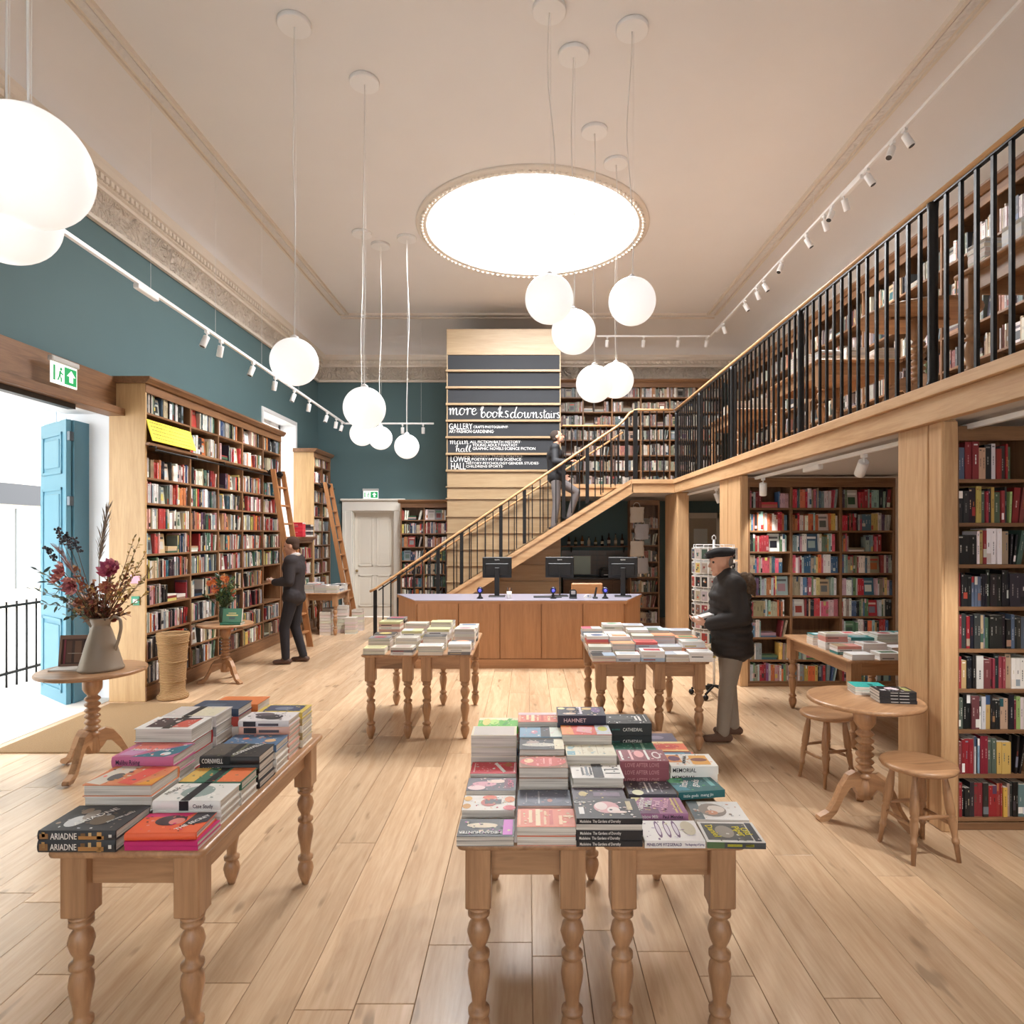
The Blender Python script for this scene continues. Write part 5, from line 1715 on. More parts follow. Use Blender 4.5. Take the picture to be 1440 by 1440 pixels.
# fifth column
stack(.615, .2, 2.195, .155, .022, 1, 'grey paperback with bold yellow lettering', B, (228, 226, 220), [('r', .05, .1, .82, .92, (84, 84, 80)), ('e', .4, .5, .16, .3, (150, 142, 130)), ('r', .84, .05, .95, .95, (60, 66, 74)), ('t', 'Daniel', .14, .5, .036, (230, 214, 40), -80), ('t', 'Piper', .6, .5, .036, (230, 214, 40), -80), ('t', 'Old', .72, .5, .036, (230, 214, 40), -80)], hard=False, rot=-2, smarks=[(0, .3, 0, 1, (84, 110, 70)), (.3, 1, 0, 1, (70, 74, 76)), (.35, .6, .3, .7, (206, 200, 60)), (.66, .8, .3, .7, (206, 200, 60))])
stack(.62, .2, 2.375, .16, .02, 1, 'white paperback with a grey bird skull drawing', B, (236, 234, 230), [('r', .0, .0, .2, 1, (110, 120, 124)), ('e', .42, .5, .26, .36, (150, 138, 128)), ('e', .5, .55, .16, .2, (226, 216, 206)), ('e', .38, .35, .12, .12, (206, 150, 120))], hard=False, rot=-2)
stack(.60, .195, 2.54, .145, .03, 1, 'deep teal paperback with white lower-case title, set askew', B, (40, 106, 108), [('p', [(0, .7), (.3, .6), (.35, 1), (0, 1)], (70, 160, 100)), ('p', [(0, .1), (.3, .1), (.2, .5), (0, .5)], (60, 140, 156)), ('t', 'little', .34, .5, .042, W_, 62), ('t', 'gods', .58, .5, .042, W_, 62), ('r', .8, .3, .9, .9, (120, 180, 180))], hard=False, rot=9, z=TH + .021, stext=[('little gods  meng jin', .1, .016, (220, 230, 226), .7)])
stack(.605, .2, 2.70, .15, .098, 3, 'white paperback with orange panels and bold black title', B, (240, 236, 228), [('r', .02, .3, .3, .9, (226, 150, 80)), ('e', .16, .6, .13, .2, (110, 60, 90)), ('r', .5, .12, .88, .85, (230, 170, 80)), ('e', .68, .5, .18, .14, (130, 74, 56)), ('t', 'MEMORIAL', .4, .5, .02, K_, 75)], hard=False, stext=[('MEMORIAL', .03, .024, (30, 28, 30), .5)])
stack(.575, .2, 2.865, .15, .05, 2, 'grey blue paperback with a large white initial', B, (90, 104, 124), [('r', .1, .5, .8, .95, (90, 150, 176)), ('t', 'G', .5, .3, .07, W_, 75), ('e', .85, .2, .14, .2, (206, 120, 80)), ('r', .95, 0, 1, 1, (214, 110, 80))], hard=False)
stack(.565, .2, 3.03, .14, .048, 2, 'flame orange paperback', B, (226, 112, 70), [('e', .5, .5, .35, .2, (206, 70, 56)), ('r', 0, .8, 1, 1, (240, 210, 150)), ('r', 0, 0, 1, .15, (240, 190, 120))], hard=False)
stack(.56, .19, 3.19, .14, .04, 2, 'violet grey paperback', B, (92, 84, 106), [('e', .5, .5, .2, .2, (140, 130, 150))], hard=False)

# --- procedural stacks for the tables farther back: the top book is a thing, the rest join the mass
def grid_stacks(x0, x1, ys, cols, pal, where, seed, hmax, hmin=.03, z=TH, rowname=None, dd=.15, over=.0):
    r = random.Random(seed)
    w = (x1 - x0) / cols
    rn = rowname or ['front row', 'second row', 'third row', 'fourth row', 'back row']
    for j, y in enumerate(ys):
        for i in range(cols):
            h = r.uniform(hmin, hmax)
            n = max(1, round(h / .026))
            n = min(n, 8)
            c = pal[r.randrange(len(pal))]
            k = contrast(r, c)
            c2 = pick(r, 'bright')
            els = r.choice([[('r', .15, .2, .85, .8, c2)], [('e', .5, .5, .3, .3, c2), ('r', .1, .8, .9, .9, k)], [('r', .1, .55, .9, .75, k), ('r', .2, .2, .8, .3, k)], [('r', 0, 0, .5, 1, c2)], []])
            bw = min(w * .97, r.uniform(.19, .215))
            cn = cname(c)
            stack(x0 + i * w + (w - bw) / 2 + r.uniform(-.006, .006), bw, y + r.uniform(-.01, .01) - over, dd, h, n, '%s book topping stack %s of the %s' % (cn, ['one', 'two', 'three', 'four', 'five', 'six'][i], rn[j]), where, c, els, hard=r.random() < .3, spine=r.choice(['front', 'back']), rot=r.uniform(-3, 3), topcols=[pal[r.randrange(len(pal))] for _ in range(5)], only_top=True, z=z, seed=seed)
MUT = [(236, 232, 226), (228, 222, 212), (206, 160, 144), (120, 118, 120), (232, 230, 228), (60, 58, 60), (198, 190, 178), (206, 200, 150), (240, 238, 236)]
PAS = [(240, 238, 236), (232, 228, 222), (226, 150, 110), (170, 190, 210), (236, 234, 232), (206, 206, 190), (214, 100, 96), (240, 236, 232), (190, 196, 206)]
rows5 = [0, .235, .47, .72, .98]
def tbl(x0, x1, y0, cols, pal, where, seed, hs, rows=rows5, z=TH, over=.03):
    for j, dy in enumerate(rows):
        grid_stacks(x0, x1, [y0 + dy], cols, pal, where, seed + j, hs[j][1], hs[j][0], z, [['front row', 'second row', 'third row', 'fourth row', 'back row'][j]], over=over)
tbl(-1.50, -.48, 5.71, 4, MUT, 'pair before the desk', 100, [(.05, .1), (.07, .14), (.1, .17), (.12, .2), (.1, .2)])
tbl(.54, 1.56, 5.41, 5, PAS, 'pair beside capped man', 200, [(.05, .09), (.08, .14), (.1, .15), (.1, .18), (.1, .18)])
tbl(2.74, 3.70, 5.45, 4, [(240, 238, 236), (232, 230, 228), (236, 236, 234), (214, 150, 140), (226, 222, 216), (60, 130, 130)], 'table under gallery', 300, [(.03, .06), (.06, .1), (.1, .15), (.1, .17)], rows=rows5[:4], over=.0)
WH = [(240, 240, 240), (232, 232, 234), (214, 216, 220), (236, 234, 230)]
tbl(2.8, 3.6, 6.2, 3, WH, 'white piled gallery table', 400, [(.08, .13), (.1, .18), (.1, .2)], rows=[0, .3, .6], z=ZG + TH, over=.0)
tbl(2.8, 3.48, 2.9, 3, WH, 'nearest gallery table', 450, [(.1, .2), (.12, .22), (.1, .2)], rows=[.45, .75, 1.02], z=ZG + TH, over=0)
tbl(2.8, 3.48, 8.65, 3, WH, 'farthest gallery table', 480, [(.08, .15), (.08, .15)], rows=[0, .4], z=ZG + TH, over=0)
tbl(-4.09, -3.43, 11.57, 3, [(220, 218, 216), (150, 160, 176), (236, 234, 230), (70, 72, 80)], 'small door table', 500, [(.1, .16), (.1, .2), (.1, .2)], rows=[0, .26, .52], over=.0)

# books on the round tables
stack(2.17, .2, 4.24, .15, .055, 2, 'white paperback with a turquoise cover', 'round table between the stools', (60, 176, 168), [('e', .6, .5, .08, .16, (30, 110, 110)), ('r', .3, .2, .8, .25, (40, 140, 136))], hard=False, spine='back', z=.78, rot=-8, topcols=[(238, 236, 234)])
stack(2.215, .22, 4.03, .15, .075, 4, 'black paperback with a white blossom', 'round table between the stools', (36, 34, 36), [('e', .45, .6, .16, .2, (214, 196, 206)), ('e', .55, .45, .1, .12, (236, 226, 230)), ('r', .75, .2, .92, .8, (150, 150, 90)), ('r', .1, .2, .25, .4, (200, 196, 200))], hard=False, z=.78, rot=-7, smarks=[(.3, .5, .4, .6, (200, 196, 190)), (.54, .8, .4, .6, (200, 196, 190))])
# ================================================================ PENDANTS AND TRACK LIGHTS
GLOBE, nt, bb = new_mat('opal_glass_lit')
bb.inputs['Base Color'].default_value = (.95, .945, .935, 1)
bb.inputs['Roughness'].default_value = .25
bb.inputs['Emission Color'].default_value = (1, .99, .98, 1)
bb.inputs['Emission Strength'].default_value = .34
CORD = flat('white_cord', (232, 230, 226), .6)
def pendant(px, py, dpx, Y, label, wav=0.0, seed=0, D=None):
    c = P(px, py, Y)
    D = D or dpx / F * Y
    t = thing('globe_pendant', label, 'pendant lamp', (c.x, Y, ZC), 0, 'white globe pendant lamps')
    dz = c.z - ZC
    MB().sphere((0, 0, dz), D / 2, 40, 24).build('globe', GLOBE, t)
    MB().lathe([(.035, dz + D / 2 - .008), (.035, dz + D / 2 + .012), (.012, dz + D / 2 + .03)], 16).build('globe_cap', WHITEM, t)
    r = random.Random(seed)
    z0, z1 = dz + D / 2 + .02, -.03
    n = 7
    pts = []
    for i in range(n + 1):
        k = i / n
        pts.append((wav * math.sin(k * 5 + seed) * math.sin(PI * k) + r.uniform(-.006, .006) * (0 < i < n), r.uniform(-.006, .006) * (0 < i < n), z0 + (z1 - z0) * k))
    MB().tube(catmull(pts, 3), .0045, 6).build('cord', CORD, t)
    MB().tube([(.012, 0, z0), (.012, 0, z1)], .0012, 5).build('suspension_wire', WHITEM, t)
    MB().lathe([(.135, -.04), (.14, -.035), (.14, -.002), (.13, 0)], 28).build('ceiling_canopy', WHITEM, t)
pendant(40, 236, 0, 2.35, 'upper globe lamp of the close pair at the picture edge above the entrance', D=.42)
pendant(10, 302, 0, 2.86, 'lower globe lamp of the close pair at the picture edge above the entrance', D=.42)
pendant(414, 509, 66, 5.45, 'globe lamp hanging alone in front of the teal wall cornice', .01, 1)
pendant(512.5, 574, 59, 6.15, 'largest globe lamp of the cluster above the white door', .012, 2)
pendant(509, 610, 34, 9.26, 'small globe lamp half hidden behind the largest of its cluster', .012, 3)
pendant(535, 616, 33, 9.64, 'middle small globe lamp of the cluster above the white door', .02, 4)
pendant(572, 628, 34.5, 9.41, 'lowest small globe lamp of the cluster nearest the panelled tower', .03, 5)
pendant(772.5, 421, 68, 5.3, 'upper left globe lamp below the skylight rim', .05, 6)
pendant(806.5, 467, 62, 5.8, 'globe lamp overlapping the tower top between two others', .02, 7)
pendant(889, 424, 66, 5.5, 'globe lamp below the skylight hanging farthest from the tower', .05, 8)
pendant(836, 540, 52, 6.9, 'lower front globe lamp before the gallery end bookcase', .015, 9)
pendant(866, 535, 50, 7.49, 'lower globe lamp partly behind another before the gallery end bookcase', .02, 10)

LENS = flat('spot_lens', (30, 30, 30), .3)
def spot(parent_loc, aim, label, power=30, r=.035, h=.13, group='track spotlights', light=True):
    t = thing('track_spotlight', label, 'spotlight', parent_loc, 0, group)
    d = (Vector(aim) - Vector(parent_loc)).normalized()
    q = Vector((0, 0, -1)).rotation_difference(d)
    R = Matrix.Translation((0, 0, -.06)) @ q.to_matrix().to_4x4()
    MB().cbox(-.016, .016, -.03, .03, -.03, 0, .003).build('adapter', WHITEM, t)
    MB().tube([(0, 0, -.025), (0, 0, -.075)], .008, 8).build('swivel', WHITEM, t)
    MB().lathe([(r * .96, -h), (r, -h + .004), (r, -.006), (r * .9, 0)], 20, M=R).build('can', WHITEM, t)
    MB().lathe([(r * .8, -h - .001), (r * .8, -h + .004)], 16, M=R).build('lens', LENS, t)
    if light:
        ld = bpy.data.lights.new('spot_beam', 'SPOT')
        ld.energy = power
        ld.spot_size = math.radians(62)
        ld.spot_blend = .7
        ld.shadow_soft_size = .04
        ld.color = (1, .975, .94)
        lo = bpy.data.objects.new('spot_beam', ld)
        COL.objects.link(lo)
        lo.parent = t
        lo.location = Vector((0, 0, -.06)) + d * (h + .012)
        lo.rotation_euler = q.to_euler()
    return t
def track(name, pts, label, wires=(), feeds=()):
    t = thing('lighting_track', label, 'lighting track', pts[0])
    o = Vector(pts[0])
    for a, b_ in zip(pts[:-1], pts[1:]):
        a, b_ = Vector(a) - o, Vector(b_) - o
        v = b_ - a
        MB().cbox(0, v.length, -.017, .017, 0, .034, .003).build('rail', WHITEM, t, a, math.atan2(v.y, v.x))
    for w in wires:
        w = Vector(w) - o
        MB().tube([w + Vector((0, 0, .034)), Vector((w.x, w.y, ZC - .0 - o.z))], .0018, 5).build('suspension_wire', WHITEM, t)
    for f_ in feeds:
        f_ = Vector(f_) - o
        v = Vector(pts[1]) - Vector(pts[0])
        MB().cbox(-.17, .17, -.025, .025, -.045, 0, .005).build('power_feed', WHITEM, t, f_, math.atan2(v.y, v.x))
    return t
# side track above the tall bookcase
A0, A1 = Vector((-3.41, 3.4, 4.08)), Vector((-3.742, 13.1, 4.08))
def on_left(px):
    s = (px - CX) / F
    k = (A0.x - s * A0.y) / (s * (A1.y - A0.y) - (A1.x - A0.x))
    return A0.lerp(A1, k)
track('left', [A0, A1, (-1.92, 13.1, 4.08)], 'white lighting track hung in front of the teal side wall', [on_left(212), on_left(303), on_left(368), on_left(420), (-2.18, 13.1, 4.08)], [on_left(206)])
nm = ['first', 'second', 'third', 'fourth', 'fifth', 'sixth', 'seventh', 'eighth', 'ninth', 'tenth', 'eleventh', 'twelfth', 'thirteenth', 'fourteenth']
for i, px in enumerate([291, 311, 356, 387, 414, 435, 460, 473, 481]):
    p = on_left(px)
    spot(p, (-4.25, p.y + (.5 if i % 2 else -.6), 1.7), 'white spotlight, %s along the track above the tall bookcase' % nm[i])
for i, px in enumerate([566, 595]):
    p = P(px, 597, 13.1); p.z = 4.08
    spot(p, (p.x - .1, 13.8, 1.2), ['white spotlight beside the hanging globes on the end of the track', 'last white spotlight on the track end nearest the tower'][i])
# gallery track
track('right', [(3.57, 2.4, 5.68), (3.57, 12.5, 5.68), (1.35, 12.5, 5.68)], 'white lighting track high above the gallery', [(3.57, 4, 5.68), (3.57, 8, 5.68), (3.57, 11.5, 5.68), (1.6, 12.5, 5.68)], [(3.57, 11.9, 5.68), (3.57, 7.0, 5.68)])
for i, px in enumerate([1272, 1255, 1219, 1187, 1170, 1159, 1134, 1099, 1074, 1064, 1047, 1017]):
    y = 3.57 * F / (px - CX)
    dn = i in (1, 4, 7)          # a few are swung down over the display tables
    spot((3.57, y, 5.68), (.9, y - 1.6, .0) if dn else (4.4, y + (.5 if i % 2 else -.4), 3.9), 'white spotlight, %s from the camera on the gallery track' % nm[i], power=260 if dn else 27)
for i, px in enumerate([999, 954, 905, 854]):
    p = P(px, 478, 12.5); p.z = 5.68
    spot((p.x if i else 3.5, 12.5, 5.68), (p.x, 13.7, 3.8), 'white spotlight, %s from the corner on the track before the end bookcase' % nm[i], power=27)
# track under the gallery
track('under', [(2.76, 2.4, 2.5), (2.76, 11.6, 2.5)], 'white lighting track under the gallery edge', [], [(2.76, 6.2, 2.5)])
for px, lb in ((961, 'white spotlight under the gallery beside the corner column'), (1007, 'white spotlight under the gallery before the second column'), (1065, 'white spotlight under the gallery above the postcard spinner'), (1215, 'white spotlight under the gallery nearest the big column')):
    y = 2.76 * F / (px - CX)
    if px == 1065:
        y = 7.5
    spot((2.76, y, 2.5), {961: (2.3, 12.4, 1.4), 1007: (3.6, 9.4, .4), 1065: (2.9, 7.9, 1.2), 1215: (3.1, 7.2, .9)}[px], lb, power=45 if px == 1215 else 27, r=.042, h=.15)
spot((2.72, 2.75, 2.5), (2.35, 4.1, .3), 'white spotlight added out of view under the gallery to light the stools', power=70, r=.042, h=.15)  # extra lamp added out of frame to brighten the floor and round table

# ================================================================ SIGNS
GREEN = flat('exit_green', (20, 150, 84), .4, emit=.35)
SIGNW = flat('exit_white', (236, 240, 236), .4, emit=.5)
def exit_sign(loc, rz, w, h, label):
    t = thing('exit_sign', label, 'exit sign', loc, rz)
    MB().cbox(-w / 2 - .01, w / 2 + .01, -.02, .03, h, h + .05, .006).build('housing', flat('sign_housing', (200, 200, 198), .4), t)
    MB().box(-w / 2, w / 2, 0, .012, 0, h).build('panel', SIGNW, t)
    MB().box(.0, w / 2 - .012, -.003, 0, .02, h - .02).build('green_field', GREEN, t)
    m = MB()
    cx, cz = w * .245, h * .5
    s = h * .3
    m.prism([(cx, cz + s), (cx - s * .95, cz + s * .05), (cx - s * .4, cz + s * .05), (cx - s * .4, cz - s * .9), (cx + s * .4, cz - s * .9), (cx + s * .4, cz + s * .05), (cx + s * .95, cz + s * .05)], -.006, -.003, 'xz')
    m.build('arrow', SIGNW, t)
    m = MB()
    m.box(-w * .42, -w * .36, -.003, 0, .03, h - .03)
    cx = -w * .17
    m.lathe([(.0001, 0), (h * .07, .0), (h * .07, .002), (.0001, .002)], 10, M=Matrix.Translation((cx + h * .06, -.001, h * .74)) @ Matrix.Rotation(PI / 2, 4, 'X'), caps=False)
    m.prism([(cx - h * .04, h * .64), (cx + h * .06, h * .66), (cx + h * .02, h * .4), (cx - h * .07, h * .42)], -.003, 0, 'xz')
    m.prism([(cx + .0 * h, h * .62), (cx + h * .2, h * .52), (cx + h * .18, h * .47), (cx + .0 * h, h * .55)], -.003, -.0005, 'xz')
    m.prism([(cx - h * .06, h * .44), (cx - h * .18, h * .2), (cx - h * .12, h * .17), (cx + h * .0, h * .42)], -.003, -.0005, 'xz')
    m.prism([(cx - h * .02, h * .44), (cx + h * .12, h * .3), (cx + h * .1, h * .14), (cx + h * .04, h * .14), (cx + h * .04, h * .28)], -.003, -.0006, 'xz')
    m.build('running_figure', GREEN, t)
exit_sign((-4.40, 6.08, 3.25), PI / 2, .34, .2, 'green and white exit sign on the oak header over the entrance')
exit_sign((P(520.5, 700, 14.0).x, 14.05, 2.61), 0, .33, .17, 'green and white exit sign above the white panelled door')
# yellow banner on the tall bookcase
t = thing('yellow_banner', 'bright yellow banner with rows of small writing across the tall bookcase', 'banner', (-4.13, 7.51, 2.872), PI / 2)
Rb = Matrix.Rotation(-.3, 4, 'X')
MB().cbox(-.46, .46, -.006, .006, 0, .25, .002, M=Rb).build('board', flat('banner_yellow', (222, 208, 60), .6), t)
m = MB()
r_ = random.Random(3)
for j in range(5):
    x_ = -.42
    while x_ < .4:
        w_ = r_.uniform(.015, .05)
        m.box(x_, min(x_ + w_, .42), -.0072, -.006, .215 - j * .044, .223 - j * .044, M=Rb)
        x_ += w_ + .014
wl_ = m.build('writing_line', ink((120, 110, 40)), t)
wl_['kind'] = 'stuff'
t = thing('door_notice', 'small pink and green notices stuck on the pale bookcase end', 'notice', (-4.3, 7.026, 1.1))
MB().cbox(-.055, .05, -.012, 0, .2, .3, .003).build('pink_card', ink((222, 170, 190)), t)
MB().cbox(-.045, .045, -.014, -.002, -.04, .06, .003).build('green_box', ink((60, 150, 120)), t)
MB().box(-.025, .025, -.0155, -.014, -.01, .03).build('label', WHITE, t)

# ================================================================ LADDERS
def ladder(y0, y1, label, xf=-3.6, xt=-4.055, H=2.86):
    t = thing('library_ladder', label, 'ladder', (xf, (y0 + y1) / 2, 0))
    hw = (y1 - y0) / 2
    lean = xt - xf
    W = wood('ladder_oak', (176, 124, 80), (140, 92, 54), axis='z', tint=.05)
    for s in (-1, 1):
        MB().prism([(.0, 0), (.1, 0), (lean + .09, H), (lean + .02, H)], s * hw - .016, s * hw + .016, 'xz').build('stile', W, t)
        MB().lathe([(.035, -.02), (.05, -.012), (.05, .012), (.035, .02)], 16, M=Matrix.Translation((lean + .02, s * (hw - .03), H - .05)) @ Matrix.Rotation(PI / 2, 4, 'X')).build('roller', BLACKM, t)
        MB().tube([(lean + .05, s * hw, H - .12), (lean - .02, s * (hw - .03), H - .04), (lean - .05, s * (hw - .03), H - .02)], .011, 8).build('hook', BLACKM, t)
    n = 9
    for i in range(n):
        z = .26 + i * .29
        x_ = lean * z / H
        MB().cbox(x_ + .0, x_ + .085, -hw + .017, hw - .017, z - .014, z + .014, .003).build('rung', W, t)
ladder(10.05, 10.45, 'oak library ladder leaning on the tall bookcase behind the blurred man')
ladder(12.62, 12.98, 'oak library ladder leaning on the far corner bookcase beside the white door', xf=-3.52)

# ================================================================ BASKET, JUG, FLOWERS, PICTURE
def wicker():
    m, nt, b = new_mat('wicker')
    N, L = nt.nodes, nt.links
    tc = N.new('ShaderNodeTexCoord')
    w = N.new('ShaderNodeTexWave')
    w.bands_direction = 'Z'
    w.inputs['Scale'].default_value = 22
    w.inputs['Distortion'].default_value = 3
    w.inputs['Detail'].default_value = 3
    L.new(tc.outputs['Object'], w.inputs['Vector'])
    cr = N.new('ShaderNodeValToRGB')
    cr.color_ramp.elements[0].color = srgb(140, 100, 60)
    cr.color_ramp.elements[1].color = srgb(188, 154, 108)
    L.new(w.outputs[0], cr.inputs[0])
    L.new(cr.outputs[0], b.inputs['Base Color'])
    bp = N.new('ShaderNodeBump')
    bp.inputs['Strength'].default_value = .7
    bp.inputs['Distance'].default_value = .01
    L.new(w.outputs[0], bp.inputs['Height'])
    L.new(bp.outputs[0], b.inputs['Normal'])
    b.inputs['Roughness'].default_value = .75
    return m
WICK = wicker()
t = thing('wicker_basket', 'tall flared wicker basket on the floor against the bookcase', 'basket', (-3.985, 7.19, 0))
MB().lathe([(.155, 0), (.165, .02), (.16, .04), (.135, .065), (.125, .09), (.13, .2), (.14, .4), (.155, .6), (.168, .7), (.172, .72), (.165, .735), (.155, .72), (.14, .55), (.115, .1)], 32, caps=True).build('body', WICK, t)
for z, r0 in ((.2, .131), (.42, .142), (.63, .159)):
    m = MB()
    for i in range(24):
        a0, a1 = 2 * PI * i / 24, 2 * PI * (i + 1) / 24
    pts = [((r0 + .002) * math.cos(2 * PI * i / 24), (r0 + .002) * math.sin(2 * PI * i / 24), z) for i in range(25)]
    MB().tube(pts, .006, 6).build('woven_band', WICK, t)

JX, JY, JZ = -3.313, 4.97, .793
t = thing('enamel_jug', 'tall taupe enamel jug on the round table by the entrance', 'jug', (JX, JY, JZ))
ENAM = flat('taupe_enamel', (146, 132, 116), .35, noise=.06, nscale=4)
MB().lathe([(.15, 0), (.158, .006), (.158, .02), (.15, .03), (.128, .11), (.1, .22), (.072, .31), (.062, .335), (.06, .345), (.066, .365), (.078, .39), (.083, .405), (.079, .403), (.06, .36), (.056, .34), (.09, .22), (.14, .03), (.02, .012)], 40).build('body', ENAM, t)
MB().prism([(-.13, .41), (-.06, .41), (-.045, .33), (-.062, .33)], -.032, .032, 'xz').build('spout', ENAM, t)
MB().tube(catmull([(.06, 0, .385), (.1, 0, .41), (.145, 0, .39), (.155, 0, .33), (.14, 0, .25), (.112, 0, .16), (.108, 0, .14)], 5), .012, 8).build('handle', ENAM, t)

def leaf_quad(m, p, d, up, L, W, col, curl=.15):
    d = d.normalized()
    s = d.cross(up)
    if s.length < 1e-3:
        s = Vector((1, 0, 0))
    s.normalize()
    n = s.cross(d)
    b = m.add([p, p + d * L * .35 + s * W * .5 + n * curl * L * .3, p + d * L * .75 + s * W * .35 + n * curl * L * .5, p + d * L, p + d * L * .75 - s * W * .35 + n * curl * L * .5, p + d * L * .35 - s * W * .5 + n * curl * L * .3, p + d * L * .5])
    for q in ((0, 1, 6), (1, 2, 6), (2, 3, 6), (3, 4, 6), (4, 5, 6), (5, 0, 6)):
        m.face([b + i for i in q], 0, col, True)
def sprig(parent, base, tip, bend, nl, Ls, Ws, cols, r, name='sprig', stemc=(80, 62, 48), start=.45, berries=False):
    m = MB()
    base, tip = Vector(base), Vector(tip)
    mid = base.lerp(tip, .5) + Vector(bend)
    pts = [base.lerp(mid, k / 5).lerp(mid.lerp(tip, k / 5), k / 5) for k in range(6)]
    m.tube(pts, [.004, .0035, .003, .0027, .0022, .0015], 5, col=rgbl(stemc))
    for i in range(nl):
        k = start + (1 - start) * (i + r.random() * .6) / nl
        k = min(k, .999)
        a = int(k * 5)
        p = pts[a].lerp(pts[min(a + 1, 5)], k * 5 - a)
        t = (pts[min(a + 1, 5)] - pts[a]).normalized()
        d = t * .6 + Vector((r.uniform(-1, 1), r.uniform(-1, 1), r.uniform(-.7, .8)))
        c = cols[r.randrange(len(cols))]
        if berries:
            q = p + d.normalized() * r.uniform(.01, .035)
            m.tube([p, q], .0012, 4, col=rgbl(stemc))
            m.sphere(q, r.uniform(.006, .011), 6, 5, col=rgbl(c))
        else:
            leaf_quad(m, p, d, Vector((r.uniform(-1, 1), r.uniform(-1, 1), 1)), r.uniform(*Ls), r.uniform(*Ws), rgbl(c))
    return m.build(name, PRINT, parent)
def bouquet():
    r = random.Random(21)
    t = thing('dried_flowers', 'big arrangement of dried flowers, pampas and pink blossoms in the enamel jug', 'flowers', (JX, JY, JZ + .36))
    def pt(px, py, y=0.0):
        q = P(px, py, JY + y)
        return q - Vector((JX, JY, JZ + .36))
    base = (0, 0, -.05)
    GRN = [(84, 100, 84), (66, 84, 74), (110, 122, 96), (52, 66, 60)]
    OLV = [(150, 130, 66), (184, 156, 84), (120, 104, 56), (196, 170, 110)]
    BRN = [(120, 72, 50), (150, 92, 66), (96, 58, 44), (176, 120, 84), (140, 70, 60), (190, 150, 104)]
    DRK = [(44, 46, 60), (60, 60, 70), (36, 38, 46)]
    # leafy branches to the left and below
    for (px, py, yy) in ((48, 830, .1), (58, 850, -.15), (95, 868, -.2), (50, 800, .05), (88, 840, .15), (60, 815, -.1)):
        sprig(t, base, pt(px, py, yy), (0, 0, .12), 12, (.045, .075), (.018, .03), GRN, r)
    # dark berry heads
    for (px, py, yy) in ((80, 745, .1), (104, 758, .05), (66, 772, -.05), (92, 752, -.1)):
        sprig(t, base, pt(px, py, yy), (-.03, 0, .1), 40, (.02, .03), (.01, .015), DRK, r, 'berry_sprig', start=.8, berries=True)
    # golden twigs to the right
    for (px, py, yy) in ((196, 760, 0), (206, 775, .1), (213, 800, -.1), (200, 790, .1), (190, 752, -.05), (214, 830, .05), (205, 812, -.1), (184, 790, .1)):
        sprig(t, base, pt(px, py, yy), (.03, 0, .05), 16, (.025, .05), (.012, .022), OLV, r, stemc=(120, 84, 52))
    # brown dried leaves, the dense middle
    for i in range(26):
        px, py = r.uniform(100, 188), r.uniform(800, 868)
        sprig(t, base, pt(px, py, r.uniform(-.2, .2)), (r.uniform(-.05, .05), r.uniform(-.05, .05), .03), 22, (.03, .06), (.02, .035), BRN, r, stemc=(96, 66, 44), start=.3)
    for i in range(8):
        px, py = r.uniform(90, 190), r.uniform(785, 830)
        sprig(t, base, pt(px, py, r.uniform(-.15, .15)), (0, 0, .05), 14, (.03, .05), (.015, .03), BRN + OLV, r, start=.5)
    # plumes
    def plume(tip, root, n, L, cols, name):
        m = MB()
        root, tip = Vector(root), Vector(tip)
        m.tube([Vector(base), root, tip], [.004, .0035, .001], 5, col=rgbl((150, 130, 104)))
        for i in range(n):
            k = r.random()
            p = root.lerp(tip, k)
            d = (tip - root).normalized() + Vector((r.uniform(-.35, .35), r.uniform(-.35, .35), r.uniform(-.1, .1)))
            leaf_quad(m, p, d, Vector((r.uniform(-1, 1), r.uniform(-1, 1), .3)), L * r.uniform(.6, 1.1), .006, rgbl(cols[r.randrange(len(cols))]), .05)
        m.build(name, PRINT, t)
    plume(pt(150, 722, .0), pt(139, 790, 0), 130, .12, [(150, 134, 120), (130, 116, 104), (176, 160, 140)], 'pampas_plume')
    plume(pt(84, 776, -.1), pt(108, 812, -.08), 70, .1, [(176, 140, 136), (150, 118, 116)], 'pampas_plume')
    # pink blossoms
    def blossom(c, d, R, cols):
        m = MB()
        d = Vector(d).normalized()
        s = d.cross(Vector((0, 0, 1))).normalized()
        u = s.cross(d)
        for ring, (nn, ln, op) in enumerate(((7, .6, .35), (9, .85, .7), (11, 1.0, 1.1))):
            for i in range(nn):
                a = 2 * PI * i / nn + ring * .3 + r.uniform(-.1, .1)
                o = s * math.cos(a) + u * math.sin(a)
                leaf_quad(m, Vector(c) + o * R * .06, d + o * op, d, R * ln, R * .5, rgbl(cols[r.randrange(len(cols))]), -.35)
        m.sphere(Vector(c) + d * R * .15, R * .2, 8, 6, col=rgbl((150, 60, 70)))
        m.tube([Vector(base), Vector(c) * .6 + Vector((0, 0, -.02)), Vector(c)], .005, 5, col=rgbl((96, 84, 56)))
        m.build('blossom', PRINT, t)
    PKS = [(196, 92, 120), (214, 120, 140), (170, 70, 104), (226, 150, 156)]
    DPK = [(206, 132, 130), (190, 110, 116), (222, 160, 150), (150, 84, 90)]
    blossom(pt(156, 803, -.16), (.1, -.8, .5), .1, PKS)
    blossom(pt(90, 808, -.14), (-.6, -.6, .3), .11, DPK)
    blossom(pt(104, 822, -.2), (-.2, -1, -.2), .09, DPK)
    blossom(pt(150, 826, -.2), (.2, -1, .1), .06, [(180, 110, 90), (200, 140, 110)])
bouquet()
t = thing('framed_picture', 'small brown framed picture leaning on the jug', 'picture', (P(100, 938, 5.06).x, 5.09, JZ), .12)
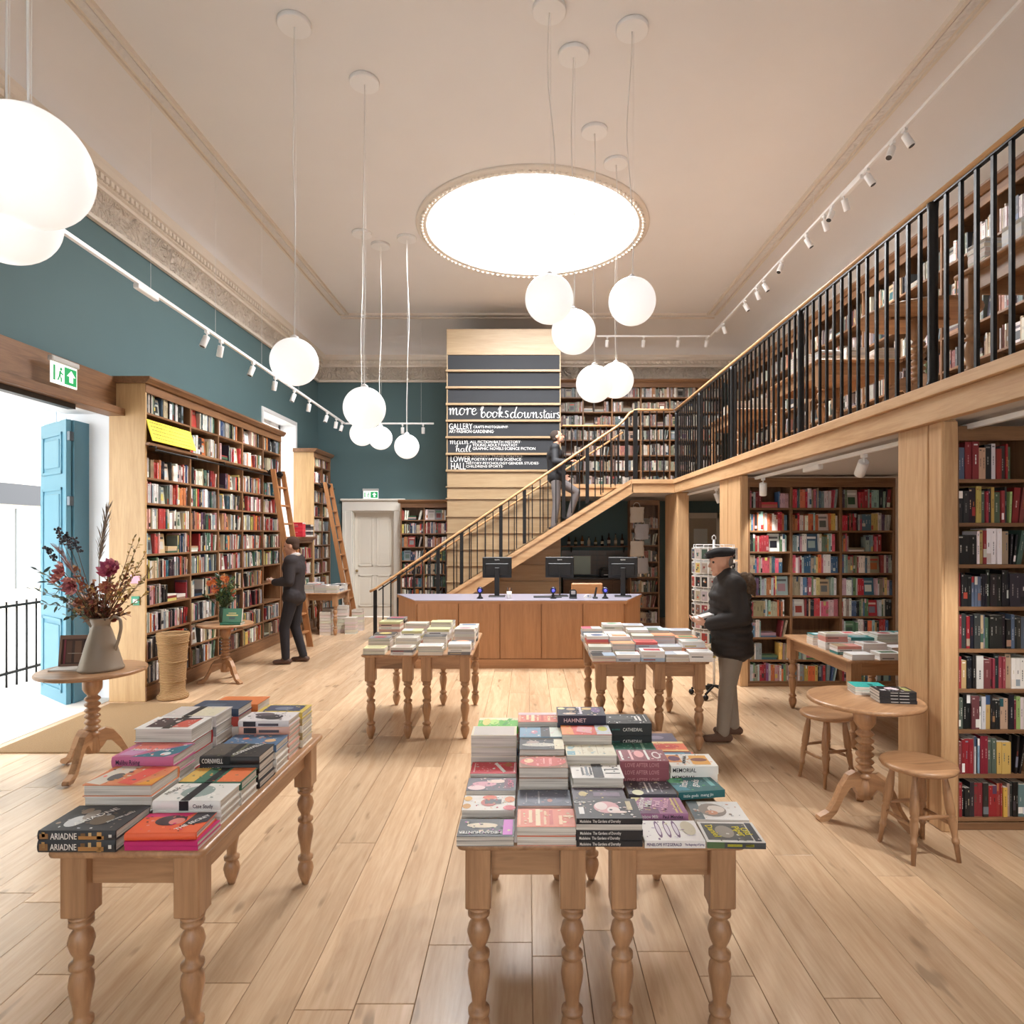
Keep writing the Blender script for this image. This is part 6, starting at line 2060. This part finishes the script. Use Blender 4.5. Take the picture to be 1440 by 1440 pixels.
Rb = Matrix.Rotation(-.12, 4, 'X')
m = MB()
for (a, b_, c_, e_) in ((-.11, -.092, 0, .245), (.092, .11, 0, .245), (-.11, .11, 0, .018), (-.11, .11, .215, .245)):
    m.box(a, b_, -.012, .012, c_, e_, M=Rb)
m.build('frame', flat('picture_frame', (120, 92, 78), .5), t)
m = MB()
m.box(-.092, .092, -.002, .004, .018, .215, 0, rgbl((70, 48, 40)), Rb)
for (a, b_, c_, e_, cc) in ((-.06, -.02, .03, .2, (96, 68, 54)), (.0, .05, .03, .2, (110, 80, 62)), (-.05, .06, .1, .104, (190, 176, 160)), (-.08, -.066, .02, .21, (130, 60, 70)), (.066, .08, .02, .21, (50, 34, 30))):
    m.box(a, b_, -.0035, -.002, c_, e_, 0, rgbl(cc), Rb)
m.build('print', PRINT, t)
t = make_book(.2, .14, .012, (196, 190, 184), None, (-3.66, 4.88, JZ), (0, 0, .15)); tag(t, 'thin grey booklet lying before the framed picture', 'book')

# second round table: green vase of orange flowers, green book on show
t = thing('flower_vase', 'glass vase of orange flowers and green leaves on the small tripod table', 'flowers', (-3.83, 8.05, .73))
MB().lathe([(.04, 0), (.048, .01), (.05, .1), (.042, .17), (.046, .2), (.042, .198), (.04, .17), (.046, .1), (.04, .012)], 20).build('vase', flat('green_glass', (70, 96, 80), .15), t)
r_ = random.Random(8)
for i in range(26):
    a, q = r_.uniform(0, 2 * PI), r_.uniform(.05, .24)
    sprig(t, (0, 0, .1), (q * math.cos(a), q * math.sin(a) * .8, r_.uniform(.3, .62)), (0, 0, .05), 14, (.04, .07), (.02, .035), [(60, 90, 58), (84, 112, 70), (44, 66, 46), (110, 120, 70)], r_, stemc=(70, 84, 50))
for i in range(9):
    a, q = r_.uniform(0, 2 * PI), r_.uniform(.03, .2)
    c = Vector((q * math.cos(a), -.06 + q * math.sin(a) * .6, r_.uniform(.38, .58)))
    m = MB()
    for k in range(10):
        an = 2 * PI * k / 10
        leaf_quad(m, c, Vector((math.cos(an), -.5 + .3 * r_.random(), math.sin(an))), Vector((0, -1, 0)), .045, .025, rgbl(r_.choice([(226, 120, 60), (236, 150, 90), (206, 96, 60)])), -.2)
    m.tube([(0, 0, .15), c], .003, 5, col=rgbl((70, 84, 50)))
    m.build('blossom', PRINT, t)
stack(-3.75, .24, 7.80, .16, .028, 1, 'flat green hardback', 'small tripod table', (44, 110, 84), [], z=.73, rot=4)
t = make_book(.235, .165, .03, (40, 110, 70), None, (-3.60, 7.83, .7595), (math.radians(-80), 0, 0))
t.rotation_euler = Matrix(((0, 1, 0), (0, 0, -1), (-1, 0, 0))).transposed().to_euler() if False else (math.radians(80), 0, PI / 2 * 0)
t.location = (-3.74, 7.865, .7595)
tag(t, 'green hardback with gold lettering standing upright before the flower vase', 'book')
m = MB()
for (a, b_, c_, e_, cc) in ((.2, .8, .45, .55, (214, 196, 120)), (.3, .7, .62, .68, (214, 196, 120)), (.35, .65, .2, .36, (30, 60, 50))):
    m.quad([(.235 * a, .165 * c_, .0306), (.235 * b_, .165 * c_, .0306), (.235 * b_, .165 * e_, .0306), (.235 * a, .165 * e_, .0306)], 0, rgbl(cc))
m.build('cover_lettering', PRINT, t)

# piles under and around the small table by the white door, reds on the low bookcase
MUTE = [(214, 206, 196), (190, 182, 172), (90, 84, 84), (226, 222, 216), (150, 120, 100)]
for i, (x_, y_, h_) in enumerate(((-3.78, 11.62, .42), (-3.56, 11.9, .5), (-3.80, 11.85, .46), (-3.36, 11.75, .3), (-3.34, 12.15, .4))):
    stack(x_, .2, y_, .16, h_, 8, 'pale book topping floor pile %s' % ['one', 'two', 'three', 'four', 'five'][i], 'floor by the small table', MUTE[i], [('r', .1, .2, .9, .7, MUTE[(i + 2) % 5])], hard=False, topcols=MUTE, only_top=True, z=0.0005, spine='back', seed=i)
stack(-4.14, .2, 11.2, .15, .25, 8, 'bright red book topping a red pile', 'low bookcase under the window', (206, 40, 60), [('r', .2, .3, .8, .7, (236, 200, 196))], hard=False, topcols=[(206, 40, 60), (214, 56, 70)], only_top=True, z=1.791)
stack(-4.14, .2, 11.62, .15, .22, 7, 'grey book topping a striped pile', 'low bookcase under the window', (60, 60, 64), [('r', .1, .3, .9, .6, (200, 200, 200))], hard=False, topcols=[(226, 224, 220), (90, 90, 94), (40, 40, 44)], only_top=True, z=1.791)

# ================================================================ POSTCARD SPINNER
spx, spy = 2.12, 7.28
t = thing('card_spinner', 'white wire postcard spinner behind the man in the cap', 'card rack', (spx, spy, 0))
MB().tube([(0, 0, .1), (0, 0, 1.78)], .014, 8).build('pole', WHITEM, t)
for i in range(5):
    a = i * 1.2566 + .3
    MB().tube([(0, 0, .12), (.25 * math.cos(a), .25 * math.sin(a), .07)], .014, 6).sphere((.25 * math.cos(a), .25 * math.sin(a), .032), .032, 8, 6).build('base_leg', BLACKM, t)
for k in range(9):
    z = .45 + k * .155
    pts = [(.23 * math.cos(2 * PI * i / 16), .23 * math.sin(2 * PI * i / 16), z) for i in range(17)]
    MB().tube(pts, .003, 5).build('wire_ring', WHITEM, t)
for i in range(8):
    a = 2 * PI * i / 8
    MB().tube([(.23 * math.cos(a), .23 * math.sin(a), .42), (.23 * math.cos(a), .23 * math.sin(a), 1.72)], .003, 5).build('wire_upright', WHITEM, t)
    MB().tube([(0, 0, 1.72), (.23 * math.cos(a), .23 * math.sin(a), 1.72)], .003, 5).build('wire_spoke', WHITEM, t)
MB().tube([(-.02, 0, 1.78), (-.02, 0, 1.81), (0, 0, 1.83), (.02, 0, 1.81), (.02, 0, 1.78)], .005, 6).build('top_loop', WHITEM, t)
r_ = random.Random(5)
tiers = ['bottom', 'second', 'third', 'fourth', 'fifth', 'sixth', 'seventh', 'top']
nc = 0
for k in range(8):
    for i in range(9):
        a = PI + (i + .5) / 9 * PI        # the half turned to the shop
        z = .47 + k * .155
        c = thing('postcard', 'postcard in the %s tier, %s across the wire spinner' % (tiers[k], ORD[i]), 'postcard', (spx + .25 * math.cos(a), spy + .25 * math.sin(a), z), a + PI / 2, 'postcards in the spinner')
        m = MB().box(-.04, .04, -.002, .002, 0, .13, 0, rgbl((236, 234, 230)))
        base = pick(r_, 'mix')
        m.box(-.033, .033, -.003, -.002, .012, .118, 0, rgbl(base))
        for _ in range(3):
            u, v = r_.uniform(-.025, .01), r_.uniform(.02, .09)
            m.quad([(u, -.0034, v), (u + .02, -.0034, v), (u + .02, -.0034, v + .02), (u, -.0034, v + .02)], 0, rgbl(pick(r_, 'mix')))
        m.build('card', PRINT, c)
# ================================================================ PEOPLE
def capsule(m, p0, p1, r0, r1, seg=12):
    p0, p1 = Vector(p0), Vector(p1)
    v = p1 - p0
    L = max(v.length, 1e-4)
    q = Vector((0, 0, 1)).rotation_difference(v.normalized() if v.length > 1e-4 else Vector((0, 0, 1)))
    M = Matrix.Translation(p0) @ q.to_matrix().to_4x4()
    prof = []
    for i in range(5):
        a = -PI / 2 + PI / 2 * i / 4
        prof.append((max(1e-3, r0 * math.cos(a)), r0 * math.sin(a)))
    for i in range(5):
        a = PI / 2 * i / 4
        prof.append((max(1e-3, r1 * math.cos(a)), L + r1 * math.sin(a)))
    m.lathe(prof, seg, M=M)
def ell(m, c, rx, ry, rz, tilt=0.0):
    M = Matrix.Translation(Vector(c)) @ Matrix.Rotation(tilt, 4, 'Y') @ Matrix.Diagonal((rx, ry, rz, 1))
    prof = [(max(1e-3, math.cos(-PI / 2 + PI * i / 10)), math.sin(-PI / 2 + PI * i / 10)) for i in range(11)]
    m.lathe(prof, 18, M=M)
def fuse(m, name, mat, parent, voxel=.011, smooth=4, dec=None):
    """melt overlapping forms into one continuous skin"""
    me = m.mesh(name, mat)
    o = bpy.data.objects.new(name, me)
    COL.objects.link(o)
    md = o.modifiers.new('r', 'REMESH')
    md.mode = 'VOXEL'
    md.voxel_size = voxel
    md.use_smooth_shade = True
    if smooth:
        sm = o.modifiers.new('s', 'SMOOTH')
        sm.iterations = smooth
        sm.factor = .5
    dg = bpy.context.evaluated_depsgraph_get()
    me2 = bpy.data.meshes.new_from_object(o.evaluated_get(dg))
    bpy.data.objects.remove(o)
    me2.name = name
    me2.materials.clear()
    me2.materials.append(mat)
    return link(name, me2, parent)
SKIN = flat('skin', (206, 156, 130), .5)
def hand(m, wrist, d, palm, s=1.0):
    """palm plus five bent fingers; d is where the fingers point, palm the way the palm faces"""
    d, palm = Vector(d).normalized(), Vector(palm).normalized()
    side = d.cross(palm).normalized()
    w = Vector(wrist)
    for k in (-1, 0, 1):
        capsule(m, w + side * k * .012 * s, w + d * .075 * s + side * k * .024 * s, .016 * s, .014 * s, 8)
    for i, ln in enumerate((.066, .078, .074, .058)):
        b = w + d * .082 * s + side * (-.03 + i * .02) * s
        k1 = b + (d * .9 + palm * .3) * ln * .5 * s
        k2 = k1 + (d * .4 + palm * .8) * ln * .45 * s
        capsule(m, b, k1, .0095 * s, .009 * s, 7)
        capsule(m, k1, k2, .009 * s, .0078 * s, 7)
    tb = w + d * .03 * s - side * .03 * s
    t1 = tb + (d * .55 - side * .6 + palm * .35) * .045 * s
    t2 = t1 + (d * .8 + palm * .45) * .035 * s
    capsule(m, tb, t1, .012 * s, .0105 * s, 7)
    capsule(m, t1, t2, .0105 * s, .009 * s, 7)
def head(m, c, tilt=0.0):
    """profile looking along +x; c is the centre of the skull"""
    c = Vector(c)
    R = Matrix.Rotation(tilt, 3, 'Y')
    def o(x, y, z): return c + R @ Vector((x, y, z))
    ell(m, o(-.01, 0, .02), .1, .078, .1, tilt)
    ell(m, o(.03, 0, -.045), .062, .06, .075, tilt)
    capsule(m, o(.07, 0, -.1), o(.06, 0, -.095), .026, .026, 8)
    capsule(m, o(.085, 0, .01), o(.108, 0, -.028), .011, .016, 8)      # nose
    capsule(m, o(.08, -.03, .028), o(.08, .03, .028), .014, .014, 8)   # brow
    capsule(m, o(.088, -.018, -.066), o(.088, .018, -.066), .009, .009, 8)
    for s in (-1, 1):
        ell(m, o(-.01, s * .08, -.01), .024, .012, .034, tilt)         # ears
        capsule(m, o(.06, s * .036, -.02), o(.05, s * .04, -.05), .024, .022, 8)
    return o
def person(label, loc, rz, J, cat='person'):
    return thing('person', label, cat, loc, rz)
def limb_set(m, J, grow=0.0, legs=True, arms=True, torso=True):
    g = grow
    if torso:
        capsule(m, J['pelvis'] + Vector((0, -.06, 0)), J['pelvis'] + Vector((0, .06, 0)), .12 + g, .12 + g)
        capsule(m, J['pelvis'], J['waist'], .125 + g, .12 + g)
        capsule(m, J['waist'], J['chest'], .12 + g, .135 + g)
        capsule(m, J['chest'] + Vector((0, -.09, .02)), J['chest'] + Vector((0, .09, .02)), .115 + g, .115 + g)
        capsule(m, J['shl'], J['shr'], .07 + g, .07 + g)
    if legs:
        for s in 'lr':
            capsule(m, J['hip' + s], J['kn' + s], .088 + g, .06 + g)
            capsule(m, J['kn' + s], J['an' + s], .06 + g, .042 + g)
    if arms:
        for s in 'lr':
            capsule(m, J['sh' + s], J['el' + s], .056 + g, .043 + g)
            capsule(m, J['el' + s], J['wr' + s], .043 + g, .03 + g)
def shoe(m, an, d):
    an = Vector(an)
    d = Vector(d).normalized()
    b = Vector((an.x, an.y, 0))
    for sgn in (-1, 1):
        side = Vector((-d.y, d.x, 0)) * .016 * sgn
        capsule(m, b + side - d * .05 + Vector((0, 0, .036 + an.z - .085)), b + side + d * .15 + Vector((0, 0, .03 + an.z - .085)), .036, .028)
    capsule(m, an + Vector((0, 0, .01)), an + d * .03 + Vector((0, 0, -.04)), .05, .045)
def eyes(o, parent, tilt):
    m = MB()
    for s in (-1, 1):
        m.sphere(o(.078, s * .034, .006), .0115, 10, 8)
    m.build('eye', ink((52, 40, 34)), parent)
    m = MB()
    capsule(m, o(.0945, -.02, -.0715), o(.0945, .02, -.0715), .0035, .0035, 6)
    m.build('mouth', ink((150, 84, 76)), parent)

V = Vector
def J_(**k): return {a: Vector(b) for a, b in k.items()}
# --- man in a dark padded coat and flat cap beside the display table (looks along local +x)
p = person('man in a flat cap and dark padded coat reading beside the display table', (1.815, 5.76, 0), PI, None)
J = J_(pelvis=(-.02, 0, .9), waist=(-.025, 0, 1.05), chest=(.0, 0, 1.27), shl=(.0, .155, 1.385), shr=(.0, -.155, 1.385), hipl=(-.02, .09, .88), hipr=(-.02, -.09, .88),
       knl=(.05, .1, .48), knr=(-.02, -.1, .48), anl=(.09, .1, .095), anr=(-.07, -.11, .095), ell=(-.03, .24, 1.12), elr=(-.03, -.24, 1.12), wrl=(.2, .14, 1.055), wrr=(.2, -.12, 1.06))
m = MB()
limb_set(m, J)
capsule(m, (.02, 0, 1.38), (.05, 0, 1.5), .06, .055)
o = head(m, (.075, 0, 1.595), .12)
hand(m, J['wrl'] + V((.02, -.01, 0)), (1, -.45, .05), (0, -.6, .8))
hand(m, J['wrr'] + V((.02, .01, 0)), (1, .35, .05), (0, .6, .8))
body = fuse(m, 'body', SKIN, p, .009, 2)
eyes(o, p, .12)
m = MB()
limb_set(m, J, .035, legs=False)
for z in (.79, .83, .87, .94, 1.01, 1.08, 1.15, 1.22, 1.29):
    ell(m, (-.03 + (z - .74) * .05, 0, z), .186, .226, .075)
capsule(m, (-.03, -.07, .84), (-.03, .07, .84), .15, .15)
for s in 'lr':
    for k in (.15, .4, .65, .9):
        q = J['sh' + s].lerp(J['el' + s], k)
        ell(m, q, .088, .085, .055)
    for k in (.2, .5, .8):
        q = J['el' + s].lerp(J['wr' + s], k)
        ell(m, q, .062, .066, .06)
capsule(m, (-.02, 0, 1.43), (.03, 0, 1.47), .095, .085)
fuse(m, 'padded_coat', flat('dark_coat', (40, 34, 32), .75, noise=.15, nscale=6), p, .011, 3)
m = MB()
rr = random.Random(2)
for i in range(60):
    a = rr.uniform(-1.9, 1.9)
    b0 = V((-.1 - .085 * math.cos(a), .16 * math.sin(a), 1.415 + rr.uniform(-.08, .06)))
    capsule(m, b0, b0 + V((-.03 * math.cos(a), .03 * math.sin(a), rr.uniform(-.05, .0))), .03, .014, 6)
fuse(m, 'fur_hood', flat('brown_fur', (96, 76, 58), .95, noise=.4, nscale=60, bump=.8, bscale=160), p, .008, 0)
m = MB()
limb_set(m, J, .016, arms=False, torso=False)
capsule(m, J['pelvis'] + V((0, -.05, 0)), J['pelvis'] + V((0, .05, 0)), .13, .13)
fuse(m, 'trousers', flat('grey_trousers', (142, 130, 116), .85, noise=.08, nscale=14), p, .011, 3)
m = MB()
shoe(m, J['anl'], (1, .1, 0)); shoe(m, J['anr'], (1, -.1, 0))
fuse(m, 'shoe_pair', flat('brown_suede', (92, 66, 50), .8), p, .008, 2)
m = MB()
ell(m, o(-.02, 0, .075), .118, .095, .05, .12)
ell(m, o(.02, 0, .085), .11, .09, .042, .2)
capsule(m, o(.085, -.045, .062), o(.085, .045, .062), .02, .02)
capsule(m, o(.115, -.03, .052), o(.115, .03, .052), .014, .014)
fuse(m, 'flat_cap', flat('dark_wool', (36, 34, 36), .95), p, .008, 2)
m = MB()
ell(m, o(-.062, 0, .0), .045, .074, .06)
fuse(m, 'hair', flat('grey_hair', (120, 110, 104), .9), p, .008, 1)
bk = make_book(.17, .12, .018, (232, 228, 224), None, (1.50, 5.68, 1.075), (0, math.radians(-14), .1))
tag(bk, 'pale open booklet held in both hands by the man in a cap', 'book')

# --- dark dressed man walking past the tall bookcase
p = person('man in dark clothes standing before the tall bookcase with a book in hand', (-3.34, 9.15, 0), PI, None)
J = J_(pelvis=(0, 0, .95), waist=(.0, 0, 1.1), chest=(.0, 0, 1.34), shl=(-.01, .165, 1.46), shr=(-.01, -.165, 1.46), hipl=(0, .09, .93), hipr=(0, -.09, .93),
       knl=(.1, .1, .52), knr=(.02, -.1, .5), anl=(.08, .1, .09), anr=(-.1, -.1, .09), ell=(-.02, .23, 1.17), elr=(-.0, -.23, 1.17), wrl=(.22, .13, 1.16), wrr=(.22, -.12, 1.17))
m = MB()
limb_set(m, J)
capsule(m, (.0, 0, 1.45), (.02, 0, 1.56), .058, .054)
o = head(m, (.04, 0, 1.67), .15)
hand(m, J['wrl'] + V((.02, -.01, 0)), (1, -.4, .05), (0, -.6, .8))
hand(m, J['wrr'] + V((.02, .01, 0)), (1, .35, .05), (0, .6, .8))
fuse(m, 'body', SKIN, p, .01, 2)
eyes(o, p, .15)
m = MB()
limb_set(m, J, .024, legs=False)
ell(m, (0, 0, .92), .16, .19, .1)
fuse(m, 'jacket', flat('charcoal_jacket', (48, 42, 44), .85, noise=.1, nscale=10), p, .012, 3)
m = MB()
ell(m, o(-.03, 0, -.14), .085, .085, .04, .2)
fuse(m, 'scarf', flat('pale_scarf', (196, 190, 186), .9), p, .01, 2)
m = MB()
limb_set(m, J, .014, arms=False, torso=False)
capsule(m, J['pelvis'] + V((0, -.05, 0)), J['pelvis'] + V((0, .05, 0)), .128, .128)
fuse(m, 'trousers', flat('dark_trousers', (38, 36, 42), .85), p, .012, 3)
m = MB()
shoe(m, J['anl'], (1, .1, 0)); shoe(m, J['anr'], (1, -.1, 0))
fuse(m, 'shoe_pair', flat('brown_leather', (84, 58, 46), .6), p, .009, 2)
m = MB()
ell(m, o(-.025, 0, .045), .1, .084, .09, .1)
ell(m, o(-.06, 0, -.01), .05, .08, .06)
fuse(m, 'hair', flat('brown_hair', (70, 48, 36), .9), p, .009, 1)
bk = make_book(.2, .13, .02, (206, 196, 190), None, (-3.69, 9.04, 1.19), (0, math.radians(10), .1))
tag(bk, 'pale book held by the dark dressed man at the tall bookcase', 'book')

# --- man climbing the stairs (looks along +x, up the stairs)
def tread_z(i): return (i + 1) * rise
fx = .46
i0 = int((fx - SX0 - SH_) / going)
z0 = tread_z(i0)
fx2 = fx + .29
z2 = tread_z(int((fx2 - SX0 - SH_) / going))
p = person('man in a black jacket and grey jeans climbing the stairs, hand on the rail', (fx, 11.42, z0), 0, None)
dz = z2 - z0
J = J_(pelvis=(.04, 0, .95), waist=(.035, 0, 1.1), chest=(.03, 0, 1.33), shl=(.02, .165, 1.455), shr=(.02, -.165, 1.455), hipl=(.04, .09, .93), hipr=(.04, -.09, .93),
       knl=(.42, .1, dz + .52), knr=(.05, -.1, .5), anl=(.29, .1, dz + .09), anr=(.0, -.1, .09), ell=(-.0, .24, 1.17), elr=(.02, -.27, 1.2), wrl=(.18, .2, 1.0), wrr=(.25, -.375, 1.185))
m = MB()
limb_set(m, J)
capsule(m, (.03, 0, 1.44), (.05, 0, 1.56), .058, .055)
o = head(m, (.07, 0, 1.67), -.22)
hand(m, J['wrl'] + V((.01, 0, -.01)), (.8, 0, -.5), (0, -1, 0))
hand(m, J['wrr'] + V((.015, -.01, 0)), (1, -.25, .25), (0, -.2, -1))
fuse(m, 'body', SKIN, p, .009, 2)
eyes(o, p, -.22)
m = MB()
limb_set(m, J, .022, legs=False)
ell(m, (.04, 0, .93), .155, .19, .1)
capsule(m, (.03, 0, 1.46), (.035, 0, 1.5), .075, .07)
fuse(m, 'jacket', flat('black_jacket', (28, 28, 32), .7, noise=.1, nscale=10), p, .011, 3)
m = MB()
limb_set(m, J, .012, arms=False, torso=False)
capsule(m, J['pelvis'] + V((0, -.05, -.02)), J['pelvis'] + V((0, .05, -.02)), .125, .125)
fuse(m, 'jeans', flat('grey_jeans', (120, 114, 114), .85, noise=.08, nscale=12), p, .011, 3)
m = MB()
shoe(m, J['anl'], (1, .05, 0)); shoe(m, J['anr'], (1, -.05, 0))
fuse(m, 'shoe_pair', flat('dark_shoes', (52, 44, 42), .6), p, .008, 2)
m = MB()
ell(m, o(-.028, 0, .032), .1, .083, .098, -.1)
ell(m, o(-.05, 0, -.03), .052, .079, .055)
fuse(m, 'hair', flat('short_dark_hair', (56, 44, 38), .9), p, .008, 1)
m = MB()
ell(m, o(.055, 0, -.092), .04, .052, .03, -.2)
fuse(m, 'beard', flat('short_beard', (96, 72, 60), .9), p, .007, 1)

tag(STUFF.build('shelved_books', PRINT), 'rows and piles of books filling the bookcases and tables around the shop', 'books', kind='stuff')
